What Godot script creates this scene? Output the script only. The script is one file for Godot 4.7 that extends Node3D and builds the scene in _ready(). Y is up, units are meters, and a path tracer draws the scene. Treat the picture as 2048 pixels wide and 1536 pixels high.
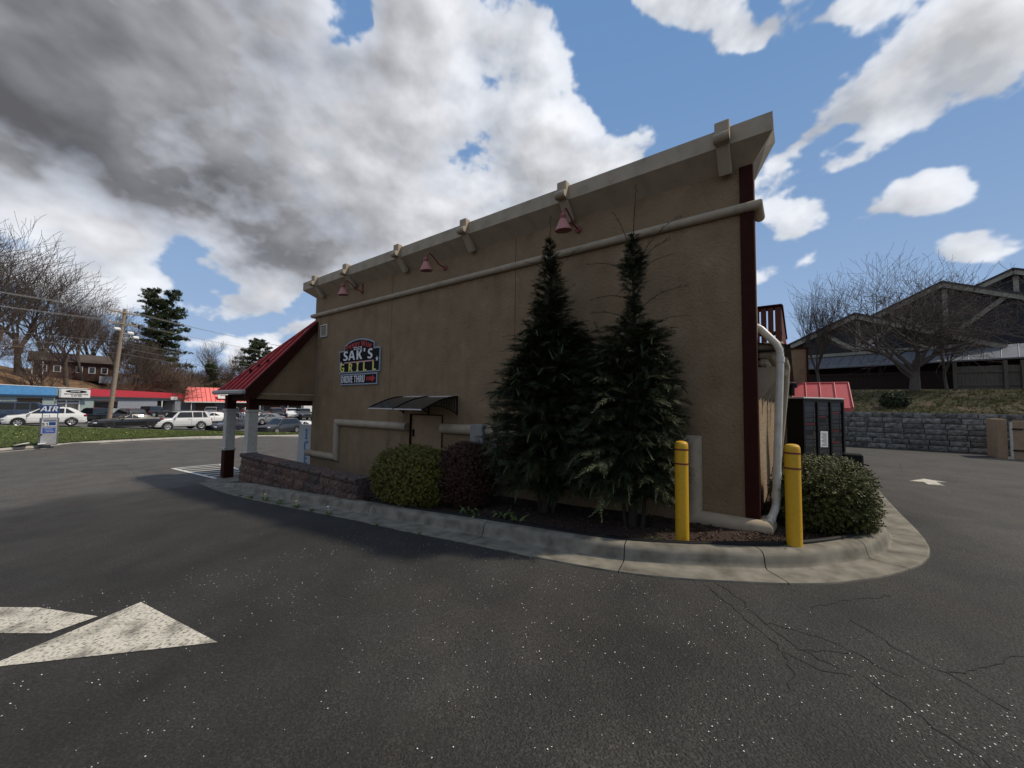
extends Node3D

# ---------------------------------------------------------------- mesh builder
class MB:
	var v := PackedVector3Array()
	var n := PackedVector3Array()
	var c := PackedColorArray()
	var uv := PackedVector2Array()
	var col := Color.WHITE
	var colored := false
	var textured := false
	func tri(a: Vector3, b: Vector3, d: Vector3) -> void:
		var k := (b - a).cross(d - a).normalized()
		v.append(a); v.append(d); v.append(b)
		n.append(k); n.append(k); n.append(k)
		if colored:
			c.append(col); c.append(col); c.append(col)
	func trin(a: Vector3, b: Vector3, d: Vector3, na: Vector3, nb: Vector3, nd: Vector3) -> void:
		v.append(a); v.append(d); v.append(b)
		n.append(na); n.append(nd); n.append(nb)
		if colored:
			c.append(col); c.append(col); c.append(col)
	func quad(a: Vector3, b: Vector3, d: Vector3, e: Vector3) -> void:
		tri(a, b, d); tri(a, d, e)
	func quad_uv(a: Vector3, b: Vector3, d: Vector3, e: Vector3) -> void:
		textured = true
		tri(a, b, d); uv.append(Vector2(0, 1)); uv.append(Vector2(1, 0)); uv.append(Vector2(1, 1))
		tri(a, d, e); uv.append(Vector2(0, 1)); uv.append(Vector2(0, 0)); uv.append(Vector2(1, 0))
	func tri_out(a: Vector3, b: Vector3, d: Vector3, o: Vector3) -> void:
		if (b - a).cross(d - a).dot((a + b + d) / 3.0 - o) < 0.0:
			tri(a, d, b)
		else:
			tri(a, b, d)
	func quad_out(a: Vector3, b: Vector3, d: Vector3, e: Vector3, o: Vector3) -> void:
		tri_out(a, b, d, o); tri_out(a, d, e, o)
	func box(o: Vector3, s: Vector3, bas := Basis(), bev := 0.0) -> void:
		var h := s * 0.5
		if bev <= 0.0:
			for ax in 3:
				for sg in [-1.0, 1.0]:
					var p := []
					for k in [[-1, -1], [1, -1], [1, 1], [-1, 1]]:
						var q := Vector3.ZERO
						q[ax] = sg * h[ax]
						q[(ax + 1) % 3] = k[0] * h[(ax + 1) % 3]
						q[(ax + 2) % 3] = k[1] * h[(ax + 2) % 3]
						p.append(o + bas * q)
					quad_out(p[0], p[1], p[2], p[3], o)
			return
		bev = minf(bev, minf(h.x, minf(h.y, h.z)) * 0.9)
		for ax in 3:
			var b1 := (ax + 1) % 3
			var b2 := (ax + 2) % 3
			for sg in [-1.0, 1.0]:
				var p := []
				for k in [[-1, -1], [1, -1], [1, 1], [-1, 1]]:
					p.append(o + bas * _cn(h, bev, ax, sg, b1, k[0], b2, k[1], ax))
				quad_out(p[0], p[1], p[2], p[3], o)
			for s1 in [-1.0, 1.0]:
				for s2 in [-1.0, 1.0]:
					quad_out(o + bas * _cn(h, bev, ax, 1.0, b1, s1, b2, s2, b1), o + bas * _cn(h, bev, ax, 1.0, b1, s1, b2, s2, b2), o + bas * _cn(h, bev, ax, -1.0, b1, s1, b2, s2, b2), o + bas * _cn(h, bev, ax, -1.0, b1, s1, b2, s2, b1), o)
		for sx in [-1.0, 1.0]:
			for sy in [-1.0, 1.0]:
				for sz in [-1.0, 1.0]:
					tri_out(o + bas * _cn(h, bev, 0, sx, 1, sy, 2, sz, 0), o + bas * _cn(h, bev, 0, sx, 1, sy, 2, sz, 1), o + bas * _cn(h, bev, 0, sx, 1, sy, 2, sz, 2), o)
	func _cn(h: Vector3, bev: float, a1: int, s1: float, a2: int, s2: float, a3: int, s3: float, full: int) -> Vector3:
		var q := Vector3.ZERO
		q[a1] = s1 * (h[a1] - (0.0 if full == a1 else bev))
		q[a2] = s2 * (h[a2] - (0.0 if full == a2 else bev))
		q[a3] = s3 * (h[a3] - (0.0 if full == a3 else bev))
		return q
	func tube(pts: PackedVector3Array, rad: PackedFloat32Array, sides: int, cap := true) -> void:
		var k := pts.size()
		if k < 2:
			return
		var t := (pts[1] - pts[0]).normalized()
		var u := t.cross(Vector3.UP if absf(t.y) < 0.9 else Vector3.RIGHT).normalized()
		var prev := PackedVector3Array()
		var pn := PackedVector3Array()
		for i in k:
			var tt := t
			if i > 0 and i < k - 1:
				tt = (pts[i + 1] - pts[i - 1]).normalized()
			elif i == k - 1:
				tt = (pts[i] - pts[i - 1]).normalized()
			u = (u - tt * u.dot(tt)).normalized()
			var w := tt.cross(u)
			var ring := PackedVector3Array()
			var rn := PackedVector3Array()
			for j in sides:
				var a := TAU * j / sides
				var d := u * cos(a) + w * sin(a)
				ring.append(pts[i] + d * rad[i])
				rn.append(d)
			if i > 0:
				for j in sides:
					var j2 := (j + 1) % sides
					trin(prev[j], prev[j2], ring[j2], pn[j], pn[j2], rn[j2])
					trin(prev[j], ring[j2], ring[j], pn[j], rn[j2], rn[j])
			if cap and (i == 0 or i == k - 1):
				for j in sides:
					var j2 := (j + 1) % sides
					if i == 0:
						tri(pts[i], ring[j2], ring[j])
					else:
						tri(pts[i], ring[j], ring[j2])
			prev = ring
			pn = rn
	func lathe(prof: Array, sides: int, xf := Transform3D()) -> void:
		# prof: [radius, height] from bottom to top, outside seen
		for i in prof.size() - 1:
			var p0: Array = prof[i]
			var p1: Array = prof[i + 1]
			var sl := Vector2(p1[1] - p0[1], p0[0] - p1[0]).normalized()
			for j in sides:
				var a0 := TAU * j / sides
				var a1 := TAU * (j + 1) / sides
				var d0 := Vector3(cos(a0), 0, -sin(a0))
				var d1 := Vector3(cos(a1), 0, -sin(a1))
				var n0 := (xf.basis * (d0 * sl.x + Vector3.UP * sl.y)).normalized()
				var n1 := (xf.basis * (d1 * sl.x + Vector3.UP * sl.y)).normalized()
				var a: Vector3 = xf * (d0 * p0[0] + Vector3.UP * p0[1])
				var b: Vector3 = xf * (d1 * p0[0] + Vector3.UP * p0[1])
				var d: Vector3 = xf * (d1 * p1[0] + Vector3.UP * p1[1])
				var e: Vector3 = xf * (d0 * p1[0] + Vector3.UP * p1[1])
				if p0[0] > 1e-5:
					trin(a, b, d, n0, n1, n1)
				if p1[0] > 1e-5:
					trin(a, d, e, n0, n1, n0)
	func extrude(poly: PackedVector2Array, z0: float, z1: float, xf := Transform3D()) -> void:
		var idx := Geometry2D.triangulate_polygon(poly)
		var up := xf.basis * Vector3(0, 0, 1)
		for i in range(0, idx.size(), 3):
			for s in 2:
				var z := z1 if s == 0 else z0
				var a := xf * Vector3(poly[idx[i]].x, poly[idx[i]].y, z)
				var b := xf * Vector3(poly[idx[i + 1]].x, poly[idx[i + 1]].y, z)
				var d := xf * Vector3(poly[idx[i + 2]].x, poly[idx[i + 2]].y, z)
				var f := (b - a).cross(d - a).dot(up) > 0.0
				if f == (s == 0):
					tri(a, b, d)
				else:
					tri(a, d, b)
		var area := 0.0
		for i in poly.size():
			area += poly[i].cross(poly[(i + 1) % poly.size()])
		for i in poly.size():
			var p := poly[i]
			var q := poly[(i + 1) % poly.size()]
			if area < 0.0:
				var w := p
				p = q
				q = w
			quad(xf * Vector3(p.x, p.y, z0), xf * Vector3(q.x, q.y, z0), xf * Vector3(q.x, q.y, z1), xf * Vector3(p.x, p.y, z1))
	# a swept section: rings of equal length, joined one to the next; flat faces
	func loft(rings: Array, closed := true, caps := false) -> void:
		for i in rings.size() - 1:
			var a: Array = rings[i]
			var b: Array = rings[i + 1]
			var m := a.size()
			for j in (m if closed else m - 1):
				var j2 := (j + 1) % m
				quad(a[j], a[j2], b[j2], b[j])
		if caps:
			for e in [0, rings.size() - 1]:
				var r: Array = rings[e]
				var o := Vector3.ZERO
				for p in r:
					o += p
				o /= r.size()
				for j in r.size():
					if e == 0:
						tri(o, r[(j + 1) % r.size()], r[j])
					else:
						tri(o, r[j], r[(j + 1) % r.size()])
	func mesh() -> ArrayMesh:
		var a := []
		a.resize(Mesh.ARRAY_MAX)
		a[Mesh.ARRAY_VERTEX] = v
		a[Mesh.ARRAY_NORMAL] = n
		if colored:
			a[Mesh.ARRAY_COLOR] = c
		if textured:
			a[Mesh.ARRAY_TEX_UV] = uv
		var m := ArrayMesh.new()
		m.add_surface_from_arrays(Mesh.PRIMITIVE_TRIANGLES, a)
		return m

# ---------------------------------------------------------------- scene helpers
var taken := {}
var M := {}
var rng := RandomNumberGenerator.new()

func numbered(called: String) -> String:
	if not taken.has(called):
		taken[called] = 0
		return called
	taken[called] += 1
	return "%s_%03d" % [called, taken[called]]

func tag(o, label: String, category: String, group := "") -> void:
	o.set_meta("label", label)
	o.set_meta("category", category)
	if group != "":
		o.set_meta("group", group)

func thing(called: String, label: String, category: String, at := Vector3.ZERO, turn := 0.0, group := "") -> Node3D:
	var o := Node3D.new()
	o.name = numbered(called)
	add_child(o)
	o.position = at
	o.rotation.y = turn
	tag(o, label, category, group)
	return o

func part(parent: Node, called: String, what, material: Material, at := Vector3.ZERO, bas := Basis()) -> MeshInstance3D:
	var o := MeshInstance3D.new()
	o.name = called
	o.mesh = what.mesh() if what is MB else what
	o.material_override = material
	o.transform = Transform3D(bas, at)
	parent.add_child(o, true)
	return o

func holder(parent: Node, called: String, at := Vector3.ZERO, bas := Basis()) -> Node3D:
	var o := Node3D.new()
	o.name = called
	o.transform = Transform3D(bas, at)
	parent.add_child(o, true)
	return o

func solo(called: String, label: String, category: String, what, material: Material, at := Vector3.ZERO, turn := 0.0, group := "") -> MeshInstance3D:
	var o := part(self, numbered(called), what, material, at, Basis(Vector3.UP, turn))
	tag(o, label, category, group)
	return o

func struct(called: String, what, material: Material) -> MeshInstance3D:
	var o := part(self, numbered(called), what, material)
	o.set_meta("kind", "structure")
	return o

func copy(src: Node3D, at: Vector3, turn: float, label: String, size := 1.0) -> Node3D:
	var base := String(src.name)
	var r = src.duplicate()
	r.name = numbered(base)
	add_child(r)
	r.position = at
	r.rotation = Vector3(0, turn, 0)
	r.scale = Vector3.ONE * size
	r.set_meta("label", label)
	return r

func scatter(parent: Node, called: String, mesh: Mesh, material: Material, places: Array, colors := []) -> MultiMeshInstance3D:
	var mm := MultiMesh.new()
	mm.transform_format = MultiMesh.TRANSFORM_3D
	mm.use_colors = colors.size() > 0
	mm.mesh = mesh
	mm.instance_count = places.size()
	for i in places.size():
		mm.set_instance_transform(i, places[i])
		if colors.size() > 0:
			mm.set_instance_color(i, colors[i])
	var o := MultiMeshInstance3D.new()
	o.name = called
	o.multimesh = mm
	o.material_override = material
	parent.add_child(o, true)
	return o

func lin(r: float, g: float, b: float) -> Color:
	return Color(r, g, b).linear_to_srgb()

func noise_tex(kind: int, freq: float, size: int, ramp: Array, octaves := 4, sd := 1, warp := 0.0) -> NoiseTexture2D:
	var f := FastNoiseLite.new()
	f.noise_type = kind
	f.frequency = freq
	f.seed = sd
	f.fractal_octaves = octaves
	if warp > 0.0:
		f.domain_warp_enabled = true
		f.domain_warp_amplitude = warp
		f.domain_warp_frequency = freq * 1.5
	var t := NoiseTexture2D.new()
	t.width = size
	t.height = size
	t.seamless = true
	t.noise = f
	t.normalize = true
	if ramp.size() > 0:
		var g := Gradient.new()
		var offs := PackedFloat32Array()
		var cols := PackedColorArray()
		for r in ramp:
			offs.append(r[0])
			cols.append(r[1] if r[1] is Color else Color(r[1], r[1], r[1]))
		g.offsets = offs
		g.colors = cols
		t.color_ramp = g
	return t

func mat(called: String, color: Color, rough := 0.8, opt := {}) -> StandardMaterial3D:
	var m := StandardMaterial3D.new()
	m.resource_name = called
	m.albedo_color = color
	m.roughness = rough
	m.metallic = opt.get("metal", 0.0)
	m.metallic_specular = opt.get("spec", 0.5)
	if opt.has("tex"):
		m.albedo_texture = opt.tex
	if opt.has("bump"):
		m.heightmap_enabled = true
		m.heightmap_texture = opt.bump
		m.heightmap_scale = opt.get("depth", 1.0)
	if opt.has("rough_tex"):
		m.roughness_texture = opt.rough_tex
	if opt.has("tex") or opt.has("bump"):
		if not opt.get("own_uv", false):
			m.uv1_triplanar = true
			m.uv1_world_triplanar = opt.get("world", true)
			var s = opt.get("scale", 1.0)
			m.uv1_scale = s if s is Vector3 else Vector3.ONE * s
			m.uv1_triplanar_sharpness = 4.0
	if opt.has("detail"):
		m.detail_enabled = true
		m.detail_albedo = opt.detail
		m.detail_blend_mode = BaseMaterial3D.BLEND_MODE_MUL
		m.detail_uv_layer = BaseMaterial3D.DETAIL_UV_2
		m.uv2_triplanar = true
		m.uv2_world_triplanar = true
		var ds = opt.get("detail_scale", 0.2)
		m.uv2_scale = ds if ds is Vector3 else Vector3.ONE * ds
	if opt.get("vc", false):
		m.vertex_color_use_as_albedo = true
	if opt.has("coat"):
		m.clearcoat_enabled = true
		m.clearcoat = opt.coat
		m.clearcoat_roughness = 0.05
	if opt.has("back"):
		m.backlight_enabled = true
		m.backlight = opt.back
	if opt.has("alpha"):
		m.transparency = BaseMaterial3D.TRANSPARENCY_ALPHA
		m.albedo_color.a = opt.alpha
	m.cull_mode = BaseMaterial3D.CULL_DISABLED
	M[called] = m
	return m

func text_mesh(s: String, size: float, font_name: String, bold: bool, depth := 0.01, wide := 1.0) -> TextMesh:
	var f := SystemFont.new()
	f.font_names = PackedStringArray([font_name])
	f.font_weight = 700 if bold else 400
	var t := TextMesh.new()
	t.text = s
	t.font = f
	t.font_size = 64
	t.pixel_size = size / 64.0
	t.depth = depth
	t.curve_step = 2.0
	return t

func pv(a: Array) -> PackedVector3Array:
	return PackedVector3Array(a)

func same(r: float, k: int) -> PackedFloat32Array:
	var a := PackedFloat32Array()
	a.resize(k)
	a.fill(r)
	return a

func ss(a: float, b: float, x: float) -> float:
	var t := clampf((x - a) / (b - a), 0.0, 1.0)
	return t * t * (3.0 - 2.0 * t)

func lut(x: float, xs: Array, ys: Array) -> float:
	if x <= xs[0]:
		return ys[0]
	for i in xs.size() - 1:
		if x <= xs[i + 1]:
			return lerpf(ys[i], ys[i + 1], (x - xs[i]) / (xs[i + 1] - xs[i]))
	return ys[ys.size() - 1]

# ---------------------------------------------------------------- sky: azimuth and height of cloud banks, their 2x2 spread, darkness of the base, strength
const CLOUDS := [
	[-81.4,33.2,0.0434,0.0028,0.0479,-0.1073,0.80,1.30],
	[-60.8,38.1,0.0367,0.0019,0.0182,-0.0837,0.42,1.20],
	[-45.9,40.0,0.0603,0.0021,0.0081,-0.0923,0.16,1.10],
	[-32.0,40.4,0.1179,0.0017,-0.0055,-0.1774,0.10,0.80],
	[-84.6,24.0,0.0704,-0.0091,0.0220,-0.2023,0.95,1.20],
	[-73.2,21.6,0.0677,-0.0220,-0.0390,-0.1812,0.90,1.15],
	[-65.5,19.4,0.1398,-0.0531,-0.0737,-0.2552,0.80,1.00],
	[-53.6,29.7,0.0548,-0.0213,-0.0170,-0.1110,0.38,1.10],
	[-40.3,32.6,0.0804,0.0425,0.0395,-0.1278,0.15,0.90],
	[-44.0,26.5,0.0611,0.0292,0.0610,-0.1667,0.35,1.00],
	[-88.4,16.9,0.2046,-0.0217,0.0011,-0.4074,0.15,1.10],
	[-83.0,16.5,0.2543,-0.0259,0.0087,-0.5037,0.20,1.00],
	[-68.9,13.3,0.2746,0.1050,0.2179,-0.3772,0.15,1.00],
	[-73.2,10.8,0.2049,0.0089,0.0863,-0.5650,0.50,0.85],
	[-65.1,9.7,0.2866,0.0108,0.0736,-0.7022,0.40,0.80],
	[-70.0,7.0,0.1123,0.0046,0.0508,-0.5372,0.05,0.80],
	[-86.6,11.3,0.1584,0.0080,0.1316,-0.5278,0.20,0.70],
	[-79.1,13.1,0.2034,-0.0040,0.0657,-0.6221,0.10,0.60],
	[14.3,31.1,0.1740,0.0796,0.0795,-0.2055,0.10,1.37],
	[8.1,29.1,0.1320,0.0496,0.0488,-0.2743,0.20,1.31],
	[1.0,27.9,0.1415,0.0471,0.0264,-0.2532,0.15,1.25],
	[16.2,33.0,0.3398,0.1160,0.0320,-0.3162,0.10,1.14],
	[11.9,21.6,0.2866,0.0268,-0.0558,-0.4209,0.25,1.25],
	[6.2,20.8,0.1295,0.0181,-0.0124,-0.3915,0.25,1.25],
	[1.7,17.2,0.1511,0.0405,0.0993,-0.4497,0.15,1.14],
	[-1.2,22.7,0.2792,-0.0064,-0.0731,-0.3066,0.10,1.03],
	[15.5,15.2,0.2897,0.0385,0.0514,-0.4882,0.20,1.25],
	[11.0,15.0,0.2224,0.0340,0.0593,-0.5008,0.15,1.03],
	[-12.4,45.0,0.1271,-0.0441,-0.2058,-0.6473,0.05,0.96],
	[-2.3,40.3,0.1617,0.0245,-0.1456,-0.6584,0.05,0.96],
	[-5.7,40.3,0.3089,0.1318,-0.0294,-1.0475,0.05,0.86],
	[7.6,38.3,0.3373,0.1042,-0.0876,-0.6486,0.05,1.03],
	[-18.6,32.9,0.1650,0.1334,0.1222,-0.3074,0.10,1.14],
	[-25.1,31.2,0.1469,0.0673,0.0832,-0.4127,0.15,0.68],
	[-61.7,42.6,0.2196,-0.1010,0.0062,-0.3925,0.00,-1.00],
	[-58.7,44.1,0.3672,0.0220,0.1073,-0.5059,0.00,-0.50],
]
const SUN_TO := Vector3(3.38, 5.31, -2.6)

func build_sky() -> Image:
	# coarse cloud field (cover, darkness) round the whole sky
	var cw := 360
	var ch := 90
	var cover := Image.create(cw, ch, false, Image.FORMAT_RGF)
	var wide := FastNoiseLite.new()
	wide.seed = 11
	wide.frequency = 1.1
	wide.fractal_octaves = 3
	for y in ch:
		var el := 90.0 - (y + 0.5)
		for x in cw:
			var az := x + 0.5 - 180.0
			var d := Vector3(sin(deg_to_rad(az)) * cos(deg_to_rad(el)), sin(deg_to_rad(el)), -cos(deg_to_rad(az)) * cos(deg_to_rad(el)))
			var inside := ss(70.0, 54.0, absf(az + 37.0)) * ss(60.0, 48.0, el)
			var f := -0.66
			var dk := 0.0
			var gap := 0.0
			var wsum := 0.0001
			if inside > 0.0:
				for b in CLOUDS:
					var dx: float = az - b[0]
					var dy: float = el - b[1]
					var p: float = b[2] * dx + b[3] * dy
					var q: float = b[4] * dx + b[5] * dy
					var r2 := p * p + q * q
					if r2 < 4.0:
						var g: float = b[7] * exp(-r2 * 1.1)
						if g < 0.0:
							gap += g
						else:
							f += g
							dk += b[6] * g
							wsum += g
				dk /= wsum
			var gen := wide.get_noise_3dv(d * Vector3(1, 1.6, 1)) * 1.6 + 0.12
			f = lerpf(gen, clampf(f, -1.0, lerpf(0.38, 1.15, clampf(dk * 3.0 - 0.1, 0.0, 1.0))) + gap, inside)
			dk = lerpf(clampf(0.35 + gen * 0.5, 0.1, 0.8), dk, inside)
			cover.set_pixel(x, y, Color(f, dk, 0))
	var fine := FastNoiseLite.new()
	fine.seed = 5
	fine.frequency = 2.6
	fine.fractal_octaves = 7
	fine.fractal_gain = 0.52
	var puff := FastNoiseLite.new()
	puff.seed = 21
	puff.noise_type = FastNoiseLite.TYPE_SIMPLEX_SMOOTH
	puff.frequency = 5.5
	puff.fractal_type = FastNoiseLite.FRACTAL_RIDGED
	puff.fractal_octaves = 4
	var soft := FastNoiseLite.new()
	soft.seed = 31
	soft.frequency = 3.2
	soft.fractal_octaves = 5
	var W := 3072
	var out := Image.create(W, W / 2, false, Image.FORMAT_RGB8)
	out.fill(Color(0.30, 0.30, 0.29))
	var low := sky_patch(cover, 0, 1024, 256, 1024, fine, puff, soft)
	low.resize(W, W / 4, Image.INTERPOLATE_CUBIC)
	out.blit_rect(low, Rect2i(0, 0, W, W / 4), Vector2i.ZERO)
	# the part that a viewer of the wall looks at, in full detail
	var x0 := int((-98.0 + 180.0) / 360.0 * W)
	var x1 := int((24.0 + 180.0) / 360.0 * W)
	var hi := sky_patch(cover, x0, x1, W / 4, W, fine, puff, soft)
	out.blit_rect(hi, Rect2i(0, 0, x1 - x0, W / 4 - int(W / 4 * 0.44)), Vector2i(x0, int(W / 4 * 0.44)))
	# azimuth 0 (straight at the wall) is the picture's edge in a panorama
	var turned := Image.create(W, W / 2, false, Image.FORMAT_RGB8)
	turned.blit_rect(out, Rect2i(W / 2, 0, W / 2, W / 2), Vector2i.ZERO)
	turned.blit_rect(out, Rect2i(0, 0, W / 2, W / 2), Vector2i(W / 2, 0))
	return turned

func sky_patch(cover: Image, x0: int, x1: int, rows: int, W: int, fine: FastNoiseLite, puff: FastNoiseLite, soft: FastNoiseLite) -> Image:
	var w := x1 - x0
	var data := PackedByteArray()
	data.resize(w * rows * 3)
	var cov := cover.duplicate()
	cov.resize(W, rows, Image.INTERPOLATE_CUBIC)
	var sun := SUN_TO.normalized()
	var first := int(rows * 0.44) if w < W else 0
	for y in range(first, rows):
		var el := (1.0 - (y + 0.5) / rows) * PI * 0.5
		var se := sin(el)
		var ce := cos(el)
		var up := pow(1.0 - se, 2.2)
		var br := lerpf(0.135, 0.42, up)
		var bg := lerpf(0.275, 0.56, up)
		var bb := lerpf(0.53, 0.77, up)
		for x in w:
			var az := ((x + x0 + 0.5) / W) * TAU - PI
			var d := Vector3(sin(az) * ce, se, -cos(az) * ce)
			var cc: Color = cov.get_pixel(x + x0, y)
			var q := Vector3(d.x, d.y * 1.5, d.z)
			var nf := fine.get_noise_3dv(q)
			var f := cc.r + nf * 1.85
			var r := br
			var g := bg
			var b := bb
			if f > -0.25:
				f += 0.16 * puff.get_noise_3dv(q) + 0.34 * soft.get_noise_3dv(q * 4.3)
				var a := ss(-0.03, 0.24, f)
				if a > 0.0:
					var thick := clampf((f - 0.1) * 1.1, 0.0, 1.0)
					# light comes from the sun's side: compare with the cloud nearer to it
					var nf2 := fine.get_noise_3dv(q + (sun - d * d.dot(sun)).normalized() * Vector3(0.045, 0.065, 0.045))
					var lit := clampf((nf - nf2) * 1.7, -0.6, 0.7)
					var s := soft.get_noise_3dv(q)
					var dark := clampf(cc.g * (0.35 + 0.9 * thick) + s * 0.40 * (0.25 + cc.g) + nf * 0.06, 0.0, 1.0)
					var lum := clampf(lerpf(0.88, 0.19, dark) * (1.0 + lit * 0.6), 0.1, 0.98)
					a *= lerpf(0.75, 1.0, thick)
					r = lerpf(r, lum * 0.985, a)
					g = lerpf(g, lum, a)
					b = lerpf(b, lum * lerpf(1.03, 1.09, dark), a)
			var o := (y * w + x) * 3
			data[o] = int(255.0 * pow(clampf(r, 0, 1), 0.4545))
			data[o + 1] = int(255.0 * pow(clampf(g, 0, 1), 0.4545))
			data[o + 2] = int(255.0 * pow(clampf(b, 0, 1), 0.4545))
	var im := Image.create_from_data(w, rows, false, Image.FORMAT_RGB8, data)
	if first > 0:
		return im.get_region(Rect2i(0, first, w, rows - first))
	return im

func setup() -> void:
	var cam := Camera3D.new()
	cam.name = "camera"
	cam.position = Vector3(0.468, 1.6, 5.678)
	cam.rotation_degrees = Vector3(3.03, 36.5, 0.75)
	cam.fov = 89.93
	cam.near = 0.05
	cam.far = 1500.0
	add_child(cam)
	cam.current = true
	var sky := Sky.new()
	var sm := PanoramaSkyMaterial.new()
	sm.panorama = ImageTexture.create_from_image(build_sky())
	sky.sky_material = sm
	var e := Environment.new()
	e.background_mode = Environment.BG_SKY
	e.sky = sky
	e.tonemap_mode = Environment.TONE_MAPPER_LINEAR
	e.tonemap_exposure = 1.0
	e.sdfgi_enabled = true
	e.ssao_enabled = true
	e.ssil_enabled = true
	var we := WorldEnvironment.new()
	we.name = "world_environment"
	we.environment = e
	add_child(we)
	var sun := DirectionalLight3D.new()
	sun.name = "sun"
	sun.light_energy = 1.0
	sun.light_color = Color(1.0, 0.95, 0.87)
	sun.light_angular_distance = 2.5
	sun.shadow_enabled = true
	add_child(sun)
	sun.look_at_from_position(SUN_TO, Vector3.ZERO)

# ---------------------------------------------------------------- materials
func make_materials() -> void:
	var SM := FastNoiseLite.TYPE_SIMPLEX_SMOOTH
	var VL := FastNoiseLite.TYPE_VALUE
	var CE := FastNoiseLite.TYPE_CELLULAR
	var PL := FastNoiseLite.TYPE_PERLIN
	var stucco_rel := noise_tex(SM, 0.034, 1024, [[0.0, 0.0], [0.4, 0.35], [0.52, 0.75], [0.6, 0.8], [0.75, 0.62], [1.0, 1.0]], 5, 3, 40.0)
	var stucco_col := noise_tex(SM, 0.006, 512, [[0.0, lin(0.215, 0.145, 0.079)], [0.3, lin(0.25, 0.172, 0.096)], [0.7, lin(0.268, 0.186, 0.105)], [1.0, lin(0.31, 0.22, 0.13)]], 6, 8)
	mat("stucco", Color.WHITE, 0.92, {tex = stucco_col, bump = stucco_rel, depth = 1.1, scale = 0.5, detail = noise_tex(SM, 0.012, 512, [[0.0, lin(0.82, 0.81, 0.79)], [0.3, lin(0.93, 0.925, 0.92)], [0.6, Color.WHITE], [1.0, Color.WHITE]], 8, 160), detail_scale = Vector3(0.45, 0.10, 0.45)})
	var fleck := noise_tex(VL, 0.22, 512, [[0.0, lin(0.06, 0.04, 0.02)], [0.4, lin(0.20, 0.14, 0.08)], [0.65, lin(0.34, 0.25, 0.15)], [1.0, lin(0.6, 0.48, 0.32)]], 2, 5)
	mat("pebble_dash", Color.WHITE, 0.95, {tex = fleck, bump = fleck, depth = 1.2, scale = 0.5})
	var grime := noise_tex(SM, 0.012, 512, [[0.0, 0.84], [0.35, 0.93], [1.0, 1.0]], 6, 12)
	var gr2 := noise_tex(PL, 0.02, 512, [[0.0, 0.86], [0.5, 0.95], [1.0, 1.0]], 5, 14)
	mat("trim_beige", lin(0.42, 0.345, 0.245), 0.75, {tex = grime, scale = 0.5})
	mat("burgundy", lin(0.042, 0.0115, 0.007), 0.8, {tex = gr2, scale = 0.8, spec = 0.25})
	mat("burgundy_wood", lin(0.105, 0.026, 0.014), 0.8, {tex = gr2, scale = Vector3(3, 0.4, 3)})
	mat("red_metal", lin(0.50, 0.045, 0.055), 0.38, {tex = gr2, scale = 0.4})
	mat("dark_red_metal", lin(0.42, 0.032, 0.034), 0.42, {tex = gr2, scale = 0.4})
	mat("faded_red_metal", lin(0.62, 0.10, 0.10), 0.5, {tex = gr2, scale = 0.4})
	mat("lamp_red", lin(0.20, 0.04, 0.03), 0.45)
	mat("lamp_pink", lin(0.42, 0.17, 0.15), 0.5)
	mat("pvc_white", lin(0.60, 0.565, 0.48), 0.4, {tex = gr2, scale = 0.7})
	mat("post_white", lin(0.56, 0.53, 0.46), 0.6, {tex = gr2, scale = 0.7})
	mat("gutter_grey", lin(0.34, 0.33, 0.31), 0.5)
	mat("door_tan", lin(0.31, 0.205, 0.115), 0.55, {tex = gr2, scale = 0.5})
	mat("black_metal", lin(0.008, 0.008, 0.008), 0.6, {spec = 0.3})
	mat("aluminium", lin(0.62, 0.62, 0.62), 0.35, {metal = 0.8})
	mat("smoked_sheet", lin(0.03, 0.034, 0.034), 0.2, {alpha = 0.86})
	mat("bollard_yellow", lin(0.62, 0.35, 0.012), 0.5, {tex = noise_tex(SM, 0.03, 512, [[0.0, lin(0.75, 0.72, 0.66)], [0.3, lin(0.92, 0.91, 0.9)], [1.0, Color.WHITE]], 7, 151), scale = 1.1})
	mat("bollard_stripe", lin(0.14, 0.018, 0.012), 0.5)
	mat("sign_black", lin(0.006, 0.006, 0.008), 0.6, {spec = 0.25})
	mat("sign_edge", lin(0.30, 0.36, 0.42), 0.5)
	mat("sign_white", lin(0.75, 0.75, 0.75), 0.5)
	mat("sign_yellow", lin(0.75, 0.68, 0.16), 0.5)
	mat("sign_red", lin(0.45, 0.02, 0.02), 0.5)
	mat("sign_stripe", lin(0.62, 0.34, 0.30), 0.5)
	# paving
	var grit_h := noise_tex(VL, 0.32, 1024, [[0.0, 0.0], [0.5, 0.45], [1.0, 1.0]], 2, 42)
	mat("asphalt", lin(0.30, 0.30, 0.30), 0.88, {tex = noise_tex(VL, 0.42, 1024, [[0.0, lin(0.18, 0.18, 0.185)], [0.4, lin(0.36, 0.355, 0.35)], [0.6, lin(0.55, 0.54, 0.52)], [0.75, lin(0.85, 0.83, 0.79)], [1.0, lin(1, 0.98, 0.94)]], 2, 41), bump = grit_h, depth = 0.9, scale = 0.36, vc = true, detail = noise_tex(SM, 0.01, 1024, [[0.0, lin(0.6, 0.6, 0.61)], [0.35, lin(0.82, 0.815, 0.81)], [0.6, lin(0.92, 0.915, 0.9)], [1.0, Color.WHITE]], 10, 161), detail_scale = 0.11})
	mat("tar", lin(0.02, 0.02, 0.019), 0.95)
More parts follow.
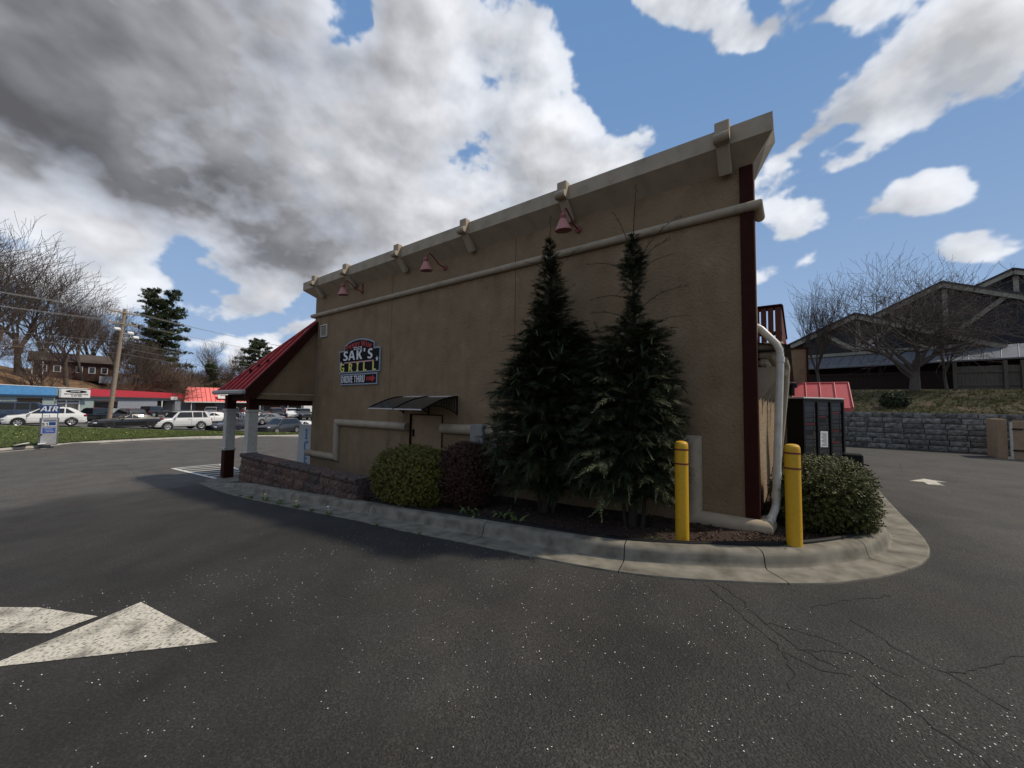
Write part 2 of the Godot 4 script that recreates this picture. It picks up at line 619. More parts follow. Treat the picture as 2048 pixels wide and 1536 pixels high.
	mat("concrete", Color.WHITE, 0.92, {tex = noise_tex(SM, 0.007, 1024, [[0.0, lin(0.085, 0.077, 0.06)], [0.3, lin(0.145, 0.131, 0.103)], [0.6, lin(0.195, 0.178, 0.141)], [1.0, lin(0.26, 0.238, 0.19)]], 10, 51), bump = grit_h, depth = 0.12, scale = 0.45})
	mat("pale_concrete", Color.WHITE, 0.92, {tex = noise_tex(SM, 0.02, 512, [[0.0, lin(0.30, 0.28, 0.25)], [1.0, lin(0.48, 0.46, 0.41)]], 6, 52), scale = 0.2})
	var worn := noise_tex(SM, 0.03, 1024, [[0.0, lin(0.06, 0.058, 0.052)], [0.2, lin(0.14, 0.13, 0.115)], [0.33, lin(0.45, 0.42, 0.35)], [0.5, lin(0.62, 0.58, 0.49)], [1.0, lin(0.72, 0.68, 0.58)]], 9, 61)
	mat("road_paint", Color.WHITE, 0.85, {tex = worn, bump = grit_h, depth = 0.4, scale = 0.9, detail = noise_tex(SM, 0.012, 512, [[0.0, lin(0.3, 0.3, 0.3)], [0.3, lin(0.75, 0.75, 0.74)], [0.5, Color.WHITE], [1.0, Color.WHITE]], 8, 165), detail_scale = 0.5})
	mat("stripe_paint", lin(0.62, 0.61, 0.57), 0.85)
	mat("petal", lin(0.80, 0.78, 0.74), 0.8)
	# soil, plants
	mat("mulch", Color.WHITE, 1.0, {tex = noise_tex(VL, 0.12, 512, [[0.0, lin(0.012, 0.007, 0.005)], [0.5, lin(0.045, 0.024, 0.016)], [0.8, lin(0.085, 0.048, 0.032)], [1.0, lin(0.17, 0.12, 0.085)]], 3, 71), bump = noise_tex(VL, 0.1, 512, [], 3, 72), depth = 3.0, scale = 1.6})
	mat("chip", Color.WHITE, 1.0, {vc = true})
	mat("grass_ground", Color.WHITE, 1.0, {tex = noise_tex(SM, 0.03, 512, [[0.0, lin(0.045, 0.062, 0.018)], [0.5, lin(0.07, 0.105, 0.028)], [1.0, lin(0.135, 0.145, 0.05)]], 6, 81), bump = noise_tex(VL, 0.2, 512, [], 3, 82), depth = 4.0, scale = 0.12})
	mat("leaf_litter", Color.WHITE, 1.0, {tex = noise_tex(SM, 0.02, 1024, [[0.0, lin(0.035, 0.022, 0.012)], [0.32, lin(0.095, 0.052, 0.024)], [0.55, lin(0.16, 0.092, 0.045)], [0.78, lin(0.24, 0.142, 0.07)], [1.0, lin(0.38, 0.26, 0.14)]], 8, 91), bump = noise_tex(VL, 0.15, 512, [], 3, 92), depth = 10.0, scale = 0.05, vc = true})
	mat("blade", Color.WHITE, 0.8, {vc = true, back = Color(0.25, 0.3, 0.08)})
	mat("needle", Color.WHITE, 0.65, {vc = true, back = Color(0.08, 0.12, 0.03)})
	mat("leaf", Color.WHITE, 0.6, {vc = true, back = Color(0.14, 0.16, 0.04)})
	mat("bark", Color.WHITE, 0.95, {tex = noise_tex(SM, 0.05, 512, [[0.0, lin(0.04, 0.033, 0.027)], [0.6, lin(0.105, 0.088, 0.072)], [1.0, lin(0.19, 0.165, 0.14)]], 5, 95), scale = Vector3(2, 0.4, 2)})
	mat("twig", lin(0.085, 0.066, 0.055), 0.9)
	mat("twig_warm", lin(0.135, 0.092, 0.066), 0.9)
	mat("bark_dark", lin(0.035, 0.028, 0.022), 0.95)
	# masonry
	for i in 4:
		var k: Array = [[0.105, 0.066, 0.054], [0.135, 0.078, 0.06], [0.088, 0.066, 0.056], [0.15, 0.10, 0.078]][i]
		mat("split_block_%d" % i, Color.WHITE, 0.95, {tex = noise_tex(VL, 0.08, 256, [[0.0, lin(k[0] * 0.45, k[1] * 0.45, k[2] * 0.45)], [0.5, lin(k[0], k[1], k[2])], [1.0, lin(k[0] * 1.6, k[1] * 1.6, k[2] * 1.6)]], 4, 100 + i), bump = noise_tex(VL, 0.05, 256, [], 4, 110 + i), depth = 4.0, scale = 1.7})
		var g: float = [0.15, 0.19, 0.12, 0.23][i]
		mat("grey_block_%d" % i, Color.WHITE, 0.95, {tex = noise_tex(SM, 0.03, 256, [[0.0, lin(g * 0.25, g * 0.25, g * 0.22)], [0.4, lin(g * 0.8, g * 0.78, g * 0.7)], [0.75, lin(g * 1.2, g * 1.17, g * 1.05)], [1.0, lin(g * 2.0, g * 1.95, g * 1.8)]], 6, 120 + i), bump = noise_tex(VL, 0.04, 256, [], 4, 130 + i), depth = 2.5, scale = 0.6})
	# far buildings
	mat("shop_blue", lin(0.10, 0.33, 0.66), 0.6, {tex = gr2, scale = 0.2})
	mat("shop_blue_edge", lin(0.02, 0.07, 0.16), 0.6)
	mat("shop_red", lin(0.62, 0.035, 0.055), 0.5, {tex = gr2, scale = 0.2})
	mat("shop_red_roof", lin(0.72, 0.06, 0.06), 0.45)
	mat("shop_dark_edge", lin(0.06, 0.05, 0.05), 0.7)
	mat("shop_wall", lin(0.36, 0.43, 0.42), 0.85, {tex = gr2, scale = 0.3})
	mat("shop_wall_grey", lin(0.30, 0.32, 0.36), 0.85, {tex = gr2, scale = 0.3})
	mat("shop_wall_dark", lin(0.10, 0.105, 0.12), 0.85)
	mat("white_paint", lin(0.78, 0.78, 0.76), 0.6)
	mat("glass_dark", lin(0.012, 0.014, 0.016), 0.06, {spec = 0.6})
	mat("house_brick", lin(0.075, 0.04, 0.03), 0.9)
	mat("house_roof", lin(0.09, 0.07, 0.062), 0.9)
	mat("grey_shingle", lin(0.055, 0.055, 0.062), 0.9, {tex = gr2, scale = 0.3})
	mat("dark_siding", lin(0.032, 0.032, 0.037), 0.85, {tex = gr2, scale = 0.4})
	mat("truss_beige", lin(0.36, 0.335, 0.27), 0.75, {tex = grime, scale = 0.3})
	mat("lean_to_metal", lin(0.16, 0.17, 0.19), 0.45, {tex = gr2, scale = 0.25})
	mat("deep_maroon", lin(0.022, 0.010, 0.009), 0.85)
	mat("fence_wood", lin(0.13, 0.115, 0.092), 0.92, {tex = gr2, scale = Vector3(2, 0.3, 2)})
	mat("gate_tan", lin(0.33, 0.225, 0.135), 0.8, {tex = gr2, scale = 0.6})
	mat("pole_wood", Color.WHITE, 0.9, {tex = noise_tex(SM, 0.06, 256, [[0.0, lin(0.16, 0.12, 0.085)], [1.0, lin(0.42, 0.34, 0.26)]], 4, 140), scale = Vector3(1.5, 0.2, 1.5)})
	mat("wire", lin(0.30, 0.29, 0.28), 0.6)
	mat("insulator", lin(0.55, 0.55, 0.53), 0.4)
	# vehicles
	for p in [["paint_white", 0.80, 0.80, 0.79], ["paint_silver", 0.62, 0.63, 0.64], ["paint_black", 0.010, 0.010, 0.012], ["paint_charcoal", 0.030, 0.034, 0.038], ["paint_blue", 0.022, 0.036, 0.07], ["paint_grey", 0.16, 0.17, 0.18], ["paint_navy", 0.016, 0.018, 0.032]]:
		mat(p[0], lin(p[1], p[2], p[3]), 0.32, {coat = 0.8})
	mat("tyre", lin(0.018, 0.018, 0.018), 0.85)
	mat("rim", lin(0.62, 0.62, 0.63), 0.28, {metal = 0.7})
	mat("rim_dark", lin(0.05, 0.05, 0.052), 0.35, {metal = 0.5})
	mat("headlight", lin(0.70, 0.72, 0.74), 0.12, {metal = 0.3})
	mat("taillight", lin(0.32, 0.012, 0.012), 0.2)
	mat("trim_black", lin(0.015, 0.015, 0.016), 0.6)
	# equipment
	mat("air_blue", lin(0.012, 0.055, 0.19), 0.5)
	mat("air_grey", lin(0.42, 0.42, 0.43), 0.45, {tex = gr2, scale = 1.0})
	mat("air_dark", lin(0.12, 0.125, 0.125), 0.6)
	mat("label_blue", lin(0.05, 0.10, 0.40), 0.5)
	mat("ice_white", lin(0.50, 0.53, 0.55), 0.45)
	mat("ice_blue", lin(0.06, 0.22, 0.46), 0.5)
	mat("paper", lin(0.70, 0.69, 0.65), 0.8)
	mat("ink", lin(0.06, 0.06, 0.07), 0.8)
	mat("box_grey", lin(0.28, 0.27, 0.25), 0.6, {tex = gr2, scale = 1.0})

# ---------------------------------------------------------------- land
const SHOP_A := Vector2(-65.53, 5.22)
const SHOP_DIR := Vector2(-0.8652, -0.5014)
const SHOP_BACK := Vector2(-0.5014, 0.8652)
var hill_noise := FastNoiseLite.new()
var tone := FastNoiseLite.new()

func far_kerb_x(z: float) -> float:
	return lut(z, [-22.0, -14.0, -7.8, -3.4, 0.1, 2.5, 4.5, 5.4, 9.0, 16.0], [-26.0, -27.8, -28.6, -29.2, -29.5, -29.3, -28.2, -27.5, -25.0, -20.0])

func gh(x: float, z: float) -> float:
	var y := 0.05 * clampf(x, -12.4, 0.0)
	# towards the far right corner the lot falls with the road
	var dip := minf(0.7, 0.03 * maxf(0.0, -z - 2.0)) * ss(-15.0, -27.0, x)
	if x < -12.4:
		y = lerpf(-0.62, -0.80, clampf((-12.4 - x) / 16.0, 0.0, 1.0)) - dip
	var road := -0.85 + 0.0875 * clampf(z, -26.0, 14.0)
	var kx := far_kerb_x(z) - 0.35
	if x < kx:
		y = lerpf(-0.68 - dip, road, clampf((x - kx) / (-45.0 - kx), 0.0, 1.0))
	if x < -52.0:
		y = lerpf(road, -1.35, ss(-52.0, -60.0, x))
	var q := hill_at(x, z)
	if q > 0.0:
		y += lut(q, [0.0, 1.5, 5.0, 15.0, 40.0, 250.0], [0.0, 4.4, 6.1, 7.8, 10.2, 20.0]) + hill_noise.get_noise_2d(x, z) * minf(q * 0.08, 1.2)
	if z < -16.44:
		y += ss(-9.0, -3.0, x) * lut(-z, [16.44, 16.5, 24.0, 32.0, 70.0], [0.0, 1.40, 2.62, 3.1, 4.2])
	return y

func hill_at(x: float, z: float) -> float:
	return maxf((Vector2(x, z) - SHOP_A).dot(SHOP_BACK) - 6.0, -118.0 - x)

func sheet(xs: Array, zs: Array, off: float, tint = null, flat_only := false) -> MB:
	var mb := MB.new()
	mb.colored = tint != null
	var nz := zs.size()
	var hs := []
	var cs := []
	var ns := []
	for i in xs.size():
		for j in nz:
			var x: float = xs[i]
			var z: float = zs[j]
			var drop := 0.4 if off < 0.0 and x > -57.0 and x < 33.0 and z > -16.45 else 0.0
			hs.append(Vector3(x, gh(x, z) + off - drop, z))
			if tint != null:
				cs.append(tint.call(x, z))
			var e := 0.2
			ns.append(Vector3(gh(x - e, z) - gh(x + e, z), 2.0 * e, gh(x, z - e) - gh(x, z + e)).normalized())
	for i in xs.size() - 1:
		for j in nz - 1:
			var a := i * nz + j
			var b := a + nz
			if flat_only and maxf(maxf(hill_at(xs[i], zs[j]), hill_at(xs[i + 1], zs[j])), maxf(hill_at(xs[i], zs[j + 1]), hill_at(xs[i + 1], zs[j + 1]))) > 0.0:
				continue
			for t in [[a, a + 1, b + 1], [a, b + 1, b]]:
				for k in [0, 2, 1]:
					mb.v.append(hs[t[k]])
					mb.n.append(ns[t[k]])
					if tint != null:
						mb.c.append(cs[t[k]])
	return mb

func steps(a: float, b: float, d: float) -> Array:
	var r := []
	var k := int(ceil((b - a) / d))
	for i in k + 1:
		r.append(a + (b - a) * i / k)
	return r

func asphalt_tone(x: float, z: float) -> Color:
	var a := tone.get_noise_2d(x * 0.45, z * 0.45)
	var b := tone.get_noise_2d(x * 2.3 + 90.0, z * 2.3)
	var c := tone.get_noise_2d(x * 0.16 - 40.0, z * 0.16 + 13.0)
	var k := 0.215 * (1.0 + 0.45 * a + 0.34 * b + 0.36 * c)
	# older grey paving beyond the sealed patch, its ragged edge
	var old := ss(-11.6, -13.6, x + a * 1.6 + 0.35 * (z - 2.5) * -0.4)
	k = lerpf(k, 0.62 * (1.0 + 0.14 * a + 0.10 * b), old)
	var lane := ss(1.2, 3.0, x + a * 0.7 - 0.18 * (z + 1.0)) * ss(1.5, -2.0, z + a)
	k = lerpf(k, 0.40 * (1.0 + 0.22 * a + 0.16 * b), lane * (1.0 - old))
	var warm := 0.5 + 0.5 * tone.get_noise_2d(x * 0.9 + 33.0, z * 0.9 - 71.0)
	return Color(k * lerpf(1.0, 1.12, warm), k, k * lerpf(0.98, 0.86, warm))

func litter_tone(x: float, z: float) -> Color:
	var a := tone.get_noise_2d(x * 0.25 + 7.0, z * 0.25)
	var g := clampf(a * 1.6 + 0.1, 0.0, 1.0)
	if z < -10.0 and x > -10.0:
		return Color(lerpf(0.36, 0.30, g), lerpf(0.38, 0.52, g), lerpf(0.42, 0.42, g))
	return Color(1.0 + 0.25 * a, 1.0 + 0.2 * a, 1.0 + 0.1 * a)

func build_ground() -> void:
	hill_noise.frequency = 0.06
	hill_noise.seed = 4
	tone.frequency = 1.0
	tone.seed = 9
	tone.fractal_octaves = 4
	var xs := steps(-420, -140, 20) + steps(-137, -60, 2.0) + steps(-58, -14, 3.0) + [-11.0, -9.0, -6.0, -3.0, 0.0, 3.0, 6.0, 9.0, 12.0, 16.0, 22.0, 30.0, 60.0, 120.0, 260.0]
	var zs := steps(-320, -80, 20) + steps(-76, -26, 3.0) + [-24.0, -22.0, -20.0, -18.0, -16.5, -16.44, -13.0, -10.0, -7.0, -4.0, -1.0, 2.0, 5.0, 8.0, 11.0, 15.0, 20.0, 30.0, 45.0, 80.0, 180.0]
	struct("ground", sheet(xs, zs, -0.03, litter_tone), M.leaf_litter)
	var near_x := steps(-14, 7, 0.25)
	var near_z := steps(-10, 7, 0.25)
	var lot := struct("asphalt", sheet(near_x, near_z, 0.0, asphalt_tone), M.asphalt)
	part(lot, "asphalt_strip", sheet(steps(-31, -14, 0.8), steps(-40, 40, 1.0), 0.0, asphalt_tone), M.asphalt)
	part(lot, "asphalt_strip", sheet(steps(-14, 7, 0.6), steps(-16.42, -10, 0.6), 0.0, asphalt_tone), M.asphalt)
	part(lot, "asphalt_strip", sheet(steps(-14, 7, 0.7), steps(7, 40, 0.8), 0.0, asphalt_tone), M.asphalt)
	part(lot, "asphalt_strip", sheet(steps(7, 34, 0.9), steps(-16.42, 40, 1.0), 0.0, asphalt_tone), M.asphalt)
	struct("road", sheet(steps(-60, -44.6, 1.2), steps(-60, 60, 2.0), 0.012, func(x, z): return Color(0.9, 0.88, 0.84) * (1.0 + 0.15 * tone.get_noise_2d(x, z))), M.asphalt)
	struct("car_lot", sheet(steps(-108, -60, 2.0), steps(-60, 12, 2.0), 0.012, func(x, z): return Color(0.8, 0.78, 0.74) * (1.0 + 0.15 * tone.get_noise_2d(x, z)), true), M.asphalt)
	# dark cracks, filled with tar and dirt
	var cr := RandomNumberGenerator.new()
	cr.seed = 3
	for c in [[-0.17, 1.65, 0.06, 1.89, 0.24, 2.17, 0.45, 2.41, 0.7, 2.49], [-0.23, 1.75, -0.04, 2.01, 0.12, 2.18, 0.35, 2.49, 0.55, 2.58, 0.78, 2.51], [0.78, 2.51, 0.97, 2.73, 1.11, 2.9, 1.3, 3.2], [0.52, 1.68, 0.79, 1.32, 1.12, 0.96], [0.76, 1.72, 0.99, 2.0, 1.18, 2.15, 1.37, 2.42], [0.24, 2.17, 0.5, 2.15, 0.76, 2.22, 0.99, 2.4], [0.45, 2.41, 0.62, 2.3, 0.76, 2.22], [0.35, 2.49, 0.42, 2.75, 0.38, 3.0], [-17.86, 5.42, -17.27, 4.35, -18.28, 2.69, -17.49, 1.93, -17.2, 0.5], [-18.4, 2.8, -15.14, 3.01, -14.0, 3.2], [2.2, -13.9, 2.9, -10.5, 2.7, -8.8], [1.18, 2.15, 1.7, 1.5, 2.6, 0.9]]:
		var mb := MB.new()
		var pts := []
		for i in range(0, c.size() - 2, 2):
			var a := Vector2(c[i], c[i + 1])
			var b := Vector2(c[i + 2], c[i + 3])
			var k := int(maxf(4.0, a.distance_to(b) / 0.05))
			for j in k:
				pts.append(a.lerp(b, float(j) / k) + Vector2(cr.randf_range(-1, 1), cr.randf_range(-1, 1)) * 0.02)
		for i in pts.size() - 1:
			var d: Vector2 = (pts[i + 1] - pts[i]).normalized().orthogonal() * (0.0018 + 0.0022 * absf(sin(i * 0.7)))
			var e: Vector2 = (pts[i + 1] - pts[i]).normalized().orthogonal() * (0.0018 + 0.0022 * absf(sin((i + 1) * 0.7)))
			var q := []
			for w in [pts[i] - d, pts[i] + d, pts[i + 1] + e, pts[i + 1] - e]:
				q.append(Vector3(w.x, gh(w.x, w.y) + 0.004, w.y))
			mb.quad_out(q[0], q[1], q[2], q[3], q[0] - Vector3.UP)
		part(lot, "crack", mb, M.tar)
	# painted arrows and stripes
	var near_arrow := MB.new()
	flat(near_arrow, [[-2.93, 4.62], [-4.29, 4.79], [-3.9, 5.62]], 0.005)
	part(lot, "painted_arrow", near_arrow, M.road_paint)
	var tail := MB.new()
	flat(tail, [[-4.19, 5.32], [-4.25, 5.06], [-4.95, 5.34], [-5.9, 5.95], [-5.6, 6.25]], 0.005)
	part(lot, "painted_arrow", tail, M.road_paint)
	var far_arrow := MB.new()
	flat(far_arrow, [[2.45, -6.62], [2.80, -7.25], [3.12, -6.98], [2.93, -6.92], [2.95, -6.35], [2.70, -6.36], [2.70, -6.70]], 0.005)
	part(lot, "painted_arrow", far_arrow, M.road_paint)
	for s in [[-16.2, 2.0, -12.75, 1.74, 0.10], [-16.1, 0.75, -13.2, 0.75, 0.10], [-16.15, 2.0, -16.05, 0.75, 0.10]]:
		stripe(lot, s)
	for i in 6:
		var x := -15.7 + i * 0.48
		stripe(lot, [x + 0.1, 0.8, x - 0.15, 1.95 - 0.03 * i, 0.09])

func stripe(lot: Node3D, s: Array) -> void:
	var a := Vector2(s[0], s[1])
	var b := Vector2(s[2], s[3])
	var d: Vector2 = (b - a).normalized().orthogonal() * s[4] * 0.5
	var mb := MB.new()
	var k := 6
	for i in k:
		var p := a.lerp(b, float(i) / k)
		var q := a.lerp(b, float(i + 1) / k)
		flat(mb, [[p.x - d.x, p.y - d.y], [p.x + d.x, p.y + d.y], [q.x + d.x, q.y + d.y], [q.x - d.x, q.y - d.y]], 0.005)
	part(lot, "painted_stripe", mb, M.stripe_paint)

func flat(mb: MB, pts: Array, off: float) -> void:
	var poly := PackedVector2Array()
	for p in pts:
		poly.append(Vector2(p[0], p[1]))
	var idx := Geometry2D.triangulate_polygon(poly)
	for i in range(0, idx.size(), 3):
		var q := []
		for k in 3:
			var w := poly[idx[i + k]]
			q.append(Vector3(w.x, gh(w.x, w.y) + off, w.y))
		mb.tri_out(q[0], q[1], q[2], q[0] - Vector3.UP)

# ---------------------------------------------------------------- the restaurant
const WL := -11.12   # left end of the side wall
const WR := 0.07     # right end
func build_restaurant() -> void:
	var t := thing("restaurant_building", "tan stucco restaurant with tall side wall, beige cornice and burgundy corner board", "building")
	# stucco wall in three panels parted by control joints, with the opening for the door in the middle one
	for w in [[WL, -7.40], [-7.388, -3.69], [-3.678, WR - 0.01]]:
		var poly := PackedVector2Array()
		if w[0] == -7.388:
			poly = PackedVector2Array([Vector2(w[0], -1.2), Vector2(-6.60, -1.2), Vector2(-6.60, 1.36), Vector2(-5.53, 1.36), Vector2(-5.53, -1.2), Vector2(w[1], -1.2), Vector2(w[1], 4.9), Vector2(w[0], 4.9)])
		else:
			poly = PackedVector2Array([Vector2(w[0], -1.2), Vector2(w[1], -1.2), Vector2(w[1], 4.9), Vector2(w[0], 4.9)])
		var mb := MB.new()
		mb.extrude(poly, -0.12, 0.0)
		part(t, "stucco_panel", mb, M.stucco)
	var core := MB.new()
	core.box(Vector3((WL + WR) * 0.5, 1.85, -0.27), Vector3(WR - WL - 0.04, 6.1, 0.26))
	part(t, "wall_core", core, M.stucco)
	var side := MB.new()
	side.box(Vector3(WR - 0.20, 3.7, -0.205), Vector3(0.40, 2.4, 0.38))
	part(t, "parapet_return", side, M.trim_beige)
	# body behind the tall wall
	var body := MB.new()
	body.box(Vector3((WL + WR) * 0.5 - 0.02, 0.6, -6.2), Vector3(WR - WL - 0.06, 3.6, 11.6))
	part(t, "side_wall", body, M.pebble_dash)
	var roof := MB.new()
	roof.quad(Vector3(0.42, 2.42, -0.41), Vector3(0.42, 2.42, -12.3), Vector3(-5.5, 3.3, -12.3), Vector3(-5.5, 3.3, -0.41))
	roof.quad(Vector3(-5.5, 3.3, -0.41), Vector3(-5.5, 3.3, -12.3), Vector3(-11.3, 2.5, -12.3), Vector3(-11.3, 2.5, -0.41))
	roof.quad(Vector3(0.42, 2.36, -0.41), Vector3(-0.05, 2.36, -0.41), Vector3(-0.05, 2.36, -12.3), Vector3(0.42, 2.36, -12.3))
	part(t, "roof", roof, M.grey_shingle)
	var corner := MB.new()
	corner.box(Vector3(WR - 0.065, 2.45, 0.0), Vector3(0.155, 4.56, 0.05), Basis(), 0.006)
	corner.box(Vector3(WR + 0.001, 2.45, -0.08), Vector3(0.025, 4.56, 0.11), Basis(), 0.004)
	part(t, "corner_board", corner, M.burgundy)
	# cornice: fascia over a slanted soffit, returned at both ends
	var co := MB.new()
	var sec := [Vector2(0.0, 4.72), Vector2(0.28, 4.93), Vector2(0.28, 5.16), Vector2(-0.42, 5.17), Vector2(-0.42, 4.72)]
	var rings := []
	for x in [WL - 0.26, WL - 0.001, WR + 0.001, WR + 0.24]:
		var r := []
		for s in sec:
			var out_end: bool = x < WL - 0.1 or x > WR + 0.1
			r.append(Vector3(x if not out_end or s.y > 4.8 else (WL if x < 0 else WR), s.y, s.x))
		rings.append(r)
	co.loft(rings, true, true)
	var cornice := part(t, "cornice", co, M.trim_beige)
	for x in [-0.22, -2.52, -4.72, -6.82, -8.98, -10.62]:
		var b := MB.new()
		b.box(Vector3(x, 5.07, 0.30), Vector3(0.17, 0.30, 0.14), Basis(), 0.012)
		var arm := Basis(Vector3.RIGHT, -0.92)
		b.box(Vector3(x, 4.83, 0.19), Vector3(0.15, 0.10, 0.42), arm, 0.012)
		b.lathe([[0.0, -0.09], [0.062, -0.09], [0.062, 0.09], [0.0, 0.09]], 14, Transform3D(Basis(Vector3.FORWARD, PI / 2), Vector3(x, 4.985, 0.385)))
		part(cornice, "bracket", b, M.trim_beige)
	# round mouldings
	band(t, [Vector3(WL - 0.08, 4.17, -0.3), Vector3(WL - 0.08, 4.17, 0.03), Vector3(WR + 0.05, 4.17, 0.03), Vector3(WR + 0.05, 4.17, -0.38)], 0.062)
	band(t, [Vector3(WL - 0.12, 0.10, 0.035), Vector3(-9.62, 0.10, 0.035), Vector3(-9.62, 1.05, 0.035), Vector3(-6.65, 1.06, 0.035)], 0.09)
	band(t, [Vector3(-5.50, 1.08, 0.035), Vector3(-0.66, 1.11, 0.035), Vector3(-0.66, 0.13, 0.045), Vector3(WR + 0.05, 0.13, 0.045), Vector3(WR + 0.07, 0.13, -0.25)], 0.105)
	# door, flush and painted like the wall
	var d := MB.new()
	d.box(Vector3(-6.065, 0.31, -0.045), Vector3(1.0, 2.05, 0.05), Basis(), 0.004)
	var door := part(t, "door", d, M.door_tan)
	var hd := MB.new()
	hd.box(Vector3(-6.49, 0.93, -0.005), Vector3(0.045, 0.16, 0.035), Basis(), 0.006)
	part(door, "handle", hd, M.black_metal)
	for k in [[-6.585, 0.03], [-5.545, 0.022]]:
		var f := MB.new()
		f.box(Vector3(k[0], 0.33, -0.03), Vector3(k[1], 2.06, 0.10), Basis(), 0.003)
		part(door, "frame", f, M.burgundy)
	var lintel := MB.new()
	lintel.box(Vector3(-6.065, 1.349, -0.03), Vector3(1.03, 0.02, 0.10))
	part(door, "frame", lintel, M.burgundy)
	# louvred vent
	var ve := MB.new()
	for y in [3.50, 3.83]:
		ve.box(Vector3(-10.55, y, 0.02), Vector3(0.36, 0.035, 0.04), Basis(), 0.004)
	for x in [-10.715, -10.385]:
		ve.box(Vector3(x, 3.665, 0.02), Vector3(0.035, 0.295, 0.04), Basis(), 0.004)
	var vent := part(t, "vent", ve, M.post_white)
	for i in 5:
		var l := MB.new()
		l.box(Vector3(-10.55, 3.555 + i * 0.055, 0.018), Vector3(0.294, 0.034, 0.012), Basis(Vector3.RIGHT, 0.7))
		part(vent, "louvre", l, M.post_white)
	# small service box on the wall behind the shrubs
	var eb := MB.new()
	eb.box(Vector3(-4.42, 1.03, 0.10), Vector3(0.32, 0.36, 0.2), Basis(), 0.01)
	eb.box(Vector3(-4.05, 0.35, 0.05), Vector3(0.10, 1.2, 0.10), Basis(), 0.01)
	part(t, "utility_box", eb, M.box_grey)
	build_porch(t)
	build_right_side(t)

func band(t: Node3D, pts: Array, r: float) -> void:
	for i in pts.size() - 1:
		var mb := MB.new()
		var a: Vector3 = pts[i]
		var b: Vector3 = pts[i + 1]
		var dir := (b - a).normalized()
		# mitred ends
		var n0 := dir
		var n1 := dir
		if i > 0:
			n0 = ((a - pts[i - 1]).normalized() + dir).normalized()
		if i < pts.size() - 2:
			n1 = ((pts[i + 2] - b).normalized() + dir).normalized()
		var u := dir.cross(Vector3.UP if absf(dir.y) < 0.9 else Vector3.FORWARD).normalized()
		var w := dir.cross(u)
		var k := 20
		for j in k:
			var q := []
			var nn := []
			for s in [j, j + 1]:
				var e: Vector3 = u * cos(TAU * s / k) + w * sin(TAU * s / k)
				nn.append(e)
				var o: Vector3 = e * r
				q.append(a + o - dir * (o.dot(n0) / dir.dot(n0)))
				q.append(b + o - dir * (o.dot(n1) / dir.dot(n1)))
			mb.trin(q[0], q[2], q[3], nn[0], nn[1], nn[1])
			mb.trin(q[0], q[3], q[1], nn[0], nn[1], nn[0])
			if i == 0:
				mb.tri_out(a, q[0], q[2], b)
			if i == pts.size() - 2:
				mb.tri_out(b, q[1], q[3], a)
		part(t, "moulding", mb, M.trim_beige)

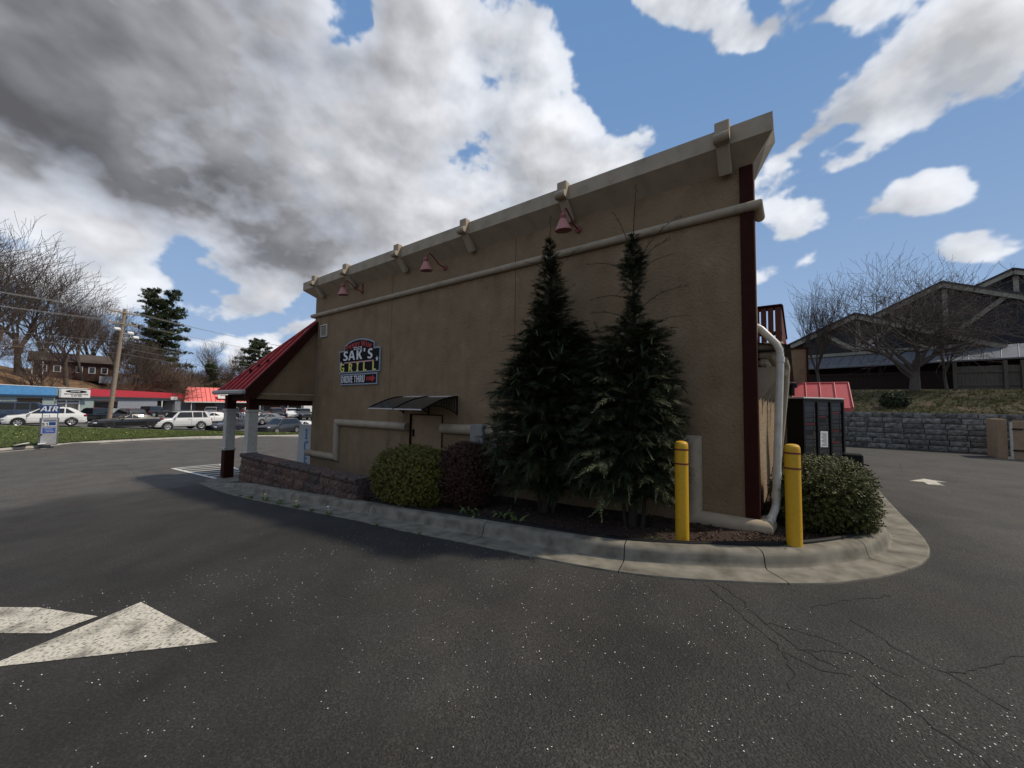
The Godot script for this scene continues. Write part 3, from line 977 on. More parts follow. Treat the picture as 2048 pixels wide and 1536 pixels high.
func build_porch(t: Node3D) -> void:
	var ap := Vector3(WL - 0.02, 4.06, -0.08)
	var er := Vector3(-11.02, 1.88, 1.76)
	var el := Vector3(-13.05, 1.88, 1.76)
	var back := Vector3(WL - 0.02, 4.06, -11.5)
	var elb := Vector3(-13.05, 1.88, -11.5)
	var slope := (Vector3(0, ap.y, ap.z) - Vector3(0, er.y, er.z))
	var nrm := Vector3(0, -slope.z, slope.y).normalized()
	var r := holder(t, "porch_roof")
	# hip end towards the lane: five pans between standing seams
	var k := 6
	for i in k:
		var x0 := lerpf(er.x, el.x, float(i) / k)
		var x1 := lerpf(er.x, el.x, float(i + 1) / k)
		var t0 := 1.0 - float(i) / k
		var t1 := 1.0 - float(i + 1) / k
		var a := Vector3(x0, er.y, er.z)
		var b := Vector3(x1, er.y, er.z)
		var mb := MB.new()
		mb.quad_out(a, b, b + slope * t1, a + slope * t0, a - Vector3.UP * 3 - Vector3.BACK)
		mb.quad_out(a - nrm * 0.02, b - nrm * 0.02, b + slope * t1 - nrm * 0.02, a + slope * t0 - nrm * 0.02, a + Vector3.UP * 9)
		part(r, "roof_pan", mb, M.dark_red_metal)
		var s := MB.new()
		var top := a + slope * maxf(t0, 0.02)
		var bs := Basis(Vector3.RIGHT, nrm, slope.normalized())
		s.box((a + top) * 0.5 + nrm * 0.022, Vector3(0.028, 0.044, (top - a).length()), Basis(Vector3.RIGHT, nrm, Vector3.RIGHT.cross(nrm)))
		part(r, "seam", s, M.dark_red_metal)
	var main := MB.new()
	main.quad_out(el, elb, back, ap, el + Vector3(2, -2, 0))
	part(r, "roof_slope", main, M.dark_red_metal)
	var hip := MB.new()
	hip.tube(pv([el + nrm * 0.01, ap + nrm * 0.01]), same(0.035, 2), 8)
	part(r, "hip_cap", hip, M.dark_red_metal)
	# small pipe vents near the eave
	for q in [[-11.75, 0.30], [-12.02, 0.24], [-11.45, 0.36]]:
		var p := MB.new()
		var o: Vector3 = Vector3(q[0], er.y, er.z) + slope * q[1] + nrm * 0.02
		p.lathe([[0.03, -0.02], [0.03, 0.07], [0.045, 0.08], [0.0, 0.11]], 10, Transform3D(Basis(), o))
		part(r, "snow_guard", p, M.black_metal)
	# rake board and gable infill in line with the end of the building
	var pl := Transform3D(Basis(Vector3(0, 0, 1), Vector3(0, 1, 0), Vector3(-1, 0, 0)), Vector3.ZERO)
	var rake := MB.new()
	rake.extrude(PackedVector2Array([Vector2(ap.z - 0.0, ap.y + 0.02), Vector2(er.z + 0.03, er.y + 0.02), Vector2(er.z + 0.03, er.y - 0.22), Vector2(er.z - 0.2, er.y - 0.22), Vector2(0.02, 3.72), Vector2(ap.z, 3.72)]), 10.93, 11.02, pl)
	part(r, "rake_board", rake, M.burgundy)
	var gab := MB.new()
	gab.extrude(PackedVector2Array([Vector2(0.003, 3.75), Vector2(1.58, 1.86), Vector2(1.58, 1.66), Vector2(0.003, 1.62)]), 11.03, 11.11, pl)
	part(r, "gable_infill", gab, M.stucco)
	var beam := MB.new()
	beam.box(Vector3(-11.2, 1.55, 0.72), Vector3(0.16, 0.14, 1.5), Basis(), 0.006)
	beam.box(Vector3(-12.0, 1.69, 1.5), Vector3(1.8, 0.18, 0.14), Basis(), 0.006)
	beam.box(Vector3(-12.78, 1.68, -5.0), Vector3(0.16, 0.18, 12.8), Basis(), 0.006)
	part(r, "beam", beam, M.burgundy)
	var ceil := MB.new()
	ceil.box(Vector3(-12.0, 1.80, -4.9), Vector3(1.95, 0.03, 13.2))
	part(r, "soffit", ceil, M.trim_beige)
	var gut := MB.new()
	gut.box(Vector3(-12.05, 1.83, 1.83), Vector3(2.2, 0.12, 0.13), Basis(), 0.03)
	part(r, "gutter", gut, M.gutter_grey)
	for q in [Vector2(-11.30, 1.50), Vector2(-12.76, 1.54), Vector2(-12.76, -4.5), Vector2(-12.76, -9.5)]:
		var o := Vector3(q.x, -0.6, q.y)
		var p := holder(t, "porch_post", o)
		var b0 := MB.new()
		b0.box(Vector3(0, 0.40, 0), Vector3(0.25, 0.80, 0.25), Basis(), 0.008)
		part(p, "base", b0, M.burgundy)
		var b1 := MB.new()
		b1.box(Vector3(0, 1.36, 0), Vector3(0.235, 1.1, 0.235), Basis(), 0.008)
		part(p, "shaft", b1, M.post_white)
		for y in [0.82, 1.93]:
			var cp := MB.new()
			cp.box(Vector3(0, y, 0), Vector3(0.29, 0.07, 0.29), Basis(), 0.01)
			part(p, "collar", cp, M.post_white)
		var b2 := MB.new()
		b2.box(Vector3(0, 2.16, 0), Vector3(0.22, 0.40, 0.22), Basis(), 0.008)
		part(p, "head", b2, M.burgundy)
	# porch floor slab and walk along the front
	var sl := MB.new()
	sl.box(Vector3(-11.95, -0.675, -4.6), Vector3(1.7, 0.16, 13.3), Basis(), 0.015)
	part(t, "porch_slab", sl, M.concrete)

func build_right_side(t: Node3D) -> void:
	# eave moulding along the drive-through side: stacked boxes, with gutter on top
	var ev := MB.new()
	ev.box(Vector3(0.20, 2.43, -6.3), Vector3(0.30, 0.10, 11.6), Basis(), 0.02)
	ev.box(Vector3(0.15, 2.32, -6.3), Vector3(0.20, 0.10, 11.6), Basis(), 0.03)
	ev.box(Vector3(0.12, 2.21, -6.3), Vector3(0.12, 0.10, 11.6), Basis(), 0.03)
	part(t, "eave_moulding", ev, M.trim_beige)
	var flash := MB.new()
	flash.box(Vector3(0.345, 2.485, -6.4), Vector3(0.06, 0.025, 11.4))
	part(t, "eave_flashing", flash, M.faded_red_metal)
	# scrolled corbels
	var prof := PackedVector2Array([Vector2(0.0, 0.0), Vector2(0.30, 0.0), Vector2(0.34, -0.05), Vector2(0.33, -0.11), Vector2(0.28, -0.15), Vector2(0.20, -0.19), Vector2(0.12, -0.29), Vector2(0.05, -0.40), Vector2(0.0, -0.46)])
	for z in [-0.62, -2.0, -3.3, -4.6, -6.0]:
		var cb := MB.new()
		cb.extrude(prof, -0.07, 0.07, Transform3D(Basis(), Vector3(WR - 0.03, 2.15, z)))
		part(t, "corbel", cb, M.trim_beige)
	# white downspout with elbows and couplings
	var dp := MB.new()
	dp.tube(pv([Vector3(0.02, 2.72, -0.47), Vector3(0.10, 2.66, -0.45), Vector3(0.27, 2.44, -0.40), Vector3(0.305, 2.35, -0.39), Vector3(0.31, 2.25, -0.38), Vector3(0.308, 2.2, -0.377), Vector3(0.237, 0.44, -0.28), Vector3(0.234, 0.38, -0.275), Vector3(0.222, 0.32, -0.24), Vector3(0.205, 0.275, -0.18), Vector3(0.165, 0.19, -0.02)]), same(0.045, 11), 18)
	var ds := part(t, "downspout", dp, M.pvc_white)
	for q in [[Vector3(0.31, 2.26, -0.38), Vector3(0.308, 2.19, -0.377)], [Vector3(0.249, 0.78, -0.30), Vector3(0.246, 0.70, -0.296)], [Vector3(0.239, 0.53, -0.285), Vector3(0.236, 0.45, -0.281)], [Vector3(0.19, 0.243, -0.12), Vector3(0.178, 0.217, -0.07)]]:
		var cl := MB.new()
		cl.tube(pv(q), same(0.052, 2), 16)
		part(ds, "coupling", cl, M.pvc_white)
	var cond := MB.new()
	cond.tube(pv([Vector3(0.33, 2.33, -1.2), Vector3(0.36, 2.2, -1.2), Vector3(0.34, 1.9, -1.25), Vector3(0.20, 0.5, -1.3), Vector3(0.18, 0.12, -1.3)]), same(0.045, 5), 12)
	part(t, "downspout", cond, M.trim_beige)
	# hooded roof vents just above the eave
	for z in [-3.4, -4.4]:
		var hv := MB.new()
		hv.lathe([[0.045, 0.0], [0.045, 0.16], [0.09, 0.17], [0.095, 0.21], [0.03, 0.24], [0.0, 0.24]], 12, Transform3D(Basis(), Vector3(0.40, 1.86, z)))
		part(t, "eave_vent", hv, M.black_metal)
	# slatted screen on the roof
	var sc := holder(t, "roof_screen")
	var y0 := 2.30
	var y1 := 3.40
	for i in 15:
		var s := MB.new()
		s.box(Vector3(0.235 - i * 0.105, (y0 + y1) * 0.5, -2.5), Vector3(0.082, y1 - y0 - 0.04, 0.025), Basis(), 0.004)
		part(sc, "slat", s, M.burgundy_wood)
	for i in 32:
		var s := MB.new()
		s.box(Vector3(0.275, (y0 + y1) * 0.5, -2.58 - i * 0.125), Vector3(0.025, y1 - y0 - 0.04, 0.115), Basis(), 0.004)
		part(sc, "slat", s, M.burgundy_wood)
	for y in [y1 - 0.03, 2.92]:
		var rl := MB.new()
		rl.box(Vector3(-0.5, y, -2.53), Vector3(1.58, 0.07, 0.04), Basis(), 0.004)
		rl.box(Vector3(0.25, y, -4.6), Vector3(0.04, 0.07, 4.1), Basis(), 0.004)
		part(sc, "rail", rl, M.burgundy)
	var cpp := MB.new()
	cpp.box(Vector3(-0.5, y1 + 0.01, -2.51), Vector3(1.6, 0.03, 0.09), Basis(), 0.004)
	cpp.box(Vector3(0.27, y1 + 0.01, -4.6), Vector3(0.09, 0.03, 4.1), Basis(), 0.004)
	part(sc, "cap_rail", cpp, M.burgundy)
	# low stucco block over the service window
	var bl := MB.new()
	bl.box(Vector3(-0.25, 2.75, -8.9), Vector3(1.96, 1.15, 1.4), Basis(), 0.01)
	part(t, "roof_block", bl, M.stucco)
	var bt := MB.new()
	bt.box(Vector3(0.745, 2.75, -8.18), Vector3(0.05, 1.16, 0.05))
	bt.box(Vector3(0.0, 3.335, -8.18), Vector3(1.55, 0.04, 0.06))
	part(t, "roof_block_edge", bt, M.burgundy)
	# bay with the service window and its red hood
	var bay := MB.new()
	bay.box(Vector3(0.72, 0.82, -9.0), Vector3(1.44, 1.62, 2.2), Basis(), 0.01)
	part(t, "window_bay", bay, M.stucco)
	var hood := holder(t, "bay_hood")
	var top := Vector3(0.06, 2.30, -8.05)
	for i in 4:
		var x0 := 0.38 + i * 0.31
		var pan := MB.new()
		var a := Vector3(x0, 1.62, -7.3)
		pan.quad_out(a, a + Vector3(0.31, 0, 0), a + Vector3(0.285, 0.68, -0.75), a + Vector3(-0.005, 0.68, -0.75), a - Vector3.UP * 5)
		pan.quad_out(a, a + Vector3(0.31, 0, 0), a + Vector3(0.31, -0.09, 0), a + Vector3(0, -0.09, 0), a + Vector3(0, 0, -5))
		part(hood, "hood_pan", pan, M.faded_red_metal)
		var sm := MB.new()
		sm.tube(pv([a + Vector3(0, 0.01, 0.01), a + Vector3(-0.005, 0.69, -0.74)]), same(0.014, 2), 6)
		part(hood, "seam", sm, M.faded_red_metal)
	var hs := MB.new()
	hs.quad_out(Vector3(1.62, 1.62, -7.3), Vector3(1.62, 1.62, -10.6), Vector3(1.5, 2.30, -9.9), Vector3(1.595, 2.30, -8.05), Vector3(0.5, 1.5, -9))
	hs.quad_out(Vector3(0.38, 2.30, -8.05), Vector3(1.6, 2.30, -8.05), Vector3(1.5, 2.3, -9.9), Vector3(0.38, 2.3, -9.9), Vector3(1, 0, -9))
	hs.quad_out(Vector3(1.62, 1.62, -7.3), Vector3(1.62, 1.62, -10.6), Vector3(1.62, 1.53, -10.6), Vector3(1.62, 1.53, -7.3), Vector3(0.5, 1.5, -9))
	part(hood, "hood_side", hs, M.red_metal)
	var ridge := MB.new()
	ridge.tube(pv([Vector3(0.38, 2.305, -8.05), Vector3(1.6, 2.305, -8.05)]), same(0.022, 2), 8)
	ridge.tube(pv([Vector3(1.6, 2.305, -8.05), Vector3(1.622, 1.63, -7.29)]), same(0.018, 2), 8)
	part(hood, "ridge_cap", ridge, M.faded_red_metal)
	var nub := MB.new()
	nub.lathe([[0.0, -0.01], [0.05, -0.01], [0.05, 0.02], [0.02, 0.03], [0.0, 0.03]], 14, Transform3D(Basis(Vector3.RIGHT, 0.83), Vector3(1.20, 1.75, -7.42)))
	part(hood, "roof_boot", nub, M.black_metal)

# ---------------------------------------------------------------- kerb, planting bed, walls and fittings near the restaurant
const KERB := [-12.48, 2.28, -10.36, 2.41, -8.9, 2.40, -7.44, 2.33, -5.3, 2.19, -4.1, 2.15, -3.15, 2.08, -2.38, 2.03, -1.7, 2.0, -1.16, 1.94, -0.7, 1.84, -0.09, 1.59, 0.46, 1.24, 0.83, 0.89, 1.24, 0.33, 1.52, -0.23, 1.66, -0.79, 1.71, -1.47, 1.71, -2.6, 1.72, -4.05, 1.74, -5.9, 1.74, -8.0, 1.74, -12.0]
var kerb_line := PackedVector2Array()

func smooth_line(c: Array, d: float) -> PackedVector2Array:
	var cu := Curve3D.new()
	var k := c.size() / 2
	for i in k:
		var p := Vector3(c[2 * i], 0, c[2 * i + 1])
		var a := Vector3(c[2 * maxi(i - 1, 0)], 0, c[2 * maxi(i - 1, 0) + 1])
		var b := Vector3(c[2 * mini(i + 1, k - 1)], 0, c[2 * mini(i + 1, k - 1) + 1])
		var t := (b - a).normalized()
		cu.add_point(p, -t * p.distance_to(a) * 0.33, t * p.distance_to(b) * 0.33)
	cu.bake_interval = 0.02
	var r := PackedVector2Array()
	var n := int(cu.get_baked_length() / d)
	for i in n + 1:
		var q := cu.sample_baked(cu.get_baked_length() * i / n, true)
		r.append(Vector2(q.x, q.z))
	return r

func kerb_rings(line: PackedVector2Array, i0: int, i1: int, prof: Array, taper: Callable) -> Array:
	var rings := []
	for i in range(i0, i1 + 1):
		var t := (line[mini(i + 1, line.size() - 1)] - line[maxi(i - 1, 0)]).normalized()
		var inw := Vector2(t.y, -t.x)
		var r := []
		var tp: float = taper.call(line[i])
		for s in prof:
			var p: Vector2 = line[i] + inw * s[0]
			r.append(Vector3(p.x, gh(line[i].x, line[i].y) + (s[1] * tp if s[1] > 0.02 else s[1]), p.y))
		rings.append(r)
	return rings

func build_kerbs() -> void:
	kerb_line = smooth_line(KERB, 0.1)
	kerb_area = kerb_line.duplicate()
	kerb_area.append(Vector2(-12.5, -12.0))
	var prof := [[0.0, -0.1], [0.0, 0.012], [0.02, 0.016], [0.30, 0.005], [0.325, 0.02], [0.335, 0.06], [0.345, 0.11], [0.36, 0.14], [0.385, 0.158], [0.42, 0.165], [0.50, 0.165], [0.515, 0.145], [0.515, -0.1]]
	var k := struct("kerb", null_mesh(), M.concrete)
	var tp := func(p: Vector2): return ss(-12.3, -9.6, p.x) if p.x < -9 else 1.0
	# cast in lengths with open joints between them
	var cuts := [0]
	for i in kerb_line.size():
		if i - cuts[-1] >= 15 and (i - cuts[-1] >= 24 or kerb_line[i].x > -1.0):
			cuts.append(i)
	cuts.append(kerb_line.size() - 1)
	for i in cuts.size() - 1:
		var mb := MB.new()
		var rings := kerb_rings(kerb_line, cuts[i], cuts[i + 1], prof, tp)
		for e in [0, -1]:
			var o: Array = rings[1 if e == 0 else -2]
			for j in rings[e].size():
				rings[e][j] = rings[e][j].move_toward(o[j], 0.005)
		smooth_loft(mb, rings)
		part(k, "kerb_section", mb, M.concrete)
	# the kerb across the lot, along the grass
	var line := smooth_line([-20.0, 16.0, -25.0, 9.0, -27.5, 5.4, -28.2, 4.5, -29.3, 2.5, -29.5, 0.1, -29.2, -3.4, -28.6, -7.8, -27.8, -14.0, -26.0, -22.0], 0.5)
	var p2 := [[0.0, -0.1], [0.0, 0.012], [0.3, 0.01], [0.34, 0.10], [0.38, 0.14], [0.55, 0.145], [0.56, -0.1]]
	var k2 := struct("kerb", null_mesh(), M.pale_concrete)
	for i in range(0, line.size() - 7, 6):
		var mb := MB.new()
		var rr := []
		for q in kerb_rings(line, i, i + 6, p2, func(_p): return 1.0):
			rr.append(q)
		for e in [0, -1]:
			var o: Array = rr[1 if e == 0 else -2]
			for j in rr[e].size():
				rr[e][j] = rr[e][j].move_toward(o[j], 0.01)
		mb.loft(flip_rings(rr), false)
		part(k2, "kerb_section", mb, M.pale_concrete)
	# grass strip behind it
	var gs := MB.new()
	var rows := []
	for i in line.size():
		var x := line[i].x - 0.50
		var z := line[i].y
		var r := []
		for s in 13:
			var xx := lerpf(x, -45.2, s / 12.0)
			r.append(Vector3(xx, maxf(gh(xx, z), -99) + (0.075 if s == 0 else 0.05), z))
		rows.append(r)
	smooth_loft(gs, rows, true)
	struct("grass_verge", gs, M.grass_ground)
	var blade := MB.new()
	blade.colored = true
	var r0 := RandomNumberGenerator.new()
	r0.seed = 17
	for i in 9:
		var a := r0.randf() * TAU
		var o := Vector3(cos(a), 0, sin(a)) * r0.randf() * 0.05
		var tip := o + Vector3(cos(a) * 0.04, r0.randf_range(0.05, 0.10), sin(a) * 0.04)
		var w := Vector3(-sin(a), 0, cos(a)) * 0.006
		var g := r0.randf()
		blade.col = Color(lerpf(0.055, 0.16, g), lerpf(0.095, 0.17, g), 0.03)
		blade.tri(o - w, o + w, tip)
	var pl := []
	for i in 14000:
		var z := r0.randf_range(-16, 14)
		var kx := far_kerb_x(z) - 0.5
		var x := kx - pow(r0.randf(), 1.4) * (kx + 44.0)
		pl.append(Transform3D(Basis(Vector3.UP, r0.randf() * TAU) * r0.randf_range(0.8, 1.8), Vector3(x, gh(x, z) + 0.04, z)))
	var tufts := scatter(self, numbered("grass"), blade.mesh(), M.blade, pl)
	tufts.set_meta("kind", "stuff")
	tag(tufts, "short green lawn grass on the verge beyond the far kerb", "grass")
	# dandelion heads
	var fl := []
	for i in 45:
		var z := r0.randf_range(-10, 10)
		var kx := far_kerb_x(z) - 0.6
		var x := kx - r0.randf() * 8.0
		fl.append(Transform3D(Basis() * r0.randf_range(0.7, 1.4), Vector3(x, gh(x, z) + 0.12, z)))
	var dm := MB.new()
	dm.lathe([[0.0, -0.02], [0.03, 0.0], [0.0, 0.02]], 6)
	var dd := scatter(self, numbered("dandelion"), dm.mesh(), M.sign_yellow, fl)
	dd.set_meta("kind", "stuff")
	tag(dd, "tiny pale dandelion heads dotted over the green verge", "flowers")

func null_mesh() -> MB:
	# a short pour of concrete under the first joint carries the row of sections
	var mb := MB.new()
	mb.box(Vector3(-7.0, -0.75, 1.5), Vector3(0.3, 0.1, 0.3))
	return mb

func flip_rings(r: Array) -> Array:
	var a := r.duplicate()
	a.reverse()
	return a

func smooth_loft(mb: MB, rings: Array, up := false) -> void:
	# open sheet of rings with averaged normals
	var n := []
	var m: int = rings[0].size()
	for i in rings.size():
		var row := []
		for j in m:
			var u: Vector3 = rings[mini(i + 1, rings.size() - 1)][j] - rings[maxi(i - 1, 0)][j]
			var w: Vector3 = rings[i][mini(j + 1, m - 1)] - rings[i][maxi(j - 1, 0)]
			var k := w.cross(u).normalized()
			if up and k.y < 0.0:
				k = -k
			row.append(k)
		n.append(row)
	for i in rings.size() - 1:
		for j in m - 1:
			var a: Vector3 = rings[i][j]
			var b: Vector3 = rings[i][j + 1]
			var c: Vector3 = rings[i + 1][j + 1]
			var d: Vector3 = rings[i + 1][j]
			if (b - a).cross(c - a).dot(n[i][j]) >= 0.0:
				mb.trin(a, b, c, n[i][j], n[i][j + 1], n[i + 1][j + 1])
				mb.trin(a, c, d, n[i][j], n[i + 1][j + 1], n[i + 1][j])
			else:
				mb.trin(a, c, b, n[i][j], n[i + 1][j + 1], n[i][j + 1])
				mb.trin(a, d, c, n[i][j], n[i + 1][j], n[i + 1][j + 1])

func bed_y(x: float, z: float) -> float:
	return 0.05 * clampf(x, -12.4, 0.0) + 0.105 + 0.02 * tone.get_noise_2d(x * 2.0, z * 2.0)

func build_bed() -> void:
	var rows := []
	var edge := []
	for i in range(0, kerb_line.size(), 2):
		var p := kerb_line[i]
		if p.x < -7.6 or p.y < -7.2:
			continue
		var t := (kerb_line[mini(i + 1, kerb_line.size() - 1)] - kerb_line[maxi(i - 1, 0)]).normalized()
		var e := p + Vector2(t.y, -t.x) * 0.505
		var w := Vector2(clampf(e.x, -8.0, WR - 0.02), minf(e.y, -0.02) if e.x > WR else -0.02)
		if e.x > WR - 0.3 and e.y > -0.3:
			w = Vector2(WR - 0.02, -0.02)
		edge.append(e)
		var r := []
		for s in 9:
			var q := e.lerp(w, s / 8.0)
			r.append(Vector3(q.x, bed_y(q.x, q.y) + (-0.01 if s == 0 else 0.0), q.y))
		rows.append(r)
	var mb := MB.new()
	smooth_loft(mb, rows, true)
	struct("mulch_bed", mb, M.mulch)
	# loose chips
	var r0 := RandomNumberGenerator.new()
	r0.seed = 23
	var ch := MB.new()
	ch.colored = true
	ch.col = Color.WHITE
	ch.box(Vector3.ZERO, Vector3(0.034, 0.006, 0.010))
	var pl := []
	var cl := []
	for i in 5200:
		var row: Array = rows[r0.randi() % rows.size()]
		var u := r0.randf() * 7.98
		var a: Vector3 = row[int(u)]
		var b: Vector3 = row[int(u) + 1]
		var q := a.lerp(b, u - int(u)) + Vector3(r0.randf_range(-0.1, 0.1), 0.004 + r0.randf() * 0.012, r0.randf_range(-0.1, 0.1))
		pl.append(Transform3D(Basis.from_euler(Vector3(r0.randf_range(-0.5, 0.5), r0.randf() * TAU, r0.randf_range(-0.5, 0.5))) * r0.randf_range(0.5, 1.5), q))
		var g := pow(r0.randf(), 3.0)
		cl.append(Color(lerpf(0.02, 0.13, g), lerpf(0.010, 0.085, g), lerpf(0.006, 0.055, g)))
	var chips := scatter(self, numbered("mulch_chips"), ch.mesh(), M.chip, pl, cl)
	chips.set_meta("kind", "stuff")
	tag(chips, "dark brown bark mulch scattered over the planting bed by the wall", "mulch")
	# black edging pipe lying just inside the kerb
	var tp := PackedVector3Array()
	for i in edge.size():
		var e: Vector2 = edge[i]
		if e.x > -5.6 and (e.y > -0.6):
			var ins := (Vector2(-1.0, -2.0) - e).normalized() * (0.035 + 0.02 * sin(i * 0.35))
			tp.append(Vector3(e.x + ins.x, 0.05 * minf(e.x, 0.0) + 0.16, e.y + ins.y))
	var ed := MB.new()
	ed.tube(tp, same(0.034, tp.size()), 10)
	solo("edging_pipe", "black plastic edging pipe along the inside of the curved kerb", "pipe", ed, M.black_metal)
	# split-face block wall beside the porch
	var bw := thing("block_wall", "low retaining wall of rough reddish split blocks beside the porch post", "wall")
	var z0 := 1.52
	var variants := []
	for i in 6:
		variants.append(rough_block(Vector3(0.40, 0.19, 0.26), 200 + i))
	var top := 0.16
	for row in 5:
		var y := top - row * 0.195
		var x := -11.13 + (0.0 if row % 2 == 0 else -0.2)
		while x < -5.8:
			var w := 0.40
			var a := maxf(x, -11.13)
			var b := minf(x + w, -5.8)
			if b - a > 0.06 and y > gh((a + b) * 0.5, z0) - 0.22:
				var o := part(bw, "block", variants[rng.randi() % 6], M["split_block_%d" % (rng.randi() % 4)], Vector3((a + b) * 0.5, y - 0.1, z0 + 0.13 + rng.randf_range(-0.008, 0.008) - row * -0.012))
				o.scale = Vector3((b - a - 0.006) / 0.40, 1, 1)
			x += w
	var xx := -11.13
	while xx < -5.8:
		var w := minf(0.46, -5.8 - xx)
		var o := part(bw, "cap_block", rough_block(Vector3(w - 0.008, 0.085, 0.33), 300 + int(xx * -10)), M["split_block_%d" % [2, 0, 2, 1][rng.randi() % 4]], Vector3(xx + w * 0.5, top + 0.04, z0 + 0.13))
		xx += w

func rough_block(s: Vector3, sd: int) -> ArrayMesh:
	# front face split rough, the other faces sawn
	var nz := FastNoiseLite.new()
	nz.seed = sd
	nz.frequency = 9.0
	nz.fractal_octaves = 3
	var mb := MB.new()
	var nx := 6
	var ny := 3
	var g := []
	for i in nx + 1:
		var r := []
		for j in ny + 1:
			var p := Vector3(-s.x / 2 + s.x * i / nx, -s.y / 2 + s.y * j / ny, s.z / 2)
			var edge := i == 0 or j == 0 or i == nx or j == ny
			p.z += (-0.022 if edge else 0.0) + nz.get_noise_2d(p.x, p.y) * (0.008 if edge else 0.026)
			r.append(p)
		g.append(r)
	for i in nx:
		for j in ny:
			mb.quad(g[i][j], g[i + 1][j], g[i + 1][j + 1], g[i][j + 1])
	var b := -s.z / 2
	for i in nx:
		mb.quad(g[i][ny], g[i + 1][ny], Vector3(g[i + 1][ny].x, s.y / 2, b), Vector3(g[i][ny].x, s.y / 2, b))
		mb.quad(g[i + 1][0], g[i][0], Vector3(g[i][0].x, -s.y / 2, b), Vector3(g[i + 1][0].x, -s.y / 2, b))
	for j in ny:
		mb.quad(g[0][j], g[0][j + 1], Vector3(-s.x / 2, g[0][j + 1].y, b), Vector3(-s.x / 2, g[0][j].y, b))
		mb.quad(g[nx][j + 1], g[nx][j], Vector3(s.x / 2, g[nx][j].y, b), Vector3(s.x / 2, g[nx][j + 1].y, b))
	return mb.mesh()

func bollard(at: Vector3, h: float, label: String, r := 0.072) -> void:
	var t := thing("bollard", label, "bollard", at, 0.0, "yellow bollards round the drive-through corner")
	var mb := MB.new()
	mb.lathe([[0.0, -0.1], [r, -0.1], [r, h - 0.05], [r * 0.95, h - 0.028], [r * 0.8, h - 0.012], [r * 0.45, h - 0.003], [0.0, h]], 24)
	part(t, "sleeve", mb, M.bollard_yellow)
	for y in [h - 0.095, h - 0.255]:
		var s := MB.new()
		s.lathe([[r + 0.0005, y - 0.009], [r + 0.003, y - 0.009], [r + 0.003, y + 0.009], [r + 0.0005, y + 0.009]], 24)
		part(t, "reflective_band", s, M.bollard_stripe)

func build_fittings() -> void:
	bollard(Vector3(-0.60, 0.07, 0.97), 1.14, "yellow bollard in front of the tan wall, left of the downspout")
	bollard(Vector3(0.42, 0.10, 0.59), 1.12, "yellow bollard beside the white downspout, in front of the hedge")
	bollard(Vector3(1.14, 0.05, -4.75), 1.05, "yellow bollard behind the black menu board", 0.07)
	build_wall_sign()
	for x in [-2.39, -5.56, -8.68]:
		wall_lamp(x)
	build_awning()
	build_menu_board()
	# speaker post
	var sp := thing("speaker_post", "black drive-through speaker box behind the clipped hedge", "speaker", Vector3(1.22, 0.1, -3.1))
	var a := MB.new()
	a.box(Vector3(0, 0.56, 0), Vector3(0.25, 0.36, 0.22), Basis(), 0.02)
	part(sp, "box", a, M.black_metal)
	var b := MB.new()
	b.box(Vector3(0, 0.18, 0), Vector3(0.20, 0.42, 0.16), Basis(), 0.01)
	part(sp, "pedestal", b, M.black_metal)
	var c := MB.new()
	c.box(Vector3(0.15, 0.57, 0.02), Vector3(0.10, 0.02, 0.10), Basis(Vector3.FORWARD, 0.25), 0.004)
	part(sp, "ledge", c, M.black_metal)
	var dk := MB.new()
	for i in 5:
		dk.box(Vector3(0.128, 0.62 + i * 0.02, 0.0), Vector3(0.008, 0.008, 0.14))
	part(sp, "grille", dk, M.rim_dark)
	# ice merchandiser at the front
	var ice := thing("ice_freezer", "pale grey ice freezer with blue ICE lettering at the porch end", "freezer", Vector3(-12.02, -0.595, -0.75), 0.0)
	var ib := MB.new()
	ib.extrude(PackedVector2Array([Vector2(-0.45, 0.0), Vector2(0.45, 0.0), Vector2(0.45, 1.46), Vector2(-0.33, 1.46), Vector2(-0.37, 1.1)]), 0.0, 0.62, Transform3D(Basis(), Vector3(0.0, 0, -0.1)))
	part(ice, "cabinet", ib, M.ice_white)
	for k in [["I", 1.18], ["C", 0.80], ["E", 0.42]]:
		part(ice, "letter", text_mesh(k[0], 0.44, "Droid Sans", true, 0.01), M.ice_blue, Vector3(0.15, k[1], 0.528))
	build_air_machine()

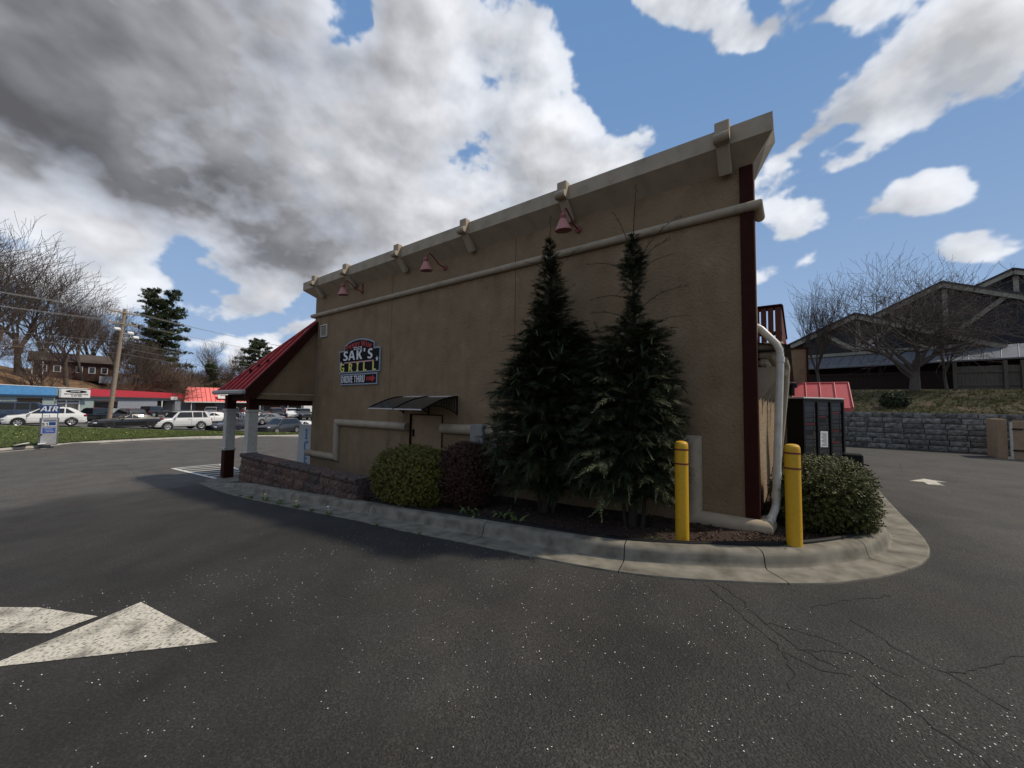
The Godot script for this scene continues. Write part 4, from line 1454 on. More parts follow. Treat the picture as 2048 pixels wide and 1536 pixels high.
func build_wall_sign() -> void:
	var t := thing("restaurant_sign", "black arched wall sign for a grill with white and yellow lettering", "sign", Vector3(-8.69, 2.06, 0.0))
	# outline: arched head, wide body, narrower foot with the drive-thru line
	var head := []
	for i in 15:
		var x := lerpf(-0.68, 0.68, i / 14.0)
		head.append(Vector2(x, 1.205 - 0.135 * pow(x / 0.68, 2.0)))
	var body := PackedVector2Array([Vector2(-0.93, 0.32), Vector2(0.93, 0.32), Vector2(0.93, 0.93), Vector2(0.68, 0.93)])
	for i in 15:
		body.append(head[14 - i])
	body.append(Vector2(-0.68, 0.93))
	body.append(Vector2(-0.93, 0.93))
	var foot := PackedVector2Array([Vector2(-0.83, 0.0), Vector2(0.83, 0.0), Vector2(0.83, 0.29), Vector2(-0.83, 0.29)])
	for p in [body, foot]:
		var back := MB.new()
		back.extrude(p, 0.012, 0.042)
		part(t, "edge_panel", back, M.sign_edge)
		var inner := Geometry2D.offset_polygon(p, -0.032, Geometry2D.JOIN_MITER)
		var face := MB.new()
		face.extrude(inner[0], 0.043, 0.047)
		part(t, "face", face, M.sign_black)
	var z := 0.050
	# red name set along the arch, letter by letter
	var s := "Penny Wise"
	var adv := [0.135, 0.125, 0.135, 0.13, 0.10, 0.11, 0.145, 0.085, 0.10, 0.11]
	var x := -0.53
	for i in s.length():
		if s[i] != " ":
			var y := 1.075 - 0.135 * pow(x / 0.68, 2.0)
			var o := part(t, "letter", text_mesh(s[i], 0.20, "Droid Serif", true, 0.006), M.sign_red, Vector3(x, y, z), Basis(Vector3.BACK, -x * 0.45))
		x += adv[i]
	var tagp := MB.new()
	tagp.box(Vector3(-0.04, 0.955, z), Vector3(0.36, 0.07, 0.006))
	part(t, "plate", tagp, M.sign_white)
	part(t, "lettering", text_mesh("SINCE 1988", 0.058, "Droid Sans", true, 0.004), M.ink, Vector3(-0.04, 0.955, z + 0.006))
	var sx := [-0.60, -0.31, 0.03, 0.27, 0.53]
	for i in 5:
		var g := part(t, "letter", text_mesh("SAK'S"[i], 0.34, "Droid Sans", true, 0.008), M.sign_white, Vector3(sx[i], 0.775 if i != 3 else 0.80, z))
		g.scale = Vector3(1.4, 1.0, 1)
	var bar := MB.new()
	bar.box(Vector3(0.02, 0.595, z), Vector3(1.34, 0.03, 0.006))
	part(t, "rule", bar, M.sign_stripe)
	for side in [-0.82, 0.82]:
		var star := PackedVector2Array()
		for i in 10:
			star.append(Vector2.from_angle(PI / 2 + i * PI / 5) * (0.07 if i % 2 == 0 else 0.028))
		var st := MB.new()
		st.extrude(star, -0.003, 0.003, Transform3D(Basis(), Vector3(side, 0.60 + (0.03 if side > 0 else -0.02), z)))
		part(t, "star", st, M.sign_white)
	var gx := [-0.76, -0.36, -0.02, 0.30, 0.70]
	for i in 5:
		var g := part(t, "letter", text_mesh("GRILL"[i], 0.31, "Droid Sans", true, 0.008), M.sign_yellow, Vector3(gx[i], 0.455, z))
		g.scale = Vector3(1.12, 1, 1)
	var w2 := part(t, "lettering", text_mesh("DRIVE THRU", 0.22, "Droid Sans", true, 0.006), M.sign_white, Vector3(-0.23, 0.145, z))
	w2.scale = Vector3(0.88, 1.15, 1)
	var ar := MB.new()
	for i in 3:
		ar.box(Vector3(0.415 + i * 0.055, 0.145, z), Vector3(0.035, 0.10, 0.006))
	ar.extrude(PackedVector2Array([Vector2(0.56, 0.095), Vector2(0.64, 0.095), Vector2(0.64, 0.045), Vector2(0.77, 0.145), Vector2(0.64, 0.245), Vector2(0.64, 0.195), Vector2(0.56, 0.195)]), z - 0.003, z + 0.003)
	part(t, "arrow", ar, M.sign_red)

func wall_lamp(x: float) -> void:
	var where: String = {-2.39: "above the tall conifers, nearest the burgundy corner board", -5.56: "in the middle of the wall top", -8.68: "above the arched wall sign, with a stub of conduit"}[x]
	var t := thing("gooseneck_lamp", "faded red gooseneck wall lamp " + where, "wall lamp", Vector3(x, 4.52, 0.0), 0.0, "gooseneck lamps along the wall top")
	var m := MB.new()
	m.lathe([[0.0, 0.0], [0.06, 0.0], [0.06, 0.02], [0.035, 0.035], [0.0, 0.035]], 16, Transform3D(Basis(Vector3.RIGHT, PI / 2), Vector3.ZERO))
	part(t, "wall_plate", m, M.lamp_red)
	var pts := PackedVector3Array()
	var cu := Curve3D.new()
	cu.add_point(Vector3(0, 0, 0.03), Vector3.ZERO, Vector3(0, 0.0, 0.16))
	cu.add_point(Vector3(0, 0.10, 0.30), Vector3(0, -0.07, -0.10), Vector3(0, 0.09, 0.10))
	cu.add_point(Vector3(0, 0.17, 0.47), Vector3(0, 0.04, -0.09), Vector3(0, -0.02, 0.06))
	cu.add_point(Vector3(0, 0.0, 0.55), Vector3(0, 0.08, 0.0), Vector3.ZERO)
	for i in 26:
		pts.append(cu.sample_baked(cu.get_baked_length() * i / 25.0, true))
	var arm := MB.new()
	arm.tube(pts, same(0.0145, 26), 10)
	part(t, "arm", arm, M.lamp_red)
	var tilt := Transform3D(Basis(Vector3.RIGHT, 0.12), Vector3(0, 0.0, 0.55))
	var sh := MB.new()
	sh.lathe([[0.132, -0.215], [0.128, -0.20], [0.056, -0.055], [0.046, -0.03], [0.044, 0.02], [0.03, 0.035], [0.0, 0.035]], 24, tilt)
	sh.lathe([[0.044, -0.05], [0.124, -0.200], [0.130, -0.216]], 24, tilt)
	part(t, "shade", sh, M.lamp_pink)
	var cap := MB.new()
	cap.lathe([[0.047, -0.035], [0.050, -0.03], [0.048, 0.025], [0.02, 0.05], [0.0, 0.05]], 18, tilt)
	part(t, "cap", cap, M.lamp_red)
	var bulb := MB.new()
	bulb.lathe([[0.0, -0.17], [0.025, -0.16], [0.035, -0.13], [0.025, -0.09], [0.015, -0.05]], 12, tilt)
	part(t, "bulb", bulb, M.sign_white)
	if x < -8.0:
		var st := MB.new()
		st.tube(pv([Vector3(0.02, 0.0, 0.03), Vector3(0.02, 0.30, 0.03)]), same(0.016, 2), 8)
		part(t, "conduit", st, M.lamp_red)

func build_awning() -> void:
	var t := thing("door_awning", "curved smoked-plastic awning on black brackets above the side door", "awning", Vector3(-5.98, 1.46, 0.0))
	var curve := []
	for i in 13:
		var a := i / 12.0
		curve.append(Vector2(0.92 * a, 0.26 * cos(a * PI * 0.5) + 0.02))
	for s in 2:
		var x0 := -0.86 + s * 0.865
		var mb := MB.new()
		for i in 12:
			var p: Vector2 = curve[i]
			var q: Vector2 = curve[i + 1]
			mb.quad(Vector3(x0, q.y, q.x), Vector3(x0 + 0.855, q.y, q.x), Vector3(x0 + 0.855, p.y, p.x), Vector3(x0, p.y, p.x))
			mb.quad(Vector3(x0, p.y - 0.006, p.x), Vector3(x0 + 0.855, p.y - 0.006, p.x), Vector3(x0 + 0.855, q.y - 0.006, q.x), Vector3(x0, q.y - 0.006, q.x))
		part(t, "roof_sheet", mb, M.smoked_sheet)
		var bar := MB.new()
		bar.box(Vector3(x0 + 0.43, 0.016, 0.925), Vector3(0.82, 0.026, 0.02), Basis(), 0.004)
		part(t, "front_bar", bar, M.aluminium)
	for x in [-0.865, 0.0, 0.865]:
		var br := MB.new()
		var pts := PackedVector3Array()
		for p in curve:
			pts.append(Vector3(x, p.y + 0.004, p.x))
		br.tube(pts, same(0.014, pts.size()), 8)
		br.box(Vector3(x, 0.10, 0.012), Vector3(0.03, 0.40, 0.024), Basis(), 0.004)
		br.tube(pv([Vector3(x, -0.07, 0.02), Vector3(x, 0.0, 0.16), Vector3(x, 0.08, 0.45), Vector3(x, 0.10, 0.72)]), same(0.011, 4), 6)
		for k in 6:
			var zz := 0.08 + k * 0.07
			br.tube(pv([Vector3(x, lut(zz, [0.0, 0.16, 0.45], [-0.07, 0.0, 0.08]), zz), Vector3(x, 0.02 + 0.26 * cos(zz / 0.92 * PI * 0.5), zz + 0.02)]), same(0.007, 2), 5)
		part(t, "bracket", br, M.black_metal)
	var rail := MB.new()
	rail.box(Vector3(0, 0.286, 0.02), Vector3(1.72, 0.02, 0.04), Basis(), 0.003)
	part(t, "wall_rail", rail, M.aluminium)

func build_menu_board() -> void:
	var t := thing("menu_board", "tall black drive-through menu board with three panels", "menu board", Vector3(0.85, 0.05, -3.58), deg_to_rad(61.0))
	# local x runs along the face, z out of it
	var cab := MB.new()
	cab.box(Vector3(0, 1.11, -0.12), Vector3(1.30, 1.22, 0.28), Basis(), 0.012)
	part(t, "cabinet", cab, M.black_metal)
	for x in [-0.45, 0.45]:
		var leg := MB.new()
		leg.box(Vector3(x, 0.25, -0.12), Vector3(0.12, 0.56, 0.12), Basis(), 0.008)
		part(t, "leg", leg, M.black_metal)
	var cap := MB.new()
	cap.box(Vector3(0, 1.735, -0.11), Vector3(1.34, 0.035, 0.33), Basis(), 0.01)
	part(t, "cap", cap, M.gutter_grey)
	for i in 4:
		var fr := MB.new()
		fr.box(Vector3(-0.64 + i * 0.4267, 1.11, 0.03), Vector3(0.055, 1.2, 0.03), Basis(), 0.005)
		part(t, "frame", fr, M.black_metal)
	for y in [0.53, 1.69]:
		var fr := MB.new()
		fr.box(Vector3(0, y, 0.03), Vector3(1.30, 0.05, 0.028), Basis(), 0.005)
		part(t, "frame", fr, M.black_metal)
	for i in 3:
		var im := menu_print(i)
		var m := StandardMaterial3D.new()
		m.albedo_texture = ImageTexture.create_from_image(im)
		m.roughness = 0.25
		m.resource_name = "menu_print_%d" % i
		var mb := MB.new()
		var x0 := -0.61 + i * 0.4267
		mb.quad_uv(Vector3(x0, 0.555, 0.024), Vector3(x0 + 0.368, 0.555, 0.024), Vector3(x0 + 0.368, 1.665, 0.024), Vector3(x0, 1.665, 0.024))
		part(t, "menu_panel", mb, m)
	var pm := MB.new()
	pm.box(Vector3(-0.02, 0.98, 0.031), Vector3(0.235, 0.29, 0.003), Basis(Vector3.BACK, -0.04))
	var paper := part(t, "paper_notice", pm, M.paper)
	for i in 11:
		var ln := MB.new()
		ln.box(Vector3(-0.02 + (0.02 if i % 3 == 2 else 0.0), 1.095 - i * 0.023, 0.034), Vector3(0.18 if i % 3 != 2 else 0.13, 0.008, 0.001), Basis(Vector3.BACK, -0.04))
		part(paper, "print_line", ln, M.ink)

func menu_print(n: int) -> Image:
	# rows of small print, headings and food pictures too small to read
	var r := RandomNumberGenerator.new()
	r.seed = 70 + n
	var im := Image.create(160, 480, false, Image.FORMAT_RGB8)
	im.fill(Color(0.075, 0.085, 0.10))
	im.fill_rect(Rect2i(0, 0, 160, 16), Color(0.20, 0.12, 0.13))
	var y := 40
	while y < 460:
		var k := r.randi() % 7
		if k == 0:
			im.fill_rect(Rect2i(10, y, 90 + r.randi() % 50, 10), Color(0.42, 0.13, 0.14))
			y += 20
		elif k == 1:
			var cx := 20 + r.randi() % 120
			var c := [Color(0.36, 0.12, 0.10), Color(0.34, 0.26, 0.22), Color(0.22, 0.24, 0.17)][r.randi() % 3] as Color
			for q in 40:
				im.fill_rect(Rect2i(cx - 16 + r.randi() % 28, y + r.randi() % 30, 3 + r.randi() % 5, 3 + r.randi() % 5), c * r.randf_range(0.6, 1.3))
			y += 34
		else:
			for q in 2 + r.randi() % 4:
				var x := 12
				while x < 110:
					var w := 4 + r.randi() % 14
					im.fill_rect(Rect2i(x, y, w, 3), Color(0.33, 0.34, 0.36))
					x += w + 4
				im.fill_rect(Rect2i(132, y, 16, 3), Color(0.42, 0.40, 0.34))
				y += 8
			y += 8
	return im

func build_air_machine() -> void:
	var t := thing("air_pump_machine", "grey coin air machine with blue AIR sign standing by the far kerb", "air machine", Vector3(-28.65, -0.66, 3.95), deg_to_rad(80.0))
	# local z faces the lot
	var b := MB.new()
	b.box(Vector3(0, 0.66, 0), Vector3(0.58, 1.32, 0.36), Basis(), 0.015)
	part(t, "cabinet", b, M.air_dark)
	var f := MB.new()
	f.box(Vector3(0.02, 0.66, 0.19), Vector3(0.50, 1.28, 0.03), Basis(), 0.01)
	part(t, "front_door", f, M.air_grey)
	var lb := MB.new()
	lb.box(Vector3(0.03, 0.72, 0.209), Vector3(0.40, 0.26, 0.006))
	part(t, "label_panel", lb, M.label_blue)
	for i in 3:
		var q := MB.new()
		q.box(Vector3(0.0 + 0.03 * i, 0.80 - 0.07 * i, 0.214), Vector3(0.26, 0.018, 0.003))
		part(t, "label_line", q, M.ice_white)
	var wp := MB.new()
	wp.box(Vector3(0.02, 1.06, 0.209), Vector3(0.44, 0.26, 0.006))
	part(t, "price_panel", wp, M.sign_white)
	var w2 := MB.new()
	w2.box(Vector3(0.12, 1.04, 0.214), Vector3(0.22, 0.16, 0.004))
	w2.box(Vector3(0.04, 1.17, 0.214), Vector3(0.40, 0.05, 0.004))
	part(t, "price_print", w2, M.air_blue)
	part(t, "price_digit", text_mesh("$1", 0.2, "Droid Sans", true, 0.004), M.air_dark, Vector3(-0.10, 1.02, 0.216))
	var lk := MB.new()
	lk.lathe([[0.0, 0.0], [0.035, 0.0], [0.03, 0.03], [0.0, 0.03]], 12, Transform3D(Basis(Vector3.RIGHT, PI / 2), Vector3(-0.20, 0.52, 0.205)))
	part(t, "lock", lk, M.black_metal)
	for x in [-0.24, 0.24]:
		var p := MB.new()
		p.box(Vector3(x, 1.42, -0.05), Vector3(0.03, 0.24, 0.03))
		part(t, "sign_post", p, M.air_dark)
	var s := MB.new()
	s.box(Vector3(-0.02, 1.73, -0.03), Vector3(0.62, 0.40, 0.06), Basis(), 0.008)
	var sg := part(t, "sign", s, M.air_blue)
	var tx := part(sg, "lettering", text_mesh("AIR", 0.33, "Droid Sans", true, 0.01), M.sign_white, Vector3(-0.02, 1.745, 0.004), Basis(Vector3(1, 0, 0), Vector3(0.2, 1, 0), Vector3(0, 0, 1)))
	# broken plate lying at the kerb, and a pad edge
	var pl := MB.new()
	pl.lathe([[0.0, 0.0], [0.30, 0.0], [0.30, 0.03], [0.26, 0.035], [0.0, 0.035]], 18, Transform3D(Basis.from_euler(Vector3(0.10, 0.4, 0.22)).scaled(Vector3(1, 1, 0.8)), Vector3(-28.35, -0.56, 4.75)))
	solo("fallen_plate", "white round plastic plate lying broken on the far kerb", "debris", pl, M.white_paint)
	var pc := MB.new()
	pc.extrude(PackedVector2Array([Vector2(-0.25, -0.1), Vector2(0.2, -0.13), Vector2(0.28, 0.05), Vector2(-0.1, 0.14)]), 0.0, 0.03, Transform3D(Basis(Vector3.RIGHT, -PI / 2 + 0.1), Vector3(-28.4, -0.57, 4.15)))
	solo("broken_panel", "flat white broken panel lying in front of the air machine", "debris", pc, M.white_paint)

# ---------------------------------------------------------------- plants
func frond(sd: int, pairs: int, length: float, leaf: float, base: Color, tip: Color, droop: float) -> ArrayMesh:
	# a flat feathery spray lying along +z
	var r := RandomNumberGenerator.new()
	r.seed = sd
	var mb := MB.new()
	mb.colored = true
	var p := Vector3.ZERO
	var prev := p
	for i in pairs:
		var u := float(i + 1) / pairs
		var q := Vector3(r.randf_range(-0.01, 0.01), -droop * u * u * length, u * length)
		mb.col = base.lerp(tip, u * 0.5)
		var w := Vector3(0.0035, 0, 0)
		mb.quad(prev - w, prev + w, q + w, q - w)
		for s in [-1.0, 1.0]:
			var l: float = leaf * sin(PI * (0.25 + 0.72 * u)) * r.randf_range(0.75, 1.2)
			var d := Vector3(s * 0.82, r.randf_range(-0.25, 0.15), 0.60).normalized()
			var e := q + d * l
			var side := d.cross(Vector3.UP).normalized() * leaf * 0.085
			mb.col = base.lerp(tip, r.randf())
			mb.quad(q, q + d * l * 0.45 + side, e, q + d * l * 0.45 - side)
		prev = q
	mb.col = tip
	var e2 := prev + Vector3(0, -droop * 0.1, 1) * leaf * 0.8
	mb.quad(prev, (prev + e2) * 0.5 + Vector3(leaf * 0.08, 0, 0), e2, (prev + e2) * 0.5 - Vector3(leaf * 0.08, 0, 0))
	return mb.mesh()

func sprig(sd: int, leaves: int, leaf: float, spread: float, c0: Color, c1: Color, slim := 0.28) -> ArrayMesh:
	# a short shoot along +z with small leaves all round
	var r := RandomNumberGenerator.new()
	r.seed = sd
	var mb := MB.new()
	mb.colored = true
	for i in leaves:
		var u := float(i) / leaves
		var a := i * 2.4 + r.randf()
		var o := Vector3(0, 0, u * spread)
		var d := Vector3(cos(a), sin(a), r.randf_range(0.5, 1.2)).normalized()
		var l := leaf * r.randf_range(0.7, 1.25)
		var s := d.cross(Vector3(0, 0, 1)).normalized() * l * slim
		var n := d.cross(s).normalized() * l * 0.08
		mb.col = c0.lerp(c1, r.randf())
		mb.tri(o, o + d * l * 0.5 + s + n, o + d * l)
		mb.tri(o, o + d * l, o + d * l * 0.5 - s + n)
	return mb.mesh()

func toward(d: Vector3, roll: float, size: float) -> Basis:
	var z := d.normalized()
	var x := Vector3.UP.cross(z)
	if x.length() < 0.05:
		x = Vector3.RIGHT
	x = x.normalized()
	return Basis(x, z.cross(x), z) * Basis(Vector3(0, 0, 1), roll) * size

func conifer(at: Vector3, h: float, prof: Array, label: String, sd: int, wisps: Array) -> void:
	var r := RandomNumberGenerator.new()
	r.seed = sd
	var t := thing("conifer", label, "tree", at)
	var tr := MB.new()
	var pts := PackedVector3Array()
	var rad := PackedFloat32Array()
	for i in 12:
		var u := i / 11.0
		pts.append(Vector3(0.03 * sin(u * 5.0 + sd), u * h, 0.02 * cos(u * 4.0)))
		rad.append(lerpf(0.062, 0.006, u))
	tr.tube(pts, rad, 8)
	for k in 3:
		var a := k * 2.1 + 0.4
		tr.tube(pv([Vector3(cos(a) * 0.12, -0.02, sin(a) * 0.08), Vector3(cos(a) * 0.2, 0.7, sin(a) * 0.12), Vector3(cos(a) * 0.25, 1.6, sin(a) * 0.12)]), PackedFloat32Array([0.028, 0.02, 0.008]), 6)
	part(t, "trunk", tr, M.bark_dark)
	var br := MB.new()
	var places := [[], [], [], []]
	var cols := [[], [], [], []]
	var y := 0.40
	while y < h - 0.05:
		var u := y / h
		var reach := lut(u, prof[0], prof[1])
		var n := int(clampf(6 + reach * 11.0, 5, 17))
		for i in n:
			var a := r.randf() * TAU
			var rr := reach * r.randf_range(0.62, 1.10)
			# against the wall the crown stays flat
			var dir := Vector3(cos(a), 0, sin(a))
			var lo: float = lut(u, prof[0], prof[2]) if dir.x < 0.0 else 1.0
			rr *= lo
			if dir.z < 0.0:
				rr = minf(rr, maxf(0.08, (at.z - 0.05) / maxf(-dir.z, 0.05)))
			var rise := lerpf(0.30, 0.9, u) * r.randf_range(0.6, 1.3)
			var p := PackedVector3Array()
			var steps_n := 6
			for s in steps_n + 1:
				var v := float(s) / steps_n
				p.append(Vector3(0, y, 0) + dir * rr * v + Vector3.UP * (rise * rr * v - 0.30 * rr * v * v * (1.3 - u)))
			br.tube(p, PackedFloat32Array([0.010, 0.009, 0.007, 0.006, 0.005, 0.004, 0.002]), 3, false)
			var k := int(4 + rr * 26.0)
			for s in k:
				var v := 0.22 + 0.78 * (s + r.randf()) / k
				var j := int(v * steps_n)
				var q := p[mini(j, steps_n)].lerp(p[mini(j + 1, steps_n)], v * steps_n - j)
				var out := (p[mini(j + 1, steps_n)] - p[maxi(j - 1, 0)]).normalized()
				var sidev := out.cross(Vector3.UP).normalized() * r.randf_range(-1.1, 1.1)
				var d := (out + sidev + Vector3(0, r.randf_range(-0.35, 0.15), 0)).normalized()
				if at.z + q.z + d.z * 0.2 < 0.03:
					d.z = absf(d.z)
				var w := r.randi() % 3
				if v > 0.8 and r.randf() < 0.07:
					w = 3
				places[w].append(Transform3D(toward(d, r.randf_range(-0.5, 0.5), r.randf_range(0.75, 1.2) * clampf(0.35 + reach * 1.6, 0.5, 1.1)), q))
				var g := r.randf_range(0.7, 1.25)
				cols[w].append(Color(g, g, g))
		y += lerpf(0.05, 0.07, u) * r.randf_range(0.5, 1.5)
	# short inner shoots that close the crown
	for i in 5200:
		var u := r.randf_range(0.10, 0.97)
		var reach := lut(u, prof[0], prof[1])
		var a := r.randf() * TAU
		var dir := Vector3(cos(a), 0, sin(a))
		var rr := reach * sqrt(r.randf()) * 0.95 * (lut(u, prof[0], prof[2]) if dir.x < 0.0 else 1.0)
		if r.randf() > reach + 0.25:
			continue
		if dir.z < 0.0:
			rr = minf(rr, maxf(0.05, (at.z - 0.08) / maxf(-dir.z, 0.05)))
		var q := Vector3(0, u * h, 0) + dir * rr
		var d := (dir + Vector3(r.randfn(), r.randfn() + 0.9, r.randfn()) * 0.55).normalized()
		if at.z + q.z + d.z * 0.15 < 0.03:
			d.z = absf(d.z)
		var w := r.randi() % 3
		places[w].append(Transform3D(toward(d, r.randf() * TAU, r.randf_range(0.6, 1.15) * clampf(0.4 + reach, 0.5, 1.0)), q))
		var g := r.randf_range(0.6, 1.1)
		cols[w].append(Color(g, g, g))
	# leading shoot and thin new growth standing off the crown
	for w in wisps:
		var a := Vector3(w[0], w[1], w[2])
		var b := Vector3(w[3], w[4], w[5])
		var p := PackedVector3Array()
		for s in 7:
			var v := s / 6.0
			p.append(a.lerp(b, v) + Vector3.UP * 0.12 * sin(v * PI) * a.distance_to(b))
		br.tube(p, PackedFloat32Array([0.007, 0.006, 0.005, 0.004, 0.0035, 0.003, 0.002]), 4, false)
		var k := int(a.distance_to(b) / 0.03)
		for s in k:
			var v := (s + 0.5) / k
			var q := p[int(v * 6)].lerp(p[mini(int(v * 6) + 1, 6)], v * 6 - int(v * 6))
			var d := ((b - a).normalized() + Vector3(r.randf_range(-1, 1), r.randf_range(-0.6, 0.9), r.randf_range(-0.2, 1))).normalized()
			places[r.randi() % 3].append(Transform3D(toward(d, r.randf() * TAU, r.randf_range(0.16, 0.34)), q))
	for w in 4:
		while cols[w].size() < places[w].size():
			cols[w].append(Color(1, 1, 1))
	part(t, "branches", br, M.bark_dark)
	for w in 4:
		scatter(t, "foliage", fronds[w], M.needle, places[w], cols[w]).set_meta("kind", "stuff")

var fronds := []

func shrub(called: String, label: String, at: Vector3, half: Vector3, n: int, meshes: Array, sd: int, squarish: float, group := "") -> void:
	var r := RandomNumberGenerator.new()
	r.seed = sd
	var t := thing(called, label, "shrub", at, 0.0, group)
	var nz := FastNoiseLite.new()
	nz.seed = sd
	nz.frequency = 1.6
	var st := MB.new()
	for i in 16:
		var a := r.randf() * TAU
		var d := Vector3(cos(a) * half.x * 0.8, half.y * r.randf_range(0.9, 1.6), sin(a) * half.z * 0.8)
		st.tube(pv([Vector3(cos(a) * 0.08, -0.03, sin(a) * 0.06), d * 0.5 + Vector3(0, 0.1, 0), d]), PackedFloat32Array([0.014, 0.009, 0.004]), 4, false)
	part(t, "stems", st, M.bark_dark)
	var places := []
	var cols := []
	for m in meshes:
		places.append([])
		cols.append([])
	for i in n:
		var d := Vector3(r.randfn(), r.randfn(), r.randfn()).normalized()
		if d.y < -0.75:
			continue
		# superellipsoid, clipped a little uneven
		var e := squarish
		var k := pow(pow(absf(d.x), e) + pow(absf(d.y), e) + pow(absf(d.z), e), -1.0 / e)
		var depth := 1.0 - 0.32 * pow(r.randf(), 1.7)
		k *= depth * (1.0 + 0.10 * nz.get_noise_3dv(d * 1.6) + 0.05 * nz.get_noise_3dv(d * 5.0))
		var q := Vector3(d.x * half.x, d.y * half.y, d.z * half.z) * k + Vector3(0, half.y, 0)
		if q.y < 0.06:
			continue
		var o := (d + Vector3(r.randfn(), r.randfn() + 0.5, r.randfn()) * 0.45).normalized()
		var w := r.randi() % meshes.size()
		places[w].append(Transform3D(toward(o, r.randf() * TAU, r.randf_range(0.7, 1.25)), q))
		var g := r.randf_range(0.75, 1.25)
		cols[w].append(Color(g, g, g))
	for w in meshes.size():
		scatter(t, "foliage", meshes[w], M.leaf, places[w], cols[w]).set_meta("kind", "stuff")

func weed(at: Vector3, size: float, label: String, flower: bool) -> void:
	var r := RandomNumberGenerator.new()
	r.seed = int(at.x * 1000) + 7
	var t := thing("weed", label, "weed", at, 0.0, "weeds at the kerb and in the mulch")
	var mb := MB.new()
	mb.colored = true
	for i in 16:
		var a := r.randf() * TAU
		var l := size * r.randf_range(0.5, 1.0)
		var d := Vector3(cos(a), 0, sin(a))
		var s := Vector3(-sin(a), 0, cos(a)) * l * 0.12
		var g := r.randf()
		mb.col = Color(lerpf(0.05, 0.13, g), lerpf(0.09, 0.17, g), 0.03)
		var mid := d * l * 0.5 + Vector3.UP * l * r.randf_range(0.35, 0.7)
		var e := d * l + Vector3.UP * l * r.randf_range(0.1, 0.8)
		mb.tri(Vector3.ZERO, mid + s, mid - s)
		mb.tri(mid - s, mid + s, e)
	part(t, "leaves", mb, M.blade)
	if flower:
		var f := MB.new()
		f.tube(pv([Vector3.ZERO, Vector3(0.02, size * 1.1, 0.01)]), same(0.003, 2), 4, false)
		f.lathe([[0.0, 0.0], [0.022, 0.008], [0.018, 0.02], [0.0, 0.024]], 10, Transform3D(Basis(), Vector3(0.02, size * 1.1, 0.01)))
		part(t, "flower", f, M.sign_yellow if r.randf() < 0.5 else M.sign_white)

